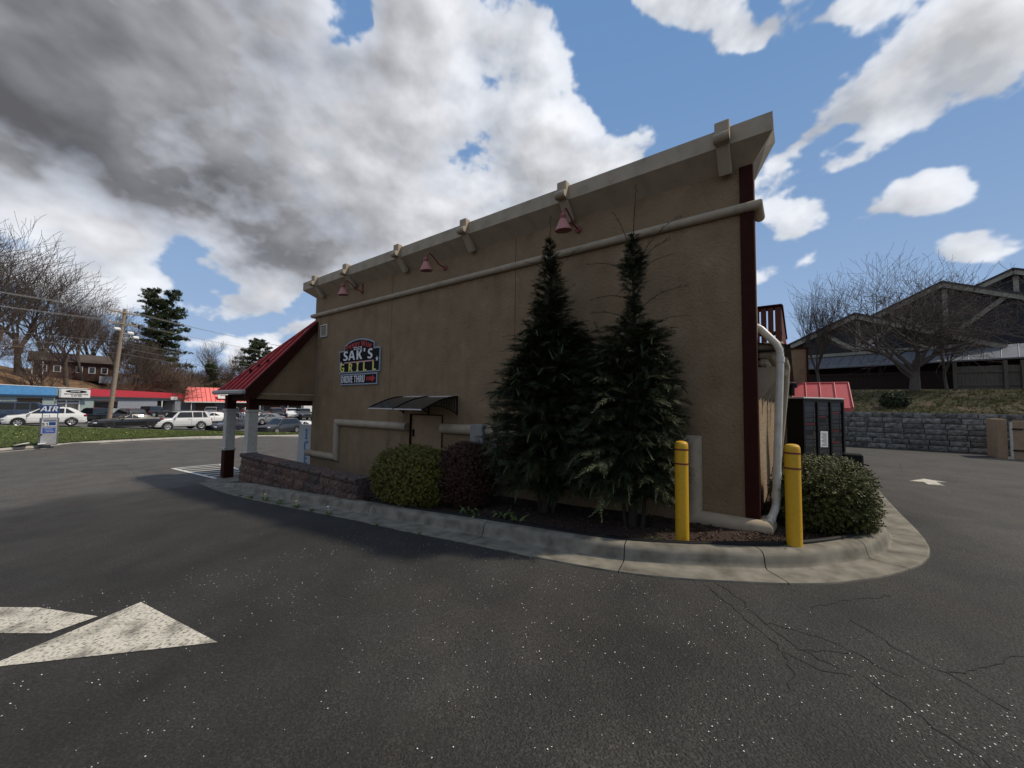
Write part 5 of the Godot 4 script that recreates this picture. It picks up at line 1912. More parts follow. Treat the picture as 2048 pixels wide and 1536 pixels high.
func build_plants() -> void:
	var n0 := Color(0.014, 0.021, 0.006)
	var n1 := Color(0.040, 0.052, 0.015)
	for i in 3:
		fronds.append(frond(40 + i, 8, 0.135, 0.052, n0, n1, 0.15 + 0.1 * i))
	fronds.append(frond(44, 9, 0.19, 0.05, Color(0.05, 0.065, 0.022), Color(0.15, 0.16, 0.07), 0.6))
	conifer(Vector3(-2.62, -0.05, 0.55), 4.30, [[0.0, 0.12, 0.22, 0.38, 0.5, 0.58, 0.68, 0.80, 0.90, 1.0], [0.5, 0.8, 0.92, 0.95, 0.88, 0.62, 0.33, 0.22, 0.12, 0.02], [1.0, 1.0, 1.05, 0.95, 0.72, 0.6, 0.8, 1, 1, 1]], "tall dark conifer against the wall, the left and denser of the pair", 501, [[0, 4.2, 0, 0.03, 4.62, 0.02], [0.05, 3.5, 0.05, 0.62, 3.95, 0.15], [0, 3.7, 0, -0.42, 3.95, 0.1], [0.1, 3.1, 0.1, 0.6, 3.35, 0.3], [-0.2, 2.6, 0.1, -0.75, 2.75, 0.2], [0.3, 2.5, 0.1, 0.75, 2.75, 0.2]])
	conifer(Vector3(-1.27, 0.02, 0.60), 3.95, [[0.0, 0.10, 0.22, 0.4, 0.55, 0.63, 0.70, 0.76, 0.81, 0.86, 0.93, 1.0], [0.42, 0.56, 0.60, 0.60, 0.52, 0.33, 0.14, 0.06, 0.15, 0.20, 0.07, 0.01], [1.55, 1.55, 1.6, 1.5, 1.25, 1.1, 1.0, 1, 1, 1, 1, 1]], "tall dark conifer with a pinched neck and wispy top, nearer the burgundy corner", 502, [[0, 3.9, 0, 0.05, 4.62, 0.0], [0, 3.55, 0, -0.25, 4.25, 0.1], [0, 3.45, 0, 0.62, 3.95, 0.1], [0, 3.4, 0, 0.55, 3.62, 0.25], [0, 3.35, 0, -0.58, 3.55, 0.2], [0.02, 3.3, 0, 0.62, 3.4, 0.3], [0, 3.0, 0, -0.52, 3.02, 0.25], [0, 2.8, 0, 0.72, 3.02, 0.2], [0, 2.7, 0, -0.55, 2.85, 0.2], [0.1, 2.5, 0.1, 0.75, 2.65, 0.25], [-0.3, 2.1, 0.1, -0.55, 2.75, 0.05]])
	var ye := []
	var ma := []
	var gr := []
	for i in 3:
		ye.append(sprig(60 + i, 14, 0.028, 0.085, Color(0.07, 0.066, 0.009), Color(0.185, 0.165, 0.02)))
		ma.append(sprig(70 + i, 14, 0.025, 0.085, Color(0.030, 0.011, 0.007), Color(0.085, 0.028, 0.015)))
		gr.append(sprig(80 + i, 14, 0.030, 0.095, Color(0.038, 0.044, 0.007), Color(0.10, 0.103, 0.017)))
	shrub("rounded_shrub", "rounded yellow-green shrub at the end of the block wall", Vector3(-4.98, -0.16, 1.20), Vector3(0.72, 0.47, 0.52), 9000, ye, 601, 2.6)
	shrub("rounded_shrub", "dark maroon-leaved shrub between the yellow-green one and the conifers", Vector3(-4.02, -0.12, 0.85), Vector3(0.44, 0.50, 0.40), 6500, ma, 602, 2.6)
	shrub("clipped_hedge", "clipped green hedge around the drive-through corner, below the menu board", Vector3(0.71, 0.10, -1.10), Vector3(0.47, 0.37, 0.92), 12000, gr, 603, 3.6)
	for w in [[-8.1, 2.33, 0.13, true], [-7.5, 2.31, 0.15, false], [-6.9, 2.28, 0.12, true], [-6.4, 2.25, 0.10, false], [-5.9, 2.22, 0.12, true], [-8.7, 2.37, 0.12, false], [-9.2, 2.38, 0.09, false], [-4.6, 2.17, 0.06, false], [-3.7, 2.12, 0.06, false]]:
		weed(Vector3(w[0], gh(w[0], w[1]), w[1]), w[2], "small green weed rooted where the kerb meets the asphalt", w[3])
	for w in [[-2.95, 1.25, 0.24, false], [-2.6, 1.38, 0.22, false], [-3.5, 1.35, 0.2, false], [-0.85, 1.18, 0.12, false], [0.28, 0.72, 0.12, false], [-3.2, 1.5, 0.16, false]]:
		weed(Vector3(w[0], bed_y(w[0], w[1]), w[1]), w[2], "small green weed growing out of the mulch", w[3])
	# pale petals blown over the paving, thickest near the lower right
	var r := RandomNumberGenerator.new()
	r.seed = 77
	var pm := MB.new()
	pm.tri(Vector3(-0.5, 0, -0.3), Vector3(-0.2, 0.25, 0.45), Vector3(0.55, 0.05, -0.2))
	pm.tri(Vector3(0.55, 0.05, -0.2), Vector3(-0.2, 0.25, 0.45), Vector3(0.4, 0.1, 0.4))
	var pl := []
	for i in 4000:
		var x := r.randf_range(-9.0, 5.0)
		var z := r.randf_range(-8.0, 5.9)
		if i % 5 == 0:
			x = r.randfn(1.25, 0.4)
			z = r.randfn(3.1, 0.45)
		elif i % 5 < 4:
			x = r.randf_range(-5.0, 1.5)
			z = r.randf_range(2.0, 5.6)
		if tone.get_noise_2d(x * 0.8, z * 0.8) < r.randf_range(-0.5, 0.4):
			continue
		var inside := Geometry2D.is_point_in_polygon(Vector2(x, z), kerb_area)
		if inside:
			continue
		pl.append(Transform3D(Basis.from_euler(Vector3(r.randf_range(-0.3, 0.3), r.randf() * TAU, 0)) * r.randf_range(0.003, 0.0085), Vector3(x, gh(x, z) + 0.004, z)))
	var pp := scatter(self, numbered("fallen_petals"), pm.mesh(), M.petal, pl)
	pp.set_meta("kind", "stuff")
	tag(pp, "pale fallen petals scattered over the dark asphalt", "petals")

var kerb_area := PackedVector2Array()

# ---------------------------------------------------------------- vehicles
# every vehicle: length along local x, nose towards +x, wheels on y = 0
const CARS := {
	"hatch": {L = 4.3, W = 1.78, H = 1.47, wb = 2.65, r = 0.32, gc = 0.20, hood = 0.90, belt = 0.98, ws = 1.05, rf = 0.25, rr = -1.25, rg = -1.95, deck = 0.98, cowl = 0.95},
	"sedan": {L = 4.7, W = 1.8, H = 1.43, wb = 2.75, r = 0.33, gc = 0.18, hood = 0.88, belt = 0.96, ws = 1.0, rf = 0.2, rr = -0.95, rg = -1.65, deck = 1.0, cowl = 0.94},
	"coupe": {L = 4.6, W = 1.85, H = 1.28, wb = 2.7, r = 0.33, gc = 0.15, hood = 0.84, belt = 0.90, ws = 0.75, rf = 0.0, rr = -0.85, rg = -1.7, deck = 0.95, cowl = 0.88},
	"suv": {L = 4.83, W = 1.92, H = 1.82, wb = 2.79, r = 0.39, gc = 0.30, hood = 1.12, belt = 1.18, ws = 1.05, rf = 0.45, rr = -2.0, rg = -2.28, deck = 1.15, cowl = 1.16},
	"crossover": {L = 4.85, W = 1.94, H = 1.72, wb = 2.85, r = 0.37, gc = 0.22, hood = 1.02, belt = 1.08, ws = 1.15, rf = 0.45, rr = -1.75, rg = -2.25, deck = 1.08, cowl = 1.06},
	"jeep": {L = 4.2, W = 1.80, H = 1.86, wb = 2.6, r = 0.42, gc = 0.36, hood = 1.12, belt = 1.15, ws = 0.62, rf = 0.42, rr = -1.85, rg = -1.95, deck = 1.15, cowl = 1.14},
	"pickup": {L = 5.6, W = 1.98, H = 1.86, wb = 3.5, r = 0.41, gc = 0.34, hood = 1.14, belt = 1.18, ws = 1.1, rf = 0.6, rr = -0.55, rg = -0.72, deck = 1.14, cowl = 1.17},
}

func car(kind: String, paint: Material, rim: Material, label: String, at: Vector3, turn: float, open_bed := false) -> Node3D:
	var s: Dictionary = CARS[kind]
	var t := thing("parked_car" if kind != "pickup" else "parked_pickup", label, "car" if kind != "pickup" else "pickup", at, turn, "vehicles parked beyond the grass verge")
	var hl: float = s.L / 2.0
	var w: float = s.W / 2.0
	var boxy := kind == "jeep" or kind == "pickup"
	var nose: float = 0.75 if kind in ["coupe", "sedan", "hatch"] else 0.9
	# lower body: stations from tail to nose
	var st := []
	st.append([-hl, s.gc + 0.12, s.deck - 0.22, w * 0.84])
	st.append([-hl + 0.06, s.gc + 0.02, s.deck - 0.06, w * 0.93])
	st.append([-hl + 0.3, s.gc, s.deck, w * 0.99])
	st.append([s.rg, s.gc, s.deck, w])
	st.append([s.ws - 0.3, s.gc, s.belt, w])
	st.append([s.ws, s.gc, s.cowl, w])
	st.append([hl - 0.75, s.gc, s.hood - 0.03, w * 0.985])
	st.append([hl - 0.3, s.gc + 0.02, s.hood * (0.93 if not boxy else 0.98), w * 0.95])
	st.append([hl - 0.07, s.gc + 0.05, s.hood * nose * (0.93 if not boxy else 1.0), w * (0.86 if not boxy else 0.92)])
	st.append([hl, s.gc + 0.12, s.hood * nose * (0.80 if not boxy else 0.92), w * (0.76 if not boxy else 0.88)])
	var rings := []
	for k in st:
		var x: float = k[0]
		var y0: float = k[1]
		var y1: float = k[2]
		var ww: float = k[3]
		var r := []
		for p in [[0.80, 0.0], [0.95, 0.06], [1.0, 0.30], [1.0, 0.62], [0.965, 0.86], [0.90, 0.97], [0.55, 1.03], [0.0, 1.045]]:
			r.append(Vector3(x, lerpf(y0, y1, p[1]) if p[1] <= 1.0 else y1 + (p[1] - 1.0) * 0.7, ww * p[0]))
		for q in range(6, -1, -1):
			var m: Vector3 = r[q]
			r.append(Vector3(m.x, m.y, -m.z))
		rings.append(r)
	var mb := MB.new()
	mb.loft(rings, true, true)
	# greenhouse
	var hw := 0.90
	var rw := 0.80 if boxy else 0.72
	var roof := []
	for k in [[s.rg, s.deck - 0.02, hw], [lerpf(s.rg, s.rr, 0.55), lerpf(s.deck, s.H, 0.6), lerpf(hw, rw, 0.6)], [s.rr, s.H - 0.035, rw], [lerpf(s.rr, s.rf, 0.4), s.H, rw], [lerpf(s.rr, s.rf, 0.85), s.H - 0.005, rw], [s.rf, s.H - 0.05, rw], [lerpf(s.rf, s.ws, 0.5), lerpf(s.H - 0.05, s.cowl, 0.5), lerpf(rw, hw, 0.5)], [s.ws, s.cowl - 0.02, hw]]:
		roof.append(k)
	var g := []
	for k in roof:
		var y: float = k[1]
		var b: float = minf(s.belt, y) - 0.04
		g.append([Vector3(k[0], b, w * 0.93), Vector3(k[0], lerpf(b, y, 0.55), w * lerpf(0.93, k[2], 0.5)), Vector3(k[0], lerpf(b, y, 0.93), w * (k[2] + 0.02)), Vector3(k[0], y, w * (k[2] - 0.08)), Vector3(k[0], y + 0.012, 0), Vector3(k[0], y, -w * (k[2] - 0.08)), Vector3(k[0], lerpf(b, y, 0.93), -w * (k[2] + 0.02)), Vector3(k[0], lerpf(b, y, 0.55), -w * lerpf(0.93, k[2], 0.5)), Vector3(k[0], b, -w * 0.93)])
	mb.loft(g, false)
	part(t, "body", mb, paint)
	# glass
	var up := s.H - 0.09 as float
	for sd in [-1.0, 1.0]:
		var doors := [[s.rr + 0.28, (s.rr + s.ws) * 0.5 - 0.12], [(s.rr + s.ws) * 0.5 - 0.05, s.ws - 0.30]]
		if kind in ["suv", "crossover", "jeep", "hatch"]:
			doors = [[s.rg + 0.30, s.rr + 0.42], [s.rr + 0.50, lerpf(s.rr, s.ws, 0.42)], [lerpf(s.rr, s.ws, 0.45), s.ws - 0.28]]
			if kind == "hatch":
				doors[0] = [s.rg + 0.45, s.rr + 0.25]
				doors[1] = [s.rr + 0.33, lerpf(s.rr, s.ws, 0.42)]
		if kind == "pickup":
			doors = [[s.rr + 0.12, lerpf(s.rr, s.ws, 0.42)], [lerpf(s.rr, s.ws, 0.46), s.ws - 0.25]]
		for i in doors.size():
			var d: Array = doors[i]
			var yb: float = s.belt + 0.04
			var wb: float = w * 0.925 + 0.012
			var wt: float = w * (rw + 0.045) + 0.012
			var front_cut: float = 0.0
			var rear_cut: float = 0.0
			if i == doors.size() - 1:
				front_cut = (s.ws - s.rf) * (up - yb) / (s.H - s.cowl) - 0.05
			if i == 0 and kind != "pickup":
				rear_cut = maxf(0.0, (s.rr - s.rg) * 0.75)
			var wn := MB.new()
			wn.quad_out(Vector3(d[0], yb, wb * sd), Vector3(d[1], yb, wb * sd), Vector3(maxf(d[1] - front_cut, d[0] + 0.05), up, wt * sd), Vector3(minf(d[0] + rear_cut, d[1] - 0.05), up, wt * sd), Vector3(0, 0.9, 0))
			part(t, "side_window", wn, M.glass_dark)
		for xd in [(s.rr + s.ws) * 0.5 - 0.08, s.ws - 0.12]:
			var dl := MB.new()
			dl.box(Vector3(xd, (s.gc + s.belt) * 0.5 + 0.08, w * sd), Vector3(0.014, s.belt - s.gc - 0.24, 0.012))
			part(t, "door_gap", dl, M.trim_black)
		var hd := MB.new()
		hd.box(Vector3((s.rr + s.ws) * 0.5 + 0.10, s.belt - 0.14, w * sd), Vector3(0.20, 0.035, 0.03), Basis(), 0.008)
		part(t, "door_handle", hd, paint)
		var mi := MB.new()
		mi.box(Vector3(s.ws - 0.26, s.belt + 0.06, (w + 0.08) * sd), Vector3(0.14, 0.14, 0.20), Basis(), 0.04)
		part(t, "mirror", mi, paint if kind != "jeep" else M.trim_black)
		var sk := MB.new()
		sk.box(Vector3(0, s.gc + 0.04, (w - 0.03) * sd), Vector3(s.wb - s.r * 2.2, 0.10, 0.08), Basis(), 0.02)
		part(t, "sill", sk, M.trim_black)
		var hh := MB.new()
		hh.box(Vector3(hl - 0.15, s.hood * nose * 0.86, w * 0.70 * sd), Vector3(0.24, 0.13, 0.40), Basis(Vector3.UP, 0.35 * sd), 0.04)
		part(t, "headlight", hh, M.headlight)
		var tl := MB.new()
		tl.box(Vector3(-hl + 0.10, s.deck - 0.18, w * 0.80 * sd), Vector3(0.20, 0.18, 0.28), Basis(), 0.03)
		part(t, "taillight", tl, M.taillight)
		if kind in ["suv", "crossover"]:
			var rl := MB.new()
			rl.tube(pv([Vector3(s.rf - 0.1, s.H - 0.02, w * 0.62 * sd), Vector3(s.rf - 0.25, s.H + 0.045, w * 0.62 * sd), Vector3(s.rr + 0.2, s.H + 0.045, w * 0.62 * sd), Vector3(s.rr + 0.05, s.H - 0.02, w * 0.62 * sd)]), same(0.02, 4), 6)
			part(t, "roof_rail", rl, M.trim_black)
	var wsh := MB.new()
	var e := 0.014
	wsh.quad_out(Vector3(s.ws - 0.04, s.cowl + 0.03 + e, w * 0.80), Vector3(s.ws - 0.04, s.cowl + 0.03 + e, -w * 0.80), Vector3(s.rf + 0.05, s.H - 0.09 + e, -w * (rw - 0.07)), Vector3(s.rf + 0.05, s.H - 0.09 + e, w * (rw - 0.07)), Vector3(-1, 0.5, 0))
	part(t, "windshield", wsh, M.glass_dark)
	var rwn := MB.new()
	rwn.quad_out(Vector3(s.rg + 0.03 - e, s.deck + 0.05, w * 0.78), Vector3(s.rg + 0.03 - e, s.deck + 0.05, -w * 0.78), Vector3(s.rr - 0.06 - e, s.H - 0.12 + e, -w * (rw - 0.08)), Vector3(s.rr - 0.06 - e, s.H - 0.12 + e, w * (rw - 0.08)), Vector3(1, 0.5, 0))
	part(t, "rear_window", rwn, M.glass_dark)
	var bp := MB.new()
	bp.box(Vector3(hl - 0.05, s.gc + 0.15, 0), Vector3(0.14, 0.2, s.W * 0.80), Basis(), 0.04)
	part(t, "front_bumper", bp, M.trim_black)
	var bq := MB.new()
	bq.box(Vector3(-hl + 0.04, s.gc + 0.18, 0), Vector3(0.14, 0.2, s.W * 0.86), Basis(), 0.04)
	part(t, "rear_bumper", bq, M.trim_black if boxy else paint)
	var gr := MB.new()
	gr.box(Vector3(hl - 0.03, s.hood * nose * 0.74, 0), Vector3(0.06, 0.15, s.W * 0.42), Basis(), 0.02)
	part(t, "grille", gr, M.trim_black)
	if kind == "pickup":
		var bed := MB.new()
		bed.box(Vector3(-hl + 1.0, s.deck + 0.03, 0), Vector3(1.75, 0.05, s.W * 0.72), Basis(), 0.01)
		part(t, "bed_cover", bed, M.trim_black)
	if kind == "jeep":
		for xw in [s.wb / 2.0, -s.wb / 2.0]:
			for sd in [-1.0, 1.0]:
				var fl := MB.new()
				fl.tube(pv([Vector3(xw - 0.55, 0.55, (w + 0.03) * sd), Vector3(xw - 0.42, 0.88, (w + 0.04) * sd), Vector3(xw + 0.42, 0.90, (w + 0.04) * sd), Vector3(xw + 0.60, 0.60, (w + 0.03) * sd)]), same(0.06, 4), 6)
				part(t, "fender_flare", fl, M.trim_black)
		wheel(t, Vector3(-hl - 0.14, 0.98, 0.0), s.r, 0.24, rim, Basis(Vector3.UP, PI / 2), "spare_wheel")
	for xw in [s.wb / 2.0, -s.wb / 2.0]:
		for sd in [-1.0, 1.0]:
			var arch := MB.new()
			arch.lathe([[0.0, -0.02], [s.r * 1.17, -0.02], [s.r * 1.17, 0.012], [0.0, 0.012]], 22, Transform3D(Basis(Vector3.RIGHT, PI / 2 * sd), Vector3(xw, s.r + 0.02, (w - 0.012) * sd)))
			part(t, "wheel_arch", arch, M.trim_black)
			wheel(t, Vector3(xw, s.r, (w - 0.07) * sd), s.r, 0.22, rim, Basis() if sd > 0 else Basis(Vector3.UP, PI), "wheel")
	return t

func wheel(t: Node3D, at: Vector3, r: float, wd: float, rim: Material, bas: Basis, called: String) -> void:
	var h := holder(t, called, at, bas)
	var ax := Transform3D(Basis(Vector3.RIGHT, PI / 2), Vector3.ZERO)
	var ty := MB.new()
	ty.lathe([[r * 0.62, -wd * 0.5], [r * 0.93, -wd * 0.5], [r, -wd * 0.36], [r, wd * 0.36], [r * 0.93, wd * 0.5], [r * 0.66, wd * 0.5], [r * 0.62, wd * 0.42]], 22, ax)
	part(h, "tyre", ty, M.tyre)
	var rm := MB.new()
	rm.lathe([[0.0, wd * 0.34], [r * 0.10, wd * 0.36]], 12, ax)
	rm.lathe([[r * 0.55, wd * 0.40], [r * 0.645, wd * 0.47], [r * 0.66, wd * 0.44]], 22, ax)
	for i in 6:
		var a := TAU * i / 6
		rm.box(Vector3(cos(a) * r * 0.34, sin(a) * r * 0.34, wd * 0.38), Vector3(r * 0.58, r * 0.17, wd * 0.10), Basis(Vector3.BACK, a), 0.008)
	part(h, "rim", rm, rim)
	var hub := MB.new()
	hub.lathe([[r * 0.63, -wd * 0.1], [r * 0.63, wd * 0.05], [0.0, wd * 0.05]], 18, ax)
	part(h, "hub", hub, M.rim_dark)

func build_cars() -> void:
	var face := PI / 2   # nose towards +z, the side towards the lot
	var q := deg_to_rad(1.0)
	var P := func(x: float, z: float) -> Vector3: return Vector3(x, gh(x, z) + 0.012, z)
	# z turn: local +x to world: turn = -90 deg gives nose to +z
	var n := -PI / 2
	car("hatch", M.paint_white, M.rim, "white hatchback parked behind the air machine", P.call(-47.4, 3.05), n + deg_to_rad(-2))
	car("coupe", M.paint_black, M.rim_dark, "low black coupe parked between the white hatchback and silver SUV", P.call(-48.4, -1.75), n + deg_to_rad(6))
	car("suv", M.paint_silver, M.rim, "silver-white SUV parked in the middle of the front row", P.call(-49.0, -5.6), n + deg_to_rad(12))
	car("sedan", M.paint_navy, M.rim, "dark navy sedan parked behind the left porch post", P.call(-49.5, -10.2), n + deg_to_rad(18))
	car("crossover", M.paint_charcoal, M.rim, "charcoal SUV parked behind the right porch post", P.call(-48.2, -14.6), n + deg_to_rad(22))
	car("crossover", M.paint_blue, M.rim_dark, "dark blue SUV behind the white hatchback", P.call(-53.2, 4.9), n + deg_to_rad(-4))
	car("jeep", M.paint_grey, M.rim_dark, "grey boxy off-roader with a white top at the far left", P.call(-63.5, 5.6), deg_to_rad(200))
	car("pickup", M.paint_black, M.rim_dark, "black pickup nose-out beside the utility pole", P.call(-68.5, -2.0), deg_to_rad(215))
	car("crossover", M.paint_charcoal, M.rim_dark, "dark SUV parked just right of the utility pole", P.call(-69.5, -4.9), deg_to_rad(200))
	car("jeep", M.paint_black, M.rim, "black off-roader with a spare wheel in front of the garage door", P.call(-87.5, -11.0), deg_to_rad(130))
	car("jeep", M.paint_grey, M.rim_dark, "grey off-roader nose-out before the mansard shop, left of the porch posts", P.call(-76.0, -15.6), deg_to_rad(-20))
	car("jeep", M.paint_black, M.rim_dark, "black off-roader second from the left before the mansard shop", P.call(-74.0, -18.0), deg_to_rad(-15))
	car("jeep", M.paint_white, M.rim_dark, "white off-roader seen between the two porch posts", P.call(-71.5, -19.6), deg_to_rad(-15))
	car("jeep", M.paint_black, M.rim_dark, "black off-roader right of the porch posts, nose out", P.call(-68.0, -22.2), deg_to_rad(-15))
	car("jeep", M.paint_white, M.rim_dark, "white off-roader right of the porch posts, beside a black one", P.call(-66.0, -23.6), deg_to_rad(-15))
	car("jeep", M.paint_charcoal, M.rim_dark, "charcoal off-roader last in the row, next to the building corner", P.call(-63.8, -24.6), deg_to_rad(-10))
	car("sedan", M.paint_white, M.rim, "white sedan behind the silver SUV's tail", P.call(-61.0, -11.4), n + deg_to_rad(10))
	car("suv", M.paint_white, M.rim, "white SUV seen between the porch posts above the navy sedan", P.call(-63.5, -16.8), deg_to_rad(-10))
	car("sedan", M.paint_grey, M.rim, "grey sedan behind the charcoal SUV's windscreen", P.call(-58.0, -16.9), n + deg_to_rad(18))
	car("sedan", M.paint_white, M.rim, "white sedan behind the charcoal SUV's roof", P.call(-53.5, -19.3), n + deg_to_rad(25))
	car("crossover", M.paint_white, M.rim, "white crossover at the tail of the charcoal SUV", P.call(-46.4, -18.6), n + deg_to_rad(24))

# ---------------------------------------------------------------- shops across the road
func on_front(d: float, y: float, out := 0.0) -> Vector3:
	var p := SHOP_A + SHOP_DIR * d - SHOP_BACK * out
	return Vector3(p.x, y, p.y)

func front_box(t: Node3D, called: String, d0: float, d1: float, y0: float, y1: float, o0: float, o1: float, m: Material, bev := 0.0) -> MeshInstance3D:
	var bas := Basis(Vector3(SHOP_DIR.x, 0, SHOP_DIR.y), Vector3.UP, Vector3(-SHOP_BACK.x, 0, -SHOP_BACK.y) * 1.0)
	var mb := MB.new()
	mb.box(on_front((d0 + d1) * 0.5, (y0 + y1) * 0.5, (o0 + o1) * 0.5), Vector3(d1 - d0, y1 - y0, o1 - o0), bas, bev)
	return part(t, called, mb, m)

func build_shops() -> void:
	var t := thing("strip_shop", "long low shop with blue and red fascia behind the parked cars", "building")
	front_box(t, "wall", -12.0, 22.0, -1.6, 2.0, -5.0, 0.0, M.shop_wall)
	front_box(t, "wall", 22.0, 36.5, -1.6, 2.0, -5.0, 0.0, M.shop_wall_grey)
	front_box(t, "wall", 45.5, 53.0, -1.6, 2.0, -5.0, 0.0, M.shop_wall_grey)
	front_box(t, "wall", 36.5, 45.5, -1.6, 2.0, -5.0, -4.7, M.shop_wall_grey)
	front_box(t, "lintel", 36.5, 45.5, 1.42, 2.0, -4.7, 0.0, M.shop_wall_grey)
	front_box(t, "fascia", -12.0, 7.9, 1.98, 2.92, -5.0, 0.35, M.shop_blue)
	front_box(t, "fascia_edge", -12.0, 8.0, 1.82, 1.975, -5.0, 0.37, M.shop_blue_edge)
	front_box(t, "fascia", 14.2, 53.5, 1.98, 3.0, -5.0, 0.35, M.shop_red)
	front_box(t, "fascia_edge", 14.2, 53.5, 1.76, 1.975, -5.0, 0.37, M.shop_dark_edge)
	front_box(t, "fascia", 7.95, 14.15, 1.98, 2.96, -5.0, 0.25, M.shop_wall)
	front_box(t, "coping", -12.0, 14.2, 2.925, 2.99, -5.02, 0.37, M.white_paint)
	for w in [[2.45, 6.1, 0.15, 1.60], [16.4, 22.5, 0.2, 1.45]]:
		var f := front_box(t, "window", w[0], w[1], w[2], w[3], -0.1, 0.02, M.glass_dark)
		for d in [w[0], w[1]]:
			front_box(f, "frame", d - 0.06, d + 0.06, w[2], w[3], 0.02, 0.05, M.shop_dark_edge)
	# glazed entrance in white frames
	var e := front_box(t, "entrance", 8.5, 12.9, -1.35, 1.42, -0.1, 0.02, M.glass_dark)
	for d in [8.45, 10.3, 12.95]:
		front_box(e, "frame", d - 0.09, d + 0.09, -1.35, 1.45, 0.02, 0.10, M.white_paint)
	for y in [1.42, 1.02]:
		front_box(e, "frame", 8.4, 13.0, y - 0.06, y + 0.06, 0.02, 0.098, M.white_paint)
	for k in [[9.0, 0.35, 0.35], [9.75, 0.42, 0.3], [10.6, 0.32, 0.4]]:
		front_box(e, "poster", k[0], k[0] + k[2], k[1] - 0.15, k[1] + 0.15, 0.022, 0.03, M.white_paint)
	# garage bay
	var gbay := front_box(t, "garage_floor", 36.5, 45.5, -1.6, -1.32, -4.7, 0.4, M.pale_concrete)
	front_box(gbay, "workbench", 39.0, 43.0, -1.32, -0.45, -4.6, -4.0, M.shop_wall_dark)
	front_box(gbay, "frame", 38.2, 38.5, -1.35, 1.42, 0.02, 0.1, M.white_paint)
	front_box(gbay, "frame", 44.6, 45.2, -1.35, 1.42, 0.02, 0.1, M.shop_wall_grey)
	front_box(t, "notice", 41.3, 44.6, 1.65, 2.25, 0.38, 0.42, M.white_paint)
	# lit box sign over the door; too small to read but for its bands of lettering
	var sg := thing("shop_sign", "white box sign with a black oval logo over the shop entrance", "sign")
	front_box(sg, "box", 8.2, 14.05, 1.72, 2.80, 0.36, 0.62, M.white_paint, 0.02)
	front_box(sg, "box_edge", 8.1, 14.1, 1.60, 1.715, 0.36, 0.64, M.shop_dark_edge)
	var ov := PackedVector2Array()
	for i in 28:
		ov.append(Vector2(cos(TAU * i / 28) * 2.2, sin(TAU * i / 28) * 0.19))
	var bas := Basis(Vector3(SHOP_DIR.x, 0, SHOP_DIR.y), Vector3.UP, Vector3(-SHOP_BACK.x, 0, -SHOP_BACK.y))
	var om := MB.new()
	om.extrude(ov, 0.0, 0.012, Transform3D(bas, on_front(11.1, 2.52, 0.622)))
	part(sg, "oval_logo", om, M.sign_black)
	var lt := part(sg, "lettering", text_mesh("CUSTOM", 0.3, "Droid Sans", true, 0.01), M.sign_white, on_front(10.8, 2.53, 0.64), bas)
	lt.scale = Vector3(1.6, 0.75, 1)
	var l2 := part(sg, "lettering", text_mesh("4WD & TRUCK ACCESSORY CENTER", 0.26, "Droid Sans", true, 0.01), M.ink, on_front(11.1, 2.17, 0.63), bas)
	l2.scale = Vector3(1.15, 0.9, 1)
	part(sg, "lettering", text_mesh("4x4  AUTO  WORKS", 0.24, "Droid Sans", true, 0.01), M.ink, on_front(11.1, 1.95, 0.63), bas)
	# mansard shop
	var m := thing("mansard_shop", "shop with a bright red metal mansard roof behind the porch posts", "building")
	var x0 := -107.0
	var wl := MB.new()
	wl.box(Vector3(-112.0, 0.1, -34.0), Vector3(9.6, 3.4, 31.0))
	part(m, "wall", wl, M.shop_wall_dark)
	var rf := holder(m, "mansard_roof")
	var zz := -19.2
	while zz > -39.4:
		var z1 := maxf(zz - 0.82, -39.4)
		var pn := MB.new()
		var c0 := 1.6 * ss(-19.2, -20.8, zz)
		pn.quad_out(Vector3(-106.6, 1.35, zz), Vector3(-106.6, 1.35, z1 + 0.01), Vector3(-108.6, 4.55, z1 + 0.01), Vector3(-108.6, 4.55, zz), Vector3(-115, 0, zz))
		if zz > -20.0:
			pn = MB.new()
			pn.tri_out(Vector3(-106.6, 1.35, zz), Vector3(-106.6, 1.35, z1 + 0.01), Vector3(-108.6, 4.55, z1 + 0.01), Vector3(-115, 0, zz))
		part(rf, "roof_pan", pn, M.shop_red_roof)
		var sm := MB.new()
		sm.tube(pv([Vector3(-106.56, 1.36, z1), Vector3(-108.56, 4.56, z1)]), same(0.045, 2), 4)
		part(rf, "seam", sm, M.shop_red)
		zz = z1
	var end := MB.new()
	end.quad_out(Vector3(-106.6, 1.35, -19.2), Vector3(-114.0, 1.35, -18.6), Vector3(-114, 4.55, -20.0), Vector3(-108.6, 4.55, -20.02), Vector3(-110, 0, -30))
	end.quad_out(Vector3(-106.6, 1.36, -39.4), Vector3(-114.0, 1.36, -39.4), Vector3(-114, 4.55, -39.38), Vector3(-108.6, 4.55, -39.38), Vector3(-110, 0, -30))
	end.quad_out(Vector3(-108.6, 4.55, -20.02), Vector3(-114, 4.55, -20.0), Vector3(-114, 4.55, -39.38), Vector3(-108.6, 4.55, -39.38), Vector3(-110, 0, -30))
	part(rf, "roof_end", end, M.shop_dark_edge)
	var ca := MB.new()
	ca.box(Vector3(-107.4, 1.22, -35.0), Vector3(2.6, 0.20, 31.5))
	part(m, "canopy", ca, M.white_paint)
	var wb := MB.new()
	wb.box(Vector3(-108.0, -0.2, -47.0), Vector3(3.0, 2.9, 5.0))
	part(m, "wall", wb, M.white_paint)
	for z in [-20.5, -27.5, -34.0, -40.5, -44.0]:
		var cl := MB.new()
		cl.tube(pv([Vector3(-106.5, -1.35, z), Vector3(-106.5, 1.2, z)]), same(0.07, 2), 8)
		part(m, "column", cl, M.white_paint)
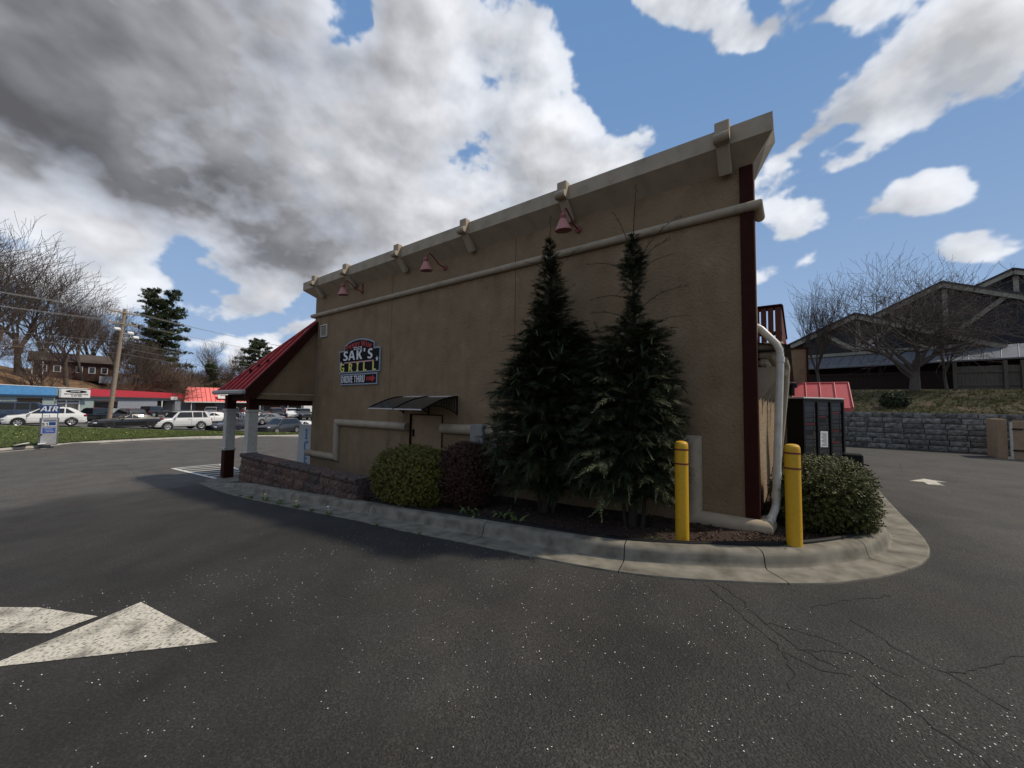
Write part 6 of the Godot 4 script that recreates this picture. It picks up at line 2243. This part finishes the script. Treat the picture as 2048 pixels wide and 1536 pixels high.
	for z in [-23.2, -29.5, -37.0, -42.0]:
		var wn := MB.new()
		wn.box(Vector3(-107.17, 0.0, z), Vector3(0.06, 1.7, 3.6))
		part(m, "window", wn, M.glass_dark)
	for s in [[-25.3, -29.6], [-30.6, -34.2], [-34.6, -36.4]]:
		var bd := MB.new()
		bd.box(Vector3(-106.75, 2.55, (s[0] + s[1]) * 0.5), Vector3(0.16, 1.05, s[0] - s[1]), Basis(Vector3.BACK, 0.2), 0.02)
		var b := thing("mansard_sign", {-25.3: "white sign with three lines of lettering on the red mansard", -30.6: "white sign with a black bird logo on the red mansard", -34.6: "small white sign at the right on the red mansard"}[s[0]], "sign")
		part(b, "board", bd, M.white_paint)
		if s[0] == -25.3:
			for i in 3:
				var ln := MB.new()
				ln.box(Vector3(-106.63 + 0.06 * -i, 2.85 - i * 0.3, (s[0] + s[1]) * 0.5), Vector3(0.05, 0.12, 3.4 if i != 1 else 1.8))
				part(b, "print_line", ln, M.sign_stripe)
		elif s[0] == -30.6:
			var bl := MB.new()
			bl.lathe([[0.0, -0.05], [0.55, 0.0], [0.5, 0.04], [0.0, 0.06]], 14, Transform3D(Basis(Vector3.BACK, -PI / 2).scaled(Vector3(1, 0.6, 1.4)), Vector3(-106.64, 2.55, -33.0)))
			part(b, "logo", bl, M.sign_black)
			var rd := MB.new()
			rd.box(Vector3(-106.66, 2.6, -31.6), Vector3(0.05, 0.7, 0.7))
			part(b, "logo", rd, M.sign_red)
	# brick pier and far corner seen beside the porch
	# house on the hill
	var h := thing("hillside_house", "dark brick house with white window frames among bare trees on the hill", "house")
	var hw := MB.new()
	hw.box(Vector3(-107.5, 6.6, -3.2), Vector3(5.0, 3.4, 9.5))
	part(h, "wall", hw, M.house_brick)
	var hr := MB.new()
	hr.extrude(PackedVector2Array([Vector2(-3.1, 8.2), Vector2(3.1, 8.2), Vector2(0, 9.9)]), -8.5, 2.2, Transform3D(Basis(), Vector3(-107.5, 0, 0)))
	part(h, "roof", hr, M.house_roof)
	for z in [0.6, -1.0, -3.6, -5.2, -6.8]:
		var wn := MB.new()
		wn.box(Vector3(-104.97, 6.9, z), Vector3(0.08, 1.2, 0.9))
		var wf := part(h, "window", wn, M.white_paint)
		var pn := MB.new()
		pn.box(Vector3(-104.92, 6.9, z), Vector3(0.03, 0.95, 0.66))
		part(wf, "pane", pn, M.glass_dark)
	for z in [0.9, -0.2]:
		var cl := MB.new()
		cl.box(Vector3(-103.6, 6.6, z + 0.9), Vector3(0.16, 2.6, 0.16))
		part(h, "porch_post", cl, M.white_paint)
	var fw := MB.new()
	fw.box(Vector3(-103.5, 5.2, -9.0), Vector3(0.3, 1.3, 6.0))
	solo("garden_wall", "pale grey garden wall on the hillside below the house", "wall", fw, M.shop_wall_grey)

func build_pole() -> void:
	var t := thing("utility_pole", "leaning wooden utility pole with crossarms and floodlights beyond the verge", "utility pole")
	var b := Vector3(-55.1, -1.4, -1.55)
	var top := Vector3(-55.0, 10.9, -2.05)
	# lens and lean: the foot stands nearer the left
	b = Vector3(-55.1, -1.4, -1.4)
	var mb := MB.new()
	mb.tube(pv([b, b.lerp(top, 0.5), top]), PackedFloat32Array([0.20, 0.17, 0.13]), 14)
	part(t, "pole", mb, M.pole_wood)
	var arms := []
	for y in [10.45, 9.3]:
		var c := b.lerp(top, (y + 1.4) / 12.3)
		var a := MB.new()
		a.box(c + Vector3(0.15, 0, 0), Vector3(0.1, 0.12, 2.4), Basis(Vector3.UP, 0.35), 0.01)
		part(t, "crossarm", a, M.pole_wood)
		for k in [-1.1, -0.5, 0.5, 1.1]:
			var o: Vector3 = c + Basis(Vector3.UP, 0.35) * Vector3(0.15, 0.06, k)
			var i := MB.new()
			i.lathe([[0.03, 0.0], [0.06, 0.05], [0.05, 0.16], [0.0, 0.2]], 8, Transform3D(Basis(), o))
			part(t, "insulator", i, M.insulator)
			arms.append(o + Vector3(0, 0.2, 0))
	for k in [[8.35, -0.55], [8.65, 0.35], [7.95, -0.95]]:
		var c := b.lerp(top, (k[0] + 1.4) / 12.3)
		var f := MB.new()
		f.tube(pv([c, c + Vector3(0.25, 0.05, k[1])]), same(0.03, 2), 6)
		f.box(c + Vector3(0.4, 0.06, k[1] * 1.1), Vector3(0.5, 0.2, 0.45), Basis(Vector3.BACK, -0.4), 0.04)
		part(t, "floodlight", f, M.white_paint)
	# spans to the poles out of sight on either side
	var l := 0
	for k in [[0, 9.9, 11.0], [1, 9.9, 11.0], [2, 9.8, 11.0], [3, 9.8, 11.0], [4, 8.9, 9.8], [6, 8.8, 9.7], [7, 8.8, 9.7]]:
		wire(arms[k[0]], k[1], k[2], l)
		l += 1
	for y in [7.5, 6.9, 6.3]:
		var c := b.lerp(top, (y + 1.4) / 12.3)
		wire(c, y - 1.1, y + 0.1, l)
		l += 1
	var cb := wire_names.size()

var wire_names := []
func wire(c: Vector3, y_left: float, y_right: float, l: int) -> void:
	var left := Vector3(-48.0 + (l % 4) * 0.4, c.y + 1.2, 26.0)
	var right := Vector3(-62.0 + (l % 4) * 0.4, c.y - 0.6, -46.0)
	var pts := PackedVector3Array()
	for i in 13:
		var v := i / 12.0
		pts.append(left.lerp(c, v) - Vector3.UP * 1.6 * 4.0 * v * (1.0 - v) * 0.5)
	for i in range(1, 19):
		var v := i / 18.0
		pts.append(c.lerp(right, v) - Vector3.UP * 2.6 * 4.0 * v * (1.0 - v) * 0.5)
	var mb := MB.new()
	mb.tube(pts, same(0.0085, pts.size()), 4, false)
	var words := ["topmost", "second", "third", "fourth", "fifth", "sixth", "seventh", "eighth", "ninth", "lowest"]
	var o := solo("overhead_wire", "%s overhead wire strung past the wooden utility pole" % words[mini(l, 9)], "wire", mb, M.wire, Vector3.ZERO, 0.0, "wires on the utility pole")
	wire_names.append(o)

# ---------------------------------------------------------------- bare trees
# returns [trunk and limbs, twigs]
func grow_tree(sd: int, h: float, trunk: float, spread: float, levels: Array, thin: float, fork: float, lean := Vector3.ZERO, upward := 0.35, ragged := 0.14) -> Array:
	var r := RandomNumberGenerator.new()
	r.seed = sd
	var wood := MB.new()
	var twigs := MB.new()
	var jobs := []
	# position, direction, length, radius, level
	jobs.append([Vector3(0, -0.3, 0), (Vector3.UP + lean).normalized(), h * fork, trunk, 0])
	while jobs.size() > 0:
		var j: Array = jobs.pop_back()
		var p: Vector3 = j[0]
		var d: Vector3 = j[1]
		var length: float = j[2]
		var rad: float = j[3]
		var lv: int = j[4]
		var last: bool = lv >= levels.size()
		var n := 6 if lv == 0 else (5 if lv < 3 else 3)
		var pts := PackedVector3Array([p])
		var rr := PackedFloat32Array([rad])
		var ends := 0.55 if lv == 0 else 0.30
		for i in n:
			d = (d + Vector3(r.randfn(), r.randfn() * 0.6, r.randfn()) * ragged * (0.4 if lv == 0 else 1.0) + Vector3.UP * (upward * 0.10 if lv > 0 else 0.0)).normalized()
			p += d * length / n
			pts.append(p)
			rr.append(maxf(thin, lerpf(rad, rad * ends, float(i + 1) / n)))
		if lv <= 2:
			wood.tube(pts, rr, 8 if lv == 0 else (6 if lv == 1 else 4), false)
		else:
			twigs.tube(pts, rr, 3, false)
		if last:
			continue
		var k: int = levels[lv]
		for i in k:
			var v := lerpf(0.30 if lv > 0 else 0.42, 1.0, (i + r.randf() * 0.8) / k)
			if i == k - 1:
				v = 1.0
			var s := v * n
			var q := pts[mini(int(s), n)].lerp(pts[mini(int(s) + 1, n)], s - int(s))
			var a := r.randf() * TAU if lv > 0 else TAU * i / k * 1.0 + r.randf() * 0.9
			var x := d.cross(Vector3.UP if absf(d.y) < 0.95 else Vector3.RIGHT).normalized()
			var y := d.cross(x)
			var open := spread * r.randf_range(0.55, 1.15) * (0.35 if i == k - 1 else 1.0)
			var nd := (d * cos(open) + (x * cos(a) + y * sin(a)) * sin(open) + Vector3.UP * upward * 0.4).normalized()
			var base := rr[mini(int(s), n)]
			var nl := length * (r.randf_range(0.62, 0.9) if lv > 0 else r.randf_range(0.75, 1.15) * (1.0 - fork) / fork * 0.62) * lerpf(1.0, 0.75, v)
			jobs.append([q, nd, nl, maxf(thin, base * r.randf_range(0.52, 0.72)), lv + 1])
	return [wood.mesh(), twigs.mesh()]

func bare_tree(protos: Array, k: int, at: Vector3, turn: float, size: float, label: String, warm: bool, group: String) -> Node3D:
	var t := thing("bare_tree", label, "tree", at, turn, group)
	t.scale = Vector3.ONE * size
	part(t, "trunk", protos[k][0], M.bark)
	part(t, "crown", protos[k][1], M.twig_warm if warm else M.twig)
	return t

func pine(at: Vector3, h: float, reach: float, label: String, sd: int, n: int, base: float, twin := false) -> void:
	var r := RandomNumberGenerator.new()
	r.seed = sd
	var t := thing("pine_tree", label, "tree", at, 0.0, "evergreens on the hill")
	var mb := MB.new()
	var tops := [Vector3(0, h, 0)]
	if twin:
		tops = [Vector3(0, h * 0.98, 2.0), Vector3(0.5, h, -1.9)]
	var places := []
	var cols := []
	for top in tops:
		mb.tube(pv([Vector3(0, -0.5, 0), Vector3(0, h * 0.4, 0), top]), PackedFloat32Array([0.45, 0.3, 0.05]), 8, false)
		for i in n:
			var u := pow(r.randf(), 0.8)
			var y := lerpf(h * base, top.y, u)
			var c := Vector3(0, y, 0).lerp(Vector3(top.x, y, top.z), clampf((y / h - 0.4) / 0.6, 0, 1))
			var a := r.randf() * TAU
			var l := reach * (0.16 + 0.84 * pow(1.0 - u, 0.75)) * r.randf_range(0.45, 1.15)
			var d := Vector3(cos(a), lerpf(-0.05, 0.55, u), sin(a)).normalized()
			mb.tube(pv([c, c + d * l * 0.6, c + d * l + Vector3.UP * l * 0.12]), PackedFloat32Array([0.07, 0.04, 0.02]), 3, false)
			for s in int(5 + l * 3.6):
				var v := r.randf_range(0.40, 1.03)
				var q := c + d * l * v + Vector3(r.randfn(), r.randfn() * 0.4, r.randfn()) * 0.26
				var o := (d + Vector3(r.randfn(), r.randfn() * 0.6 + 0.4, r.randfn()) * 0.7).normalized()
				places.append(Transform3D(toward(o, r.randf() * TAU, r.randf_range(0.7, 1.3)), q))
				var g := r.randf_range(0.6, 1.35)
				cols.append(Color(g, g, g))
	part(t, "trunk", mb, M.bark)
	scatter(t, "crown", needle_tuft, M.needle, places, cols).set_meta("kind", "stuff")

var needle_tuft: ArrayMesh

func build_trees() -> void:
	needle_tuft = sprig(91, 34, 0.36, 0.30, Color(0.020, 0.034, 0.010), Color(0.075, 0.10, 0.030), 0.07)
	var far := []
	# tall spreading crowns, slimmer ones, and scrubby growth
	far.append(grow_tree(11, 21.0, 0.42, 0.72, [7, 6, 5, 5], 0.017, 0.30, Vector3(0.1, 0, 0.1), 0.34, 0.17))
	far.append(grow_tree(12, 19.0, 0.34, 0.58, [7, 6, 5, 4], 0.016, 0.36, Vector3(-0.1, 0, 0.05), 0.48, 0.16))
	far.append(grow_tree(13, 17.0, 0.25, 0.46, [7, 5, 5, 4], 0.015, 0.42, Vector3.ZERO, 0.62, 0.14))
	far.append(grow_tree(14, 8.0, 0.12, 0.8, [8, 6, 6, 4], 0.013, 0.25, Vector3.ZERO, 0.35, 0.22))
	var r := RandomNumberGenerator.new()
	r.seed = 55
	# the wood on the hill: first the trees that can be picked out, then those behind
	var spots := [
		[-86.0, 9.0, 0, 1.30, "largest spreading bare tree at the left edge of the hill"], [-92.0, 3.5, 0, 1.25, "broad bare tree above the blue shop fascia"], [-84.0, 1.2, 1, 0.85, "dark leaning bare tree just behind the blue fascia"],
		[-95.0, -1.5, 1, 1.12, "tall bare tree left of the hillside house"], [-99.0, 8.0, 0, 1.3, "wide bare tree behind the leftmost one"], [-93.0, 12.5, 0, 1.35, "bare tree half cut by the left edge of the view"],
		[-101.0, -7.0, 2, 1.05, "slim bare tree before the house, left of the pole"], [-103.0, -11.0, 1, 1.0, "bare tree right behind the utility pole"], [-104.0, -4.0, 2, 1.1, "slim bare tree before the house windows"],
		[-108.0, -12.0, 2, 1.1, "bare tree between the house and the twin pine"], [-110.0, -8.5, 1, 1.15, "bare tree behind the right end of the house"], [-112.0, -15.0, 2, 0.9, "bare tree at the left foot of the twin pine"],
		[-118.0, -24.0, 1, 0.75, "low bare tree right of the twin pine"], [-121.0, -28.0, 2, 0.75, "bare tree above the red mansard roof"], [-122.0, -33.0, 1, 0.7, "bare tree over the middle of the mansard roof"], [-124.0, -38.0, 1, 0.7, "bare tree left of the small pine"], [-125.0, -43.0, 2, 0.65, "bare tree beside the small pine, near the porch roof"],
		[-113.0, 0.0, 0, 1.25, "bare tree behind the hillside house"], [-110.0, 6.0, 1, 1.3, "tall bare tree behind the broad one on the left"], [-116.0, -6.0, 1, 1.2, "bare tree far behind the house"], [-120.0, -14.0, 1, 1.0, "bare tree behind the twin pine"], [-126.0, -20.0, 2, 1.0, "bare tree far back, right of the twin pine"], [-130.0, -30.0, 1, 0.85, "bare tree far back above the red roof"], [-105.0, 14.0, 0, 1.2, "bare tree far back at the left edge"], [-120.0, 10.0, 1, 1.3, "bare tree on the hilltop at far left"], [-131.0, -38.0, 1, 0.8, "bare tree far back above the small pine"], [-128.0, -8.0, 2, 1.2, "bare tree on the hilltop behind the house"]]
	for s in spots:
		bare_tree(far, s[2], Vector3(s[0], gh(s[0], s[1]) - 0.1, s[1]), r.randf() * TAU, s[3] * 0.84, s[4], s[0] < -115.0, "bare trees on the hill")
	# scrub along the bank behind the shops
	var words := ["behind the blue fascia", "behind the box sign", "left of the pole above the red fascia", "right of the pole above the red fascia", "below the house", "at the garden wall", "below the twin pine", "at the left end of the mansard roof", "behind the mansard roof", "near the small pine"]
	var n := 0
	for q in [[-80.0, 9.0], [-84.0, 6.0], [-97.0, -7.5], [-101.0, -10.0], [-103.0, -12.0], [-105.0, -12.6], [-104.0, -14.5], [-107.0, -15.8], [-111.0, -17.5], [-114.0, -19.0], [-117.0, -20.0], [-119.5, -23.0], [-120.0, -26.0], [-121.0, -29.5], [-121.5, -32.5], [-122.0, -36.0], [-122.0, -40.0], [-124.0, -45.0], [-113.0, -13.0], [-109.0, -13.5], [-116.0, -16.5], [-118.0, -18.5]]:
		var x: float = q[0]
		var z: float = q[1]
		var tall := 1.6 if x < -103.0 and x > -119.0 else 1.0
		var w: String = words[mini(n * words.size() / 22, 9)]
		bare_tree(far, 3, Vector3(x, gh(x, z) - 0.1, z), r.randf() * TAU, r.randf_range(0.8, 1.15) * tall, "bushy bare scrub %s, %s of its clump" % [w, ["left", "middle", "right"][n % 3]], true, "scrub on the bank behind the shops")
		n += 1
	pine(Vector3(-117.5, gh(-117.5, -17.0), -17.0), 26.0, 5.6, "tall dark twin-topped pine on the hill beside the utility pole", 31, 120, 0.30, true)
	pine(Vector3(-121.5, gh(-121.5, -38.8), -38.8), 14.5, 6.2, "spreading green pine above the porch roof eave", 32, 95, 0.45)
	pine(Vector3(-119.0, gh(-119.0, -27.0), -27.0), 9.0, 2.4, "slim dark evergreen standing in the scrub below the twin pine", 33, 80, 0.1)
	pine(Vector3(-106.0, gh(-106.0, -13.0), -13.0), 9.0, 3.0, "dark low evergreen just right of the utility pole", 34, 90, 0.1)
	# right side: trees on the bank
	var near_a := grow_tree(27, 8.6, 0.25, 0.88, [8, 6, 6, 4, 2], 0.0058, 0.24, Vector3(-0.05, 0, 0.05), 0.20, 0.20)
	var near_b := grow_tree(22, 9.0, 0.12, 0.46, [8, 6, 5, 4], 0.006, 0.28, Vector3.ZERO, 0.62, 0.13)
	var near_c := grow_tree(23, 9.0, 0.11, 0.58, [7, 5, 5, 4], 0.006, 0.36, Vector3(0.05, 0, 0), 0.45, 0.16)
	var prot := [near_a, near_b, near_c]
	bare_tree(prot, 0, Vector3(5.6, gh(5.6, -23.9) - 0.05, -23.9), 0.6, 1.0, "large spreading bare tree on the bank before the dark gables", false, "bare trees on the bank")
	bare_tree(prot, 1, Vector3(1.65, gh(1.65, -25.0) - 0.05, -25.0), 0.0, 0.78, "upright bare tree left of the large spreading one", false, "bare trees on the bank")
	bare_tree(prot, 2, Vector3(6.9, gh(6.9, -24.4) - 0.05, -24.4), 2.0, 0.62, "thin bare tree close to the right of the large spreading one", false, "bare trees on the bank")
	bare_tree(prot, 2, Vector3(10.6, gh(10.6, -24.0) - 0.05, -24.0), 4.0, 0.85, "bare tree at the right edge of the view", false, "bare trees on the bank")

# ---------------------------------------------------------------- right background: retaining wall, bank, neighbour
func build_right_background() -> void:
	var t := thing("retaining_wall", "grey retaining wall of large rough blocks at the back of the lot", "wall")
	var variants := []
	for i in 8:
		variants.append(rough_block(Vector3(0.86, 0.225, 0.35), 400 + i))
	var r := RandomNumberGenerator.new()
	r.seed = 8
	for row in 7:
		var y := 0.105 + row * 0.212
		var x := 0.6 - (row * 37 % 5) * 0.17
		while x < 12.5:
			var w := r.randf_range(0.50, 0.62)
			var o := part(t, "block", variants[r.randi() % 8], M["grey_block_%d" % (r.randi() % 4)], Vector3(x + w * 0.5, y, -16.40 + r.randf_range(-0.015, 0.015) - row * 0.012))
			o.scale = Vector3((w - 0.026) / 0.86, 0.83, 1)
			x += w
	var bk := MB.new()
	bk.box(Vector3(5.5, 0.6, -16.44), Vector3(14.5, 1.5, 0.2))
	part(t, "backing", bk, M.grey_block_0)
	# dead grass on the bank
	var bl := MB.new()
	bl.colored = true
	for i in 10:
		var a := r.randf() * TAU
		var o := Vector3(cos(a), 0, sin(a)) * r.randf() * 0.06
		var tip := o + Vector3(cos(a) * 0.09, r.randf_range(0.05, 0.12), sin(a) * 0.09)
		var w := Vector3(-sin(a), 0, cos(a)) * 0.007
		var g := r.randf()
		bl.col = Color(0.16, 0.12, 0.06).lerp(Color(0.085, 0.105, 0.03), g)
		bl.tri(o - w, o + w, tip)
	var pl := []
	for i in 9000:
		var x := r.randf_range(-2.0, 14.0)
		var z := -16.6 - pow(r.randf(), 1.2) * 8.0
		if tone.get_noise_2d(x * 0.6, z * 0.6) < r.randf_range(-0.6, 0.3):
			continue
		pl.append(Transform3D(Basis(Vector3.UP, r.randf() * TAU) * r.randf_range(0.7, 1.6), Vector3(x, gh(x, z) - 0.03, z)))
	var gs := scatter(self, numbered("bank_grass"), bl.mesh(), M.blade, pl)
	gs.set_meta("kind", "stuff")
	tag(gs, "thin brown and green grass over the bank above the block wall", "grass")
	shrub("low_shrub", "low dark evergreen shrub on the bank above the retaining wall", Vector3(4.0, gh(4.0, -18.3) - 0.05, -18.3), Vector3(0.42, 0.34, 0.4), 900, [sprig(95, 12, 0.07, 0.1, Color(0.02, 0.03, 0.01), Color(0.05, 0.065, 0.022))], 611, 2.0)
	# tan enclosure at the right edge
	var e := thing("dumpster_enclosure", "tan panelled enclosure gate at the right end of the block wall", "enclosure", Vector3(6.0, 0, -14.9))
	var po := MB.new()
	po.box(Vector3(0.0, 0.66, -0.1), Vector3(0.22, 1.32, 0.9), Basis(), 0.01)
	part(e, "side_panel", po, M.gate_tan)
	for i in 5:
		var g := MB.new()
		g.box(Vector3(0.40 + i * 0.46, 0.64, 0.42 + i * 0.05), Vector3(0.43, 1.26, 0.05), Basis(), 0.006)
		part(e, "gate_panel", g, M.gate_tan)
	for x in [0.17, 1.0]:
		var p := MB.new()
		p.tube(pv([Vector3(x, 0.0, 0.44), Vector3(x, 1.22, 0.44)]), same(0.035, 2), 8)
		part(e, "gate_post", p, M.post_white)
	for y in [0.3, 1.0]:
		var hg := MB.new()
		hg.box(Vector3(0.30, y, 0.46), Vector3(0.24, 0.05, 0.03))
		part(e, "hinge", hg, M.deep_maroon)
	# wooden fence on the bank
	var f := thing("board_fence", "weathered grey board fence on the bank at the right", "fence")
	var x := 7.35
	while x < 13.0:
		var gy := gh(x, -25.0)
		var b := MB.new()
		b.box(Vector3(x, gy + 0.64, -25.0), Vector3(0.135, 1.22 + r.randf_range(-0.02, 0.02), 0.022))
		part(f, "board", b, M.fence_wood)
		x += 0.142
	for y in [0.25, 0.95]:
		var rl := MB.new()
		rl.box(Vector3(10.2, gh(9, -25) + y, -24.95), Vector3(5.8, 0.09, 0.05))
		part(f, "rail", rl, M.fence_wood)
	for xp in [7.32, 9.05, 9.62, 11.4]:
		var p := MB.new()
		p.box(Vector3(xp, gh(xp, -25.0) + 0.72, -24.9), Vector3(0.13, 1.5, 0.13), Basis(), 0.01)
		part(f, "post", p, M.fence_wood)
	var f2 := thing("dark_fence", "low dark maroon fence behind the large bare tree", "fence")
	x = -1.0
	while x < 7.2:
		var b := MB.new()
		b.box(Vector3(x, gh(x, -26.5) + 0.55, -26.5), Vector3(0.20, 1.0, 0.03))
		part(f2, "board", b, M.deep_maroon)
		x += 0.215
	var rl2 := MB.new()
	rl2.box(Vector3(3.0, gh(3, -26.5) + 0.95, -26.46), Vector3(8.4, 0.08, 0.05))
	part(f2, "rail", rl2, M.deep_maroon)
	build_neighbour()

func build_neighbour() -> void:
	var t := thing("gabled_building", "dark building with stepped gables and beige timber trusses on the bank", "building", Vector3(1.0, 0, -32.1), deg_to_rad(-16.3))
	# local x along the front, z towards the lot; gable: apex x, apex y, slope, half span, set back, foot
	var n := 0
	for g in [[3.2, 8.42, 0.445, 6.6, 0.0], [7.05, 10.8, 0.48, 8.0, 5.0], [10.2, 11.8, 0.48, 8.5, 9.0]]:
		var b := holder(t, "gable")
		var ax: float = g[0]
		var ay: float = g[1]
		var sl: float = g[2]
		var hs: float = g[3]
		var z: float = -g[4]
		var wl := MB.new()
		wl.extrude(PackedVector2Array([Vector2(ax - hs + 0.5, 2.2), Vector2(ax + hs - 0.5, 2.2), Vector2(ax + hs - 0.5, ay - sl * (hs - 0.5) - 0.1), Vector2(ax, ay - 0.1), Vector2(ax - hs + 0.5, ay - sl * (hs - 0.5) - 0.1)]), -16.0, 0.0, Transform3D(Basis(), Vector3(0, 0, z)))
		part(b, "wall", wl, M.dark_siding)
		for s in [-1.0, 1.0]:
			# rafter board, roof slab and its shingled edge
			var dx := cos(atan(sl))
			var dy := sin(atan(sl))
			var len := hs / dx
			var bas := Basis(Vector3.BACK, -s * atan(sl))
			var mid := Vector3(ax + s * hs * 0.5, ay - sl * hs * 0.5, z)
			var fb := MB.new()
			fb.box(mid + Vector3(0, -0.20, 0.33), Vector3(len, 0.30, 0.10), bas)
			part(b, "rafter_board", fb, M.truss_beige)
			var rs := MB.new()
			rs.box(mid + Vector3(0, 0.03, -7.7), Vector3(len + 0.02, 0.12, 16.3), bas)
			part(b, "roof_slope", rs, M.grey_shingle)
			var sf := MB.new()
			sf.box(mid + Vector3(0, -0.10, 0.12), Vector3(len - 0.1, 0.06, 0.36), bas)
			part(b, "soffit", sf, M.truss_beige)
		var kp := MB.new()
		var foot := 5.75 if n == 0 else ay - 4.4
		kp.box(Vector3(ax + 0.08, (ay - 0.5 + foot) * 0.5, z + 0.06), Vector3(0.26, ay - 0.5 - foot, 0.10))
		part(b, "king_post", kp, M.truss_beige)
		for s in [-1.0, 1.0]:
			var top := Vector3(ax + s * 1.95, ay - sl * 1.95 - 0.25, z + 0.08)
			var bot := Vector3(ax + s * 0.06, foot + 0.05, z + 0.08)
			if n == 1:
				top = Vector3(ax + s * 2.8, ay - sl * 2.8 - 0.25, z + 0.08)
				bot = Vector3(ax + s * 0.7, foot + 0.9, z + 0.08)
			var st := MB.new()
			st.box((top + bot) * 0.5, Vector3((top - bot).length(), 0.26, 0.10), Basis(Vector3.BACK, atan2((top - bot).y, (top - bot).x)))
			part(b, "strut", st, M.truss_beige)
		if n == 0:
			var be := MB.new()
			be.box(Vector3(ax + 0.2, 5.58, z + 0.10), Vector3(12.2, 0.22, 0.14), Basis(), 0.01)
			part(b, "tie_beam", be, M.truss_beige)
			var vt := MB.new()
			vt.box(Vector3(7.25, 6.05, 0.05), Vector3(0.75, 0.42, 0.08), Basis(), 0.01)
			var vf := part(b, "louvre_vent", vt, M.truss_beige)
			var vi := MB.new()
			vi.box(Vector3(7.25, 6.05, 0.095), Vector3(0.6, 0.3, 0.02))
			part(vf, "louvre", vi, M.dark_siding)
			var fl := MB.new()
			fl.box(Vector3(4.0, 6.0, 0.12), Vector3(0.3, 0.22, 0.2), Basis(), 0.02)
			part(b, "floodlight", fl, M.white_paint)
		n += 1
	# lean-to along the front: ribbed metal on dark posts
	var lt := holder(t, "lean_to")
	var x := -4.2
	while x < 14.0:
		var p := MB.new()
		p.quad_out(Vector3(x, 4.55, 1.7), Vector3(x + 0.59, 4.55, 1.7), Vector3(x + 0.59, 5.46, 0.06), Vector3(x, 5.46, 0.06), Vector3(x, 0, 0))
		p.quad_out(Vector3(x, 4.50, 1.7), Vector3(x + 0.59, 4.50, 1.7), Vector3(x + 0.59, 5.41, 0.06), Vector3(x, 5.41, 0.06), Vector3(x, 10, 3))
		part(lt, "metal_sheet", p, M.lean_to_metal)
		var s := MB.new()
		s.tube(pv([Vector3(x, 4.56, 1.7), Vector3(x, 5.47, 0.06)]), same(0.022, 2), 4)
		part(lt, "rib", s, M.lean_to_metal)
		x += 0.6
	var gt := MB.new()
	gt.box(Vector3(4.9, 4.50, 1.74), Vector3(18.2, 0.11, 0.10), Basis(), 0.02)
	part(lt, "gutter", gt, M.lean_to_metal)
	for xp in [-1.0, 0.3, 4.6, 8.4, 12.4]:
		var p := MB.new()
		p.box(Vector3(xp, 3.5, 1.5), Vector3(0.13, 2.0, 0.13))
		part(lt, "post", p, M.truss_beige if xp == 0.3 else M.deep_maroon)
	var wall := MB.new()
	wall.box(Vector3(4.9, 3.6, 0.04), Vector3(18.0, 3.4, 0.06))
	part(lt, "porch_wall", wall, M.deep_maroon)

func _ready() -> void:
	rng.seed = 20250401
	setup()
	print("sky ", Time.get_ticks_msec())
	make_materials()
	build_ground()
	print("ground ", Time.get_ticks_msec())
	build_restaurant()
	build_kerbs()
	build_bed()
	build_fittings()
	print("site ", Time.get_ticks_msec())
	build_plants()
	print("plants ", Time.get_ticks_msec())
	build_cars()
	build_shops()
	build_pole()
	print("far ", Time.get_ticks_msec())
	build_trees()
	build_right_background()
	print("done ", Time.get_ticks_msec())
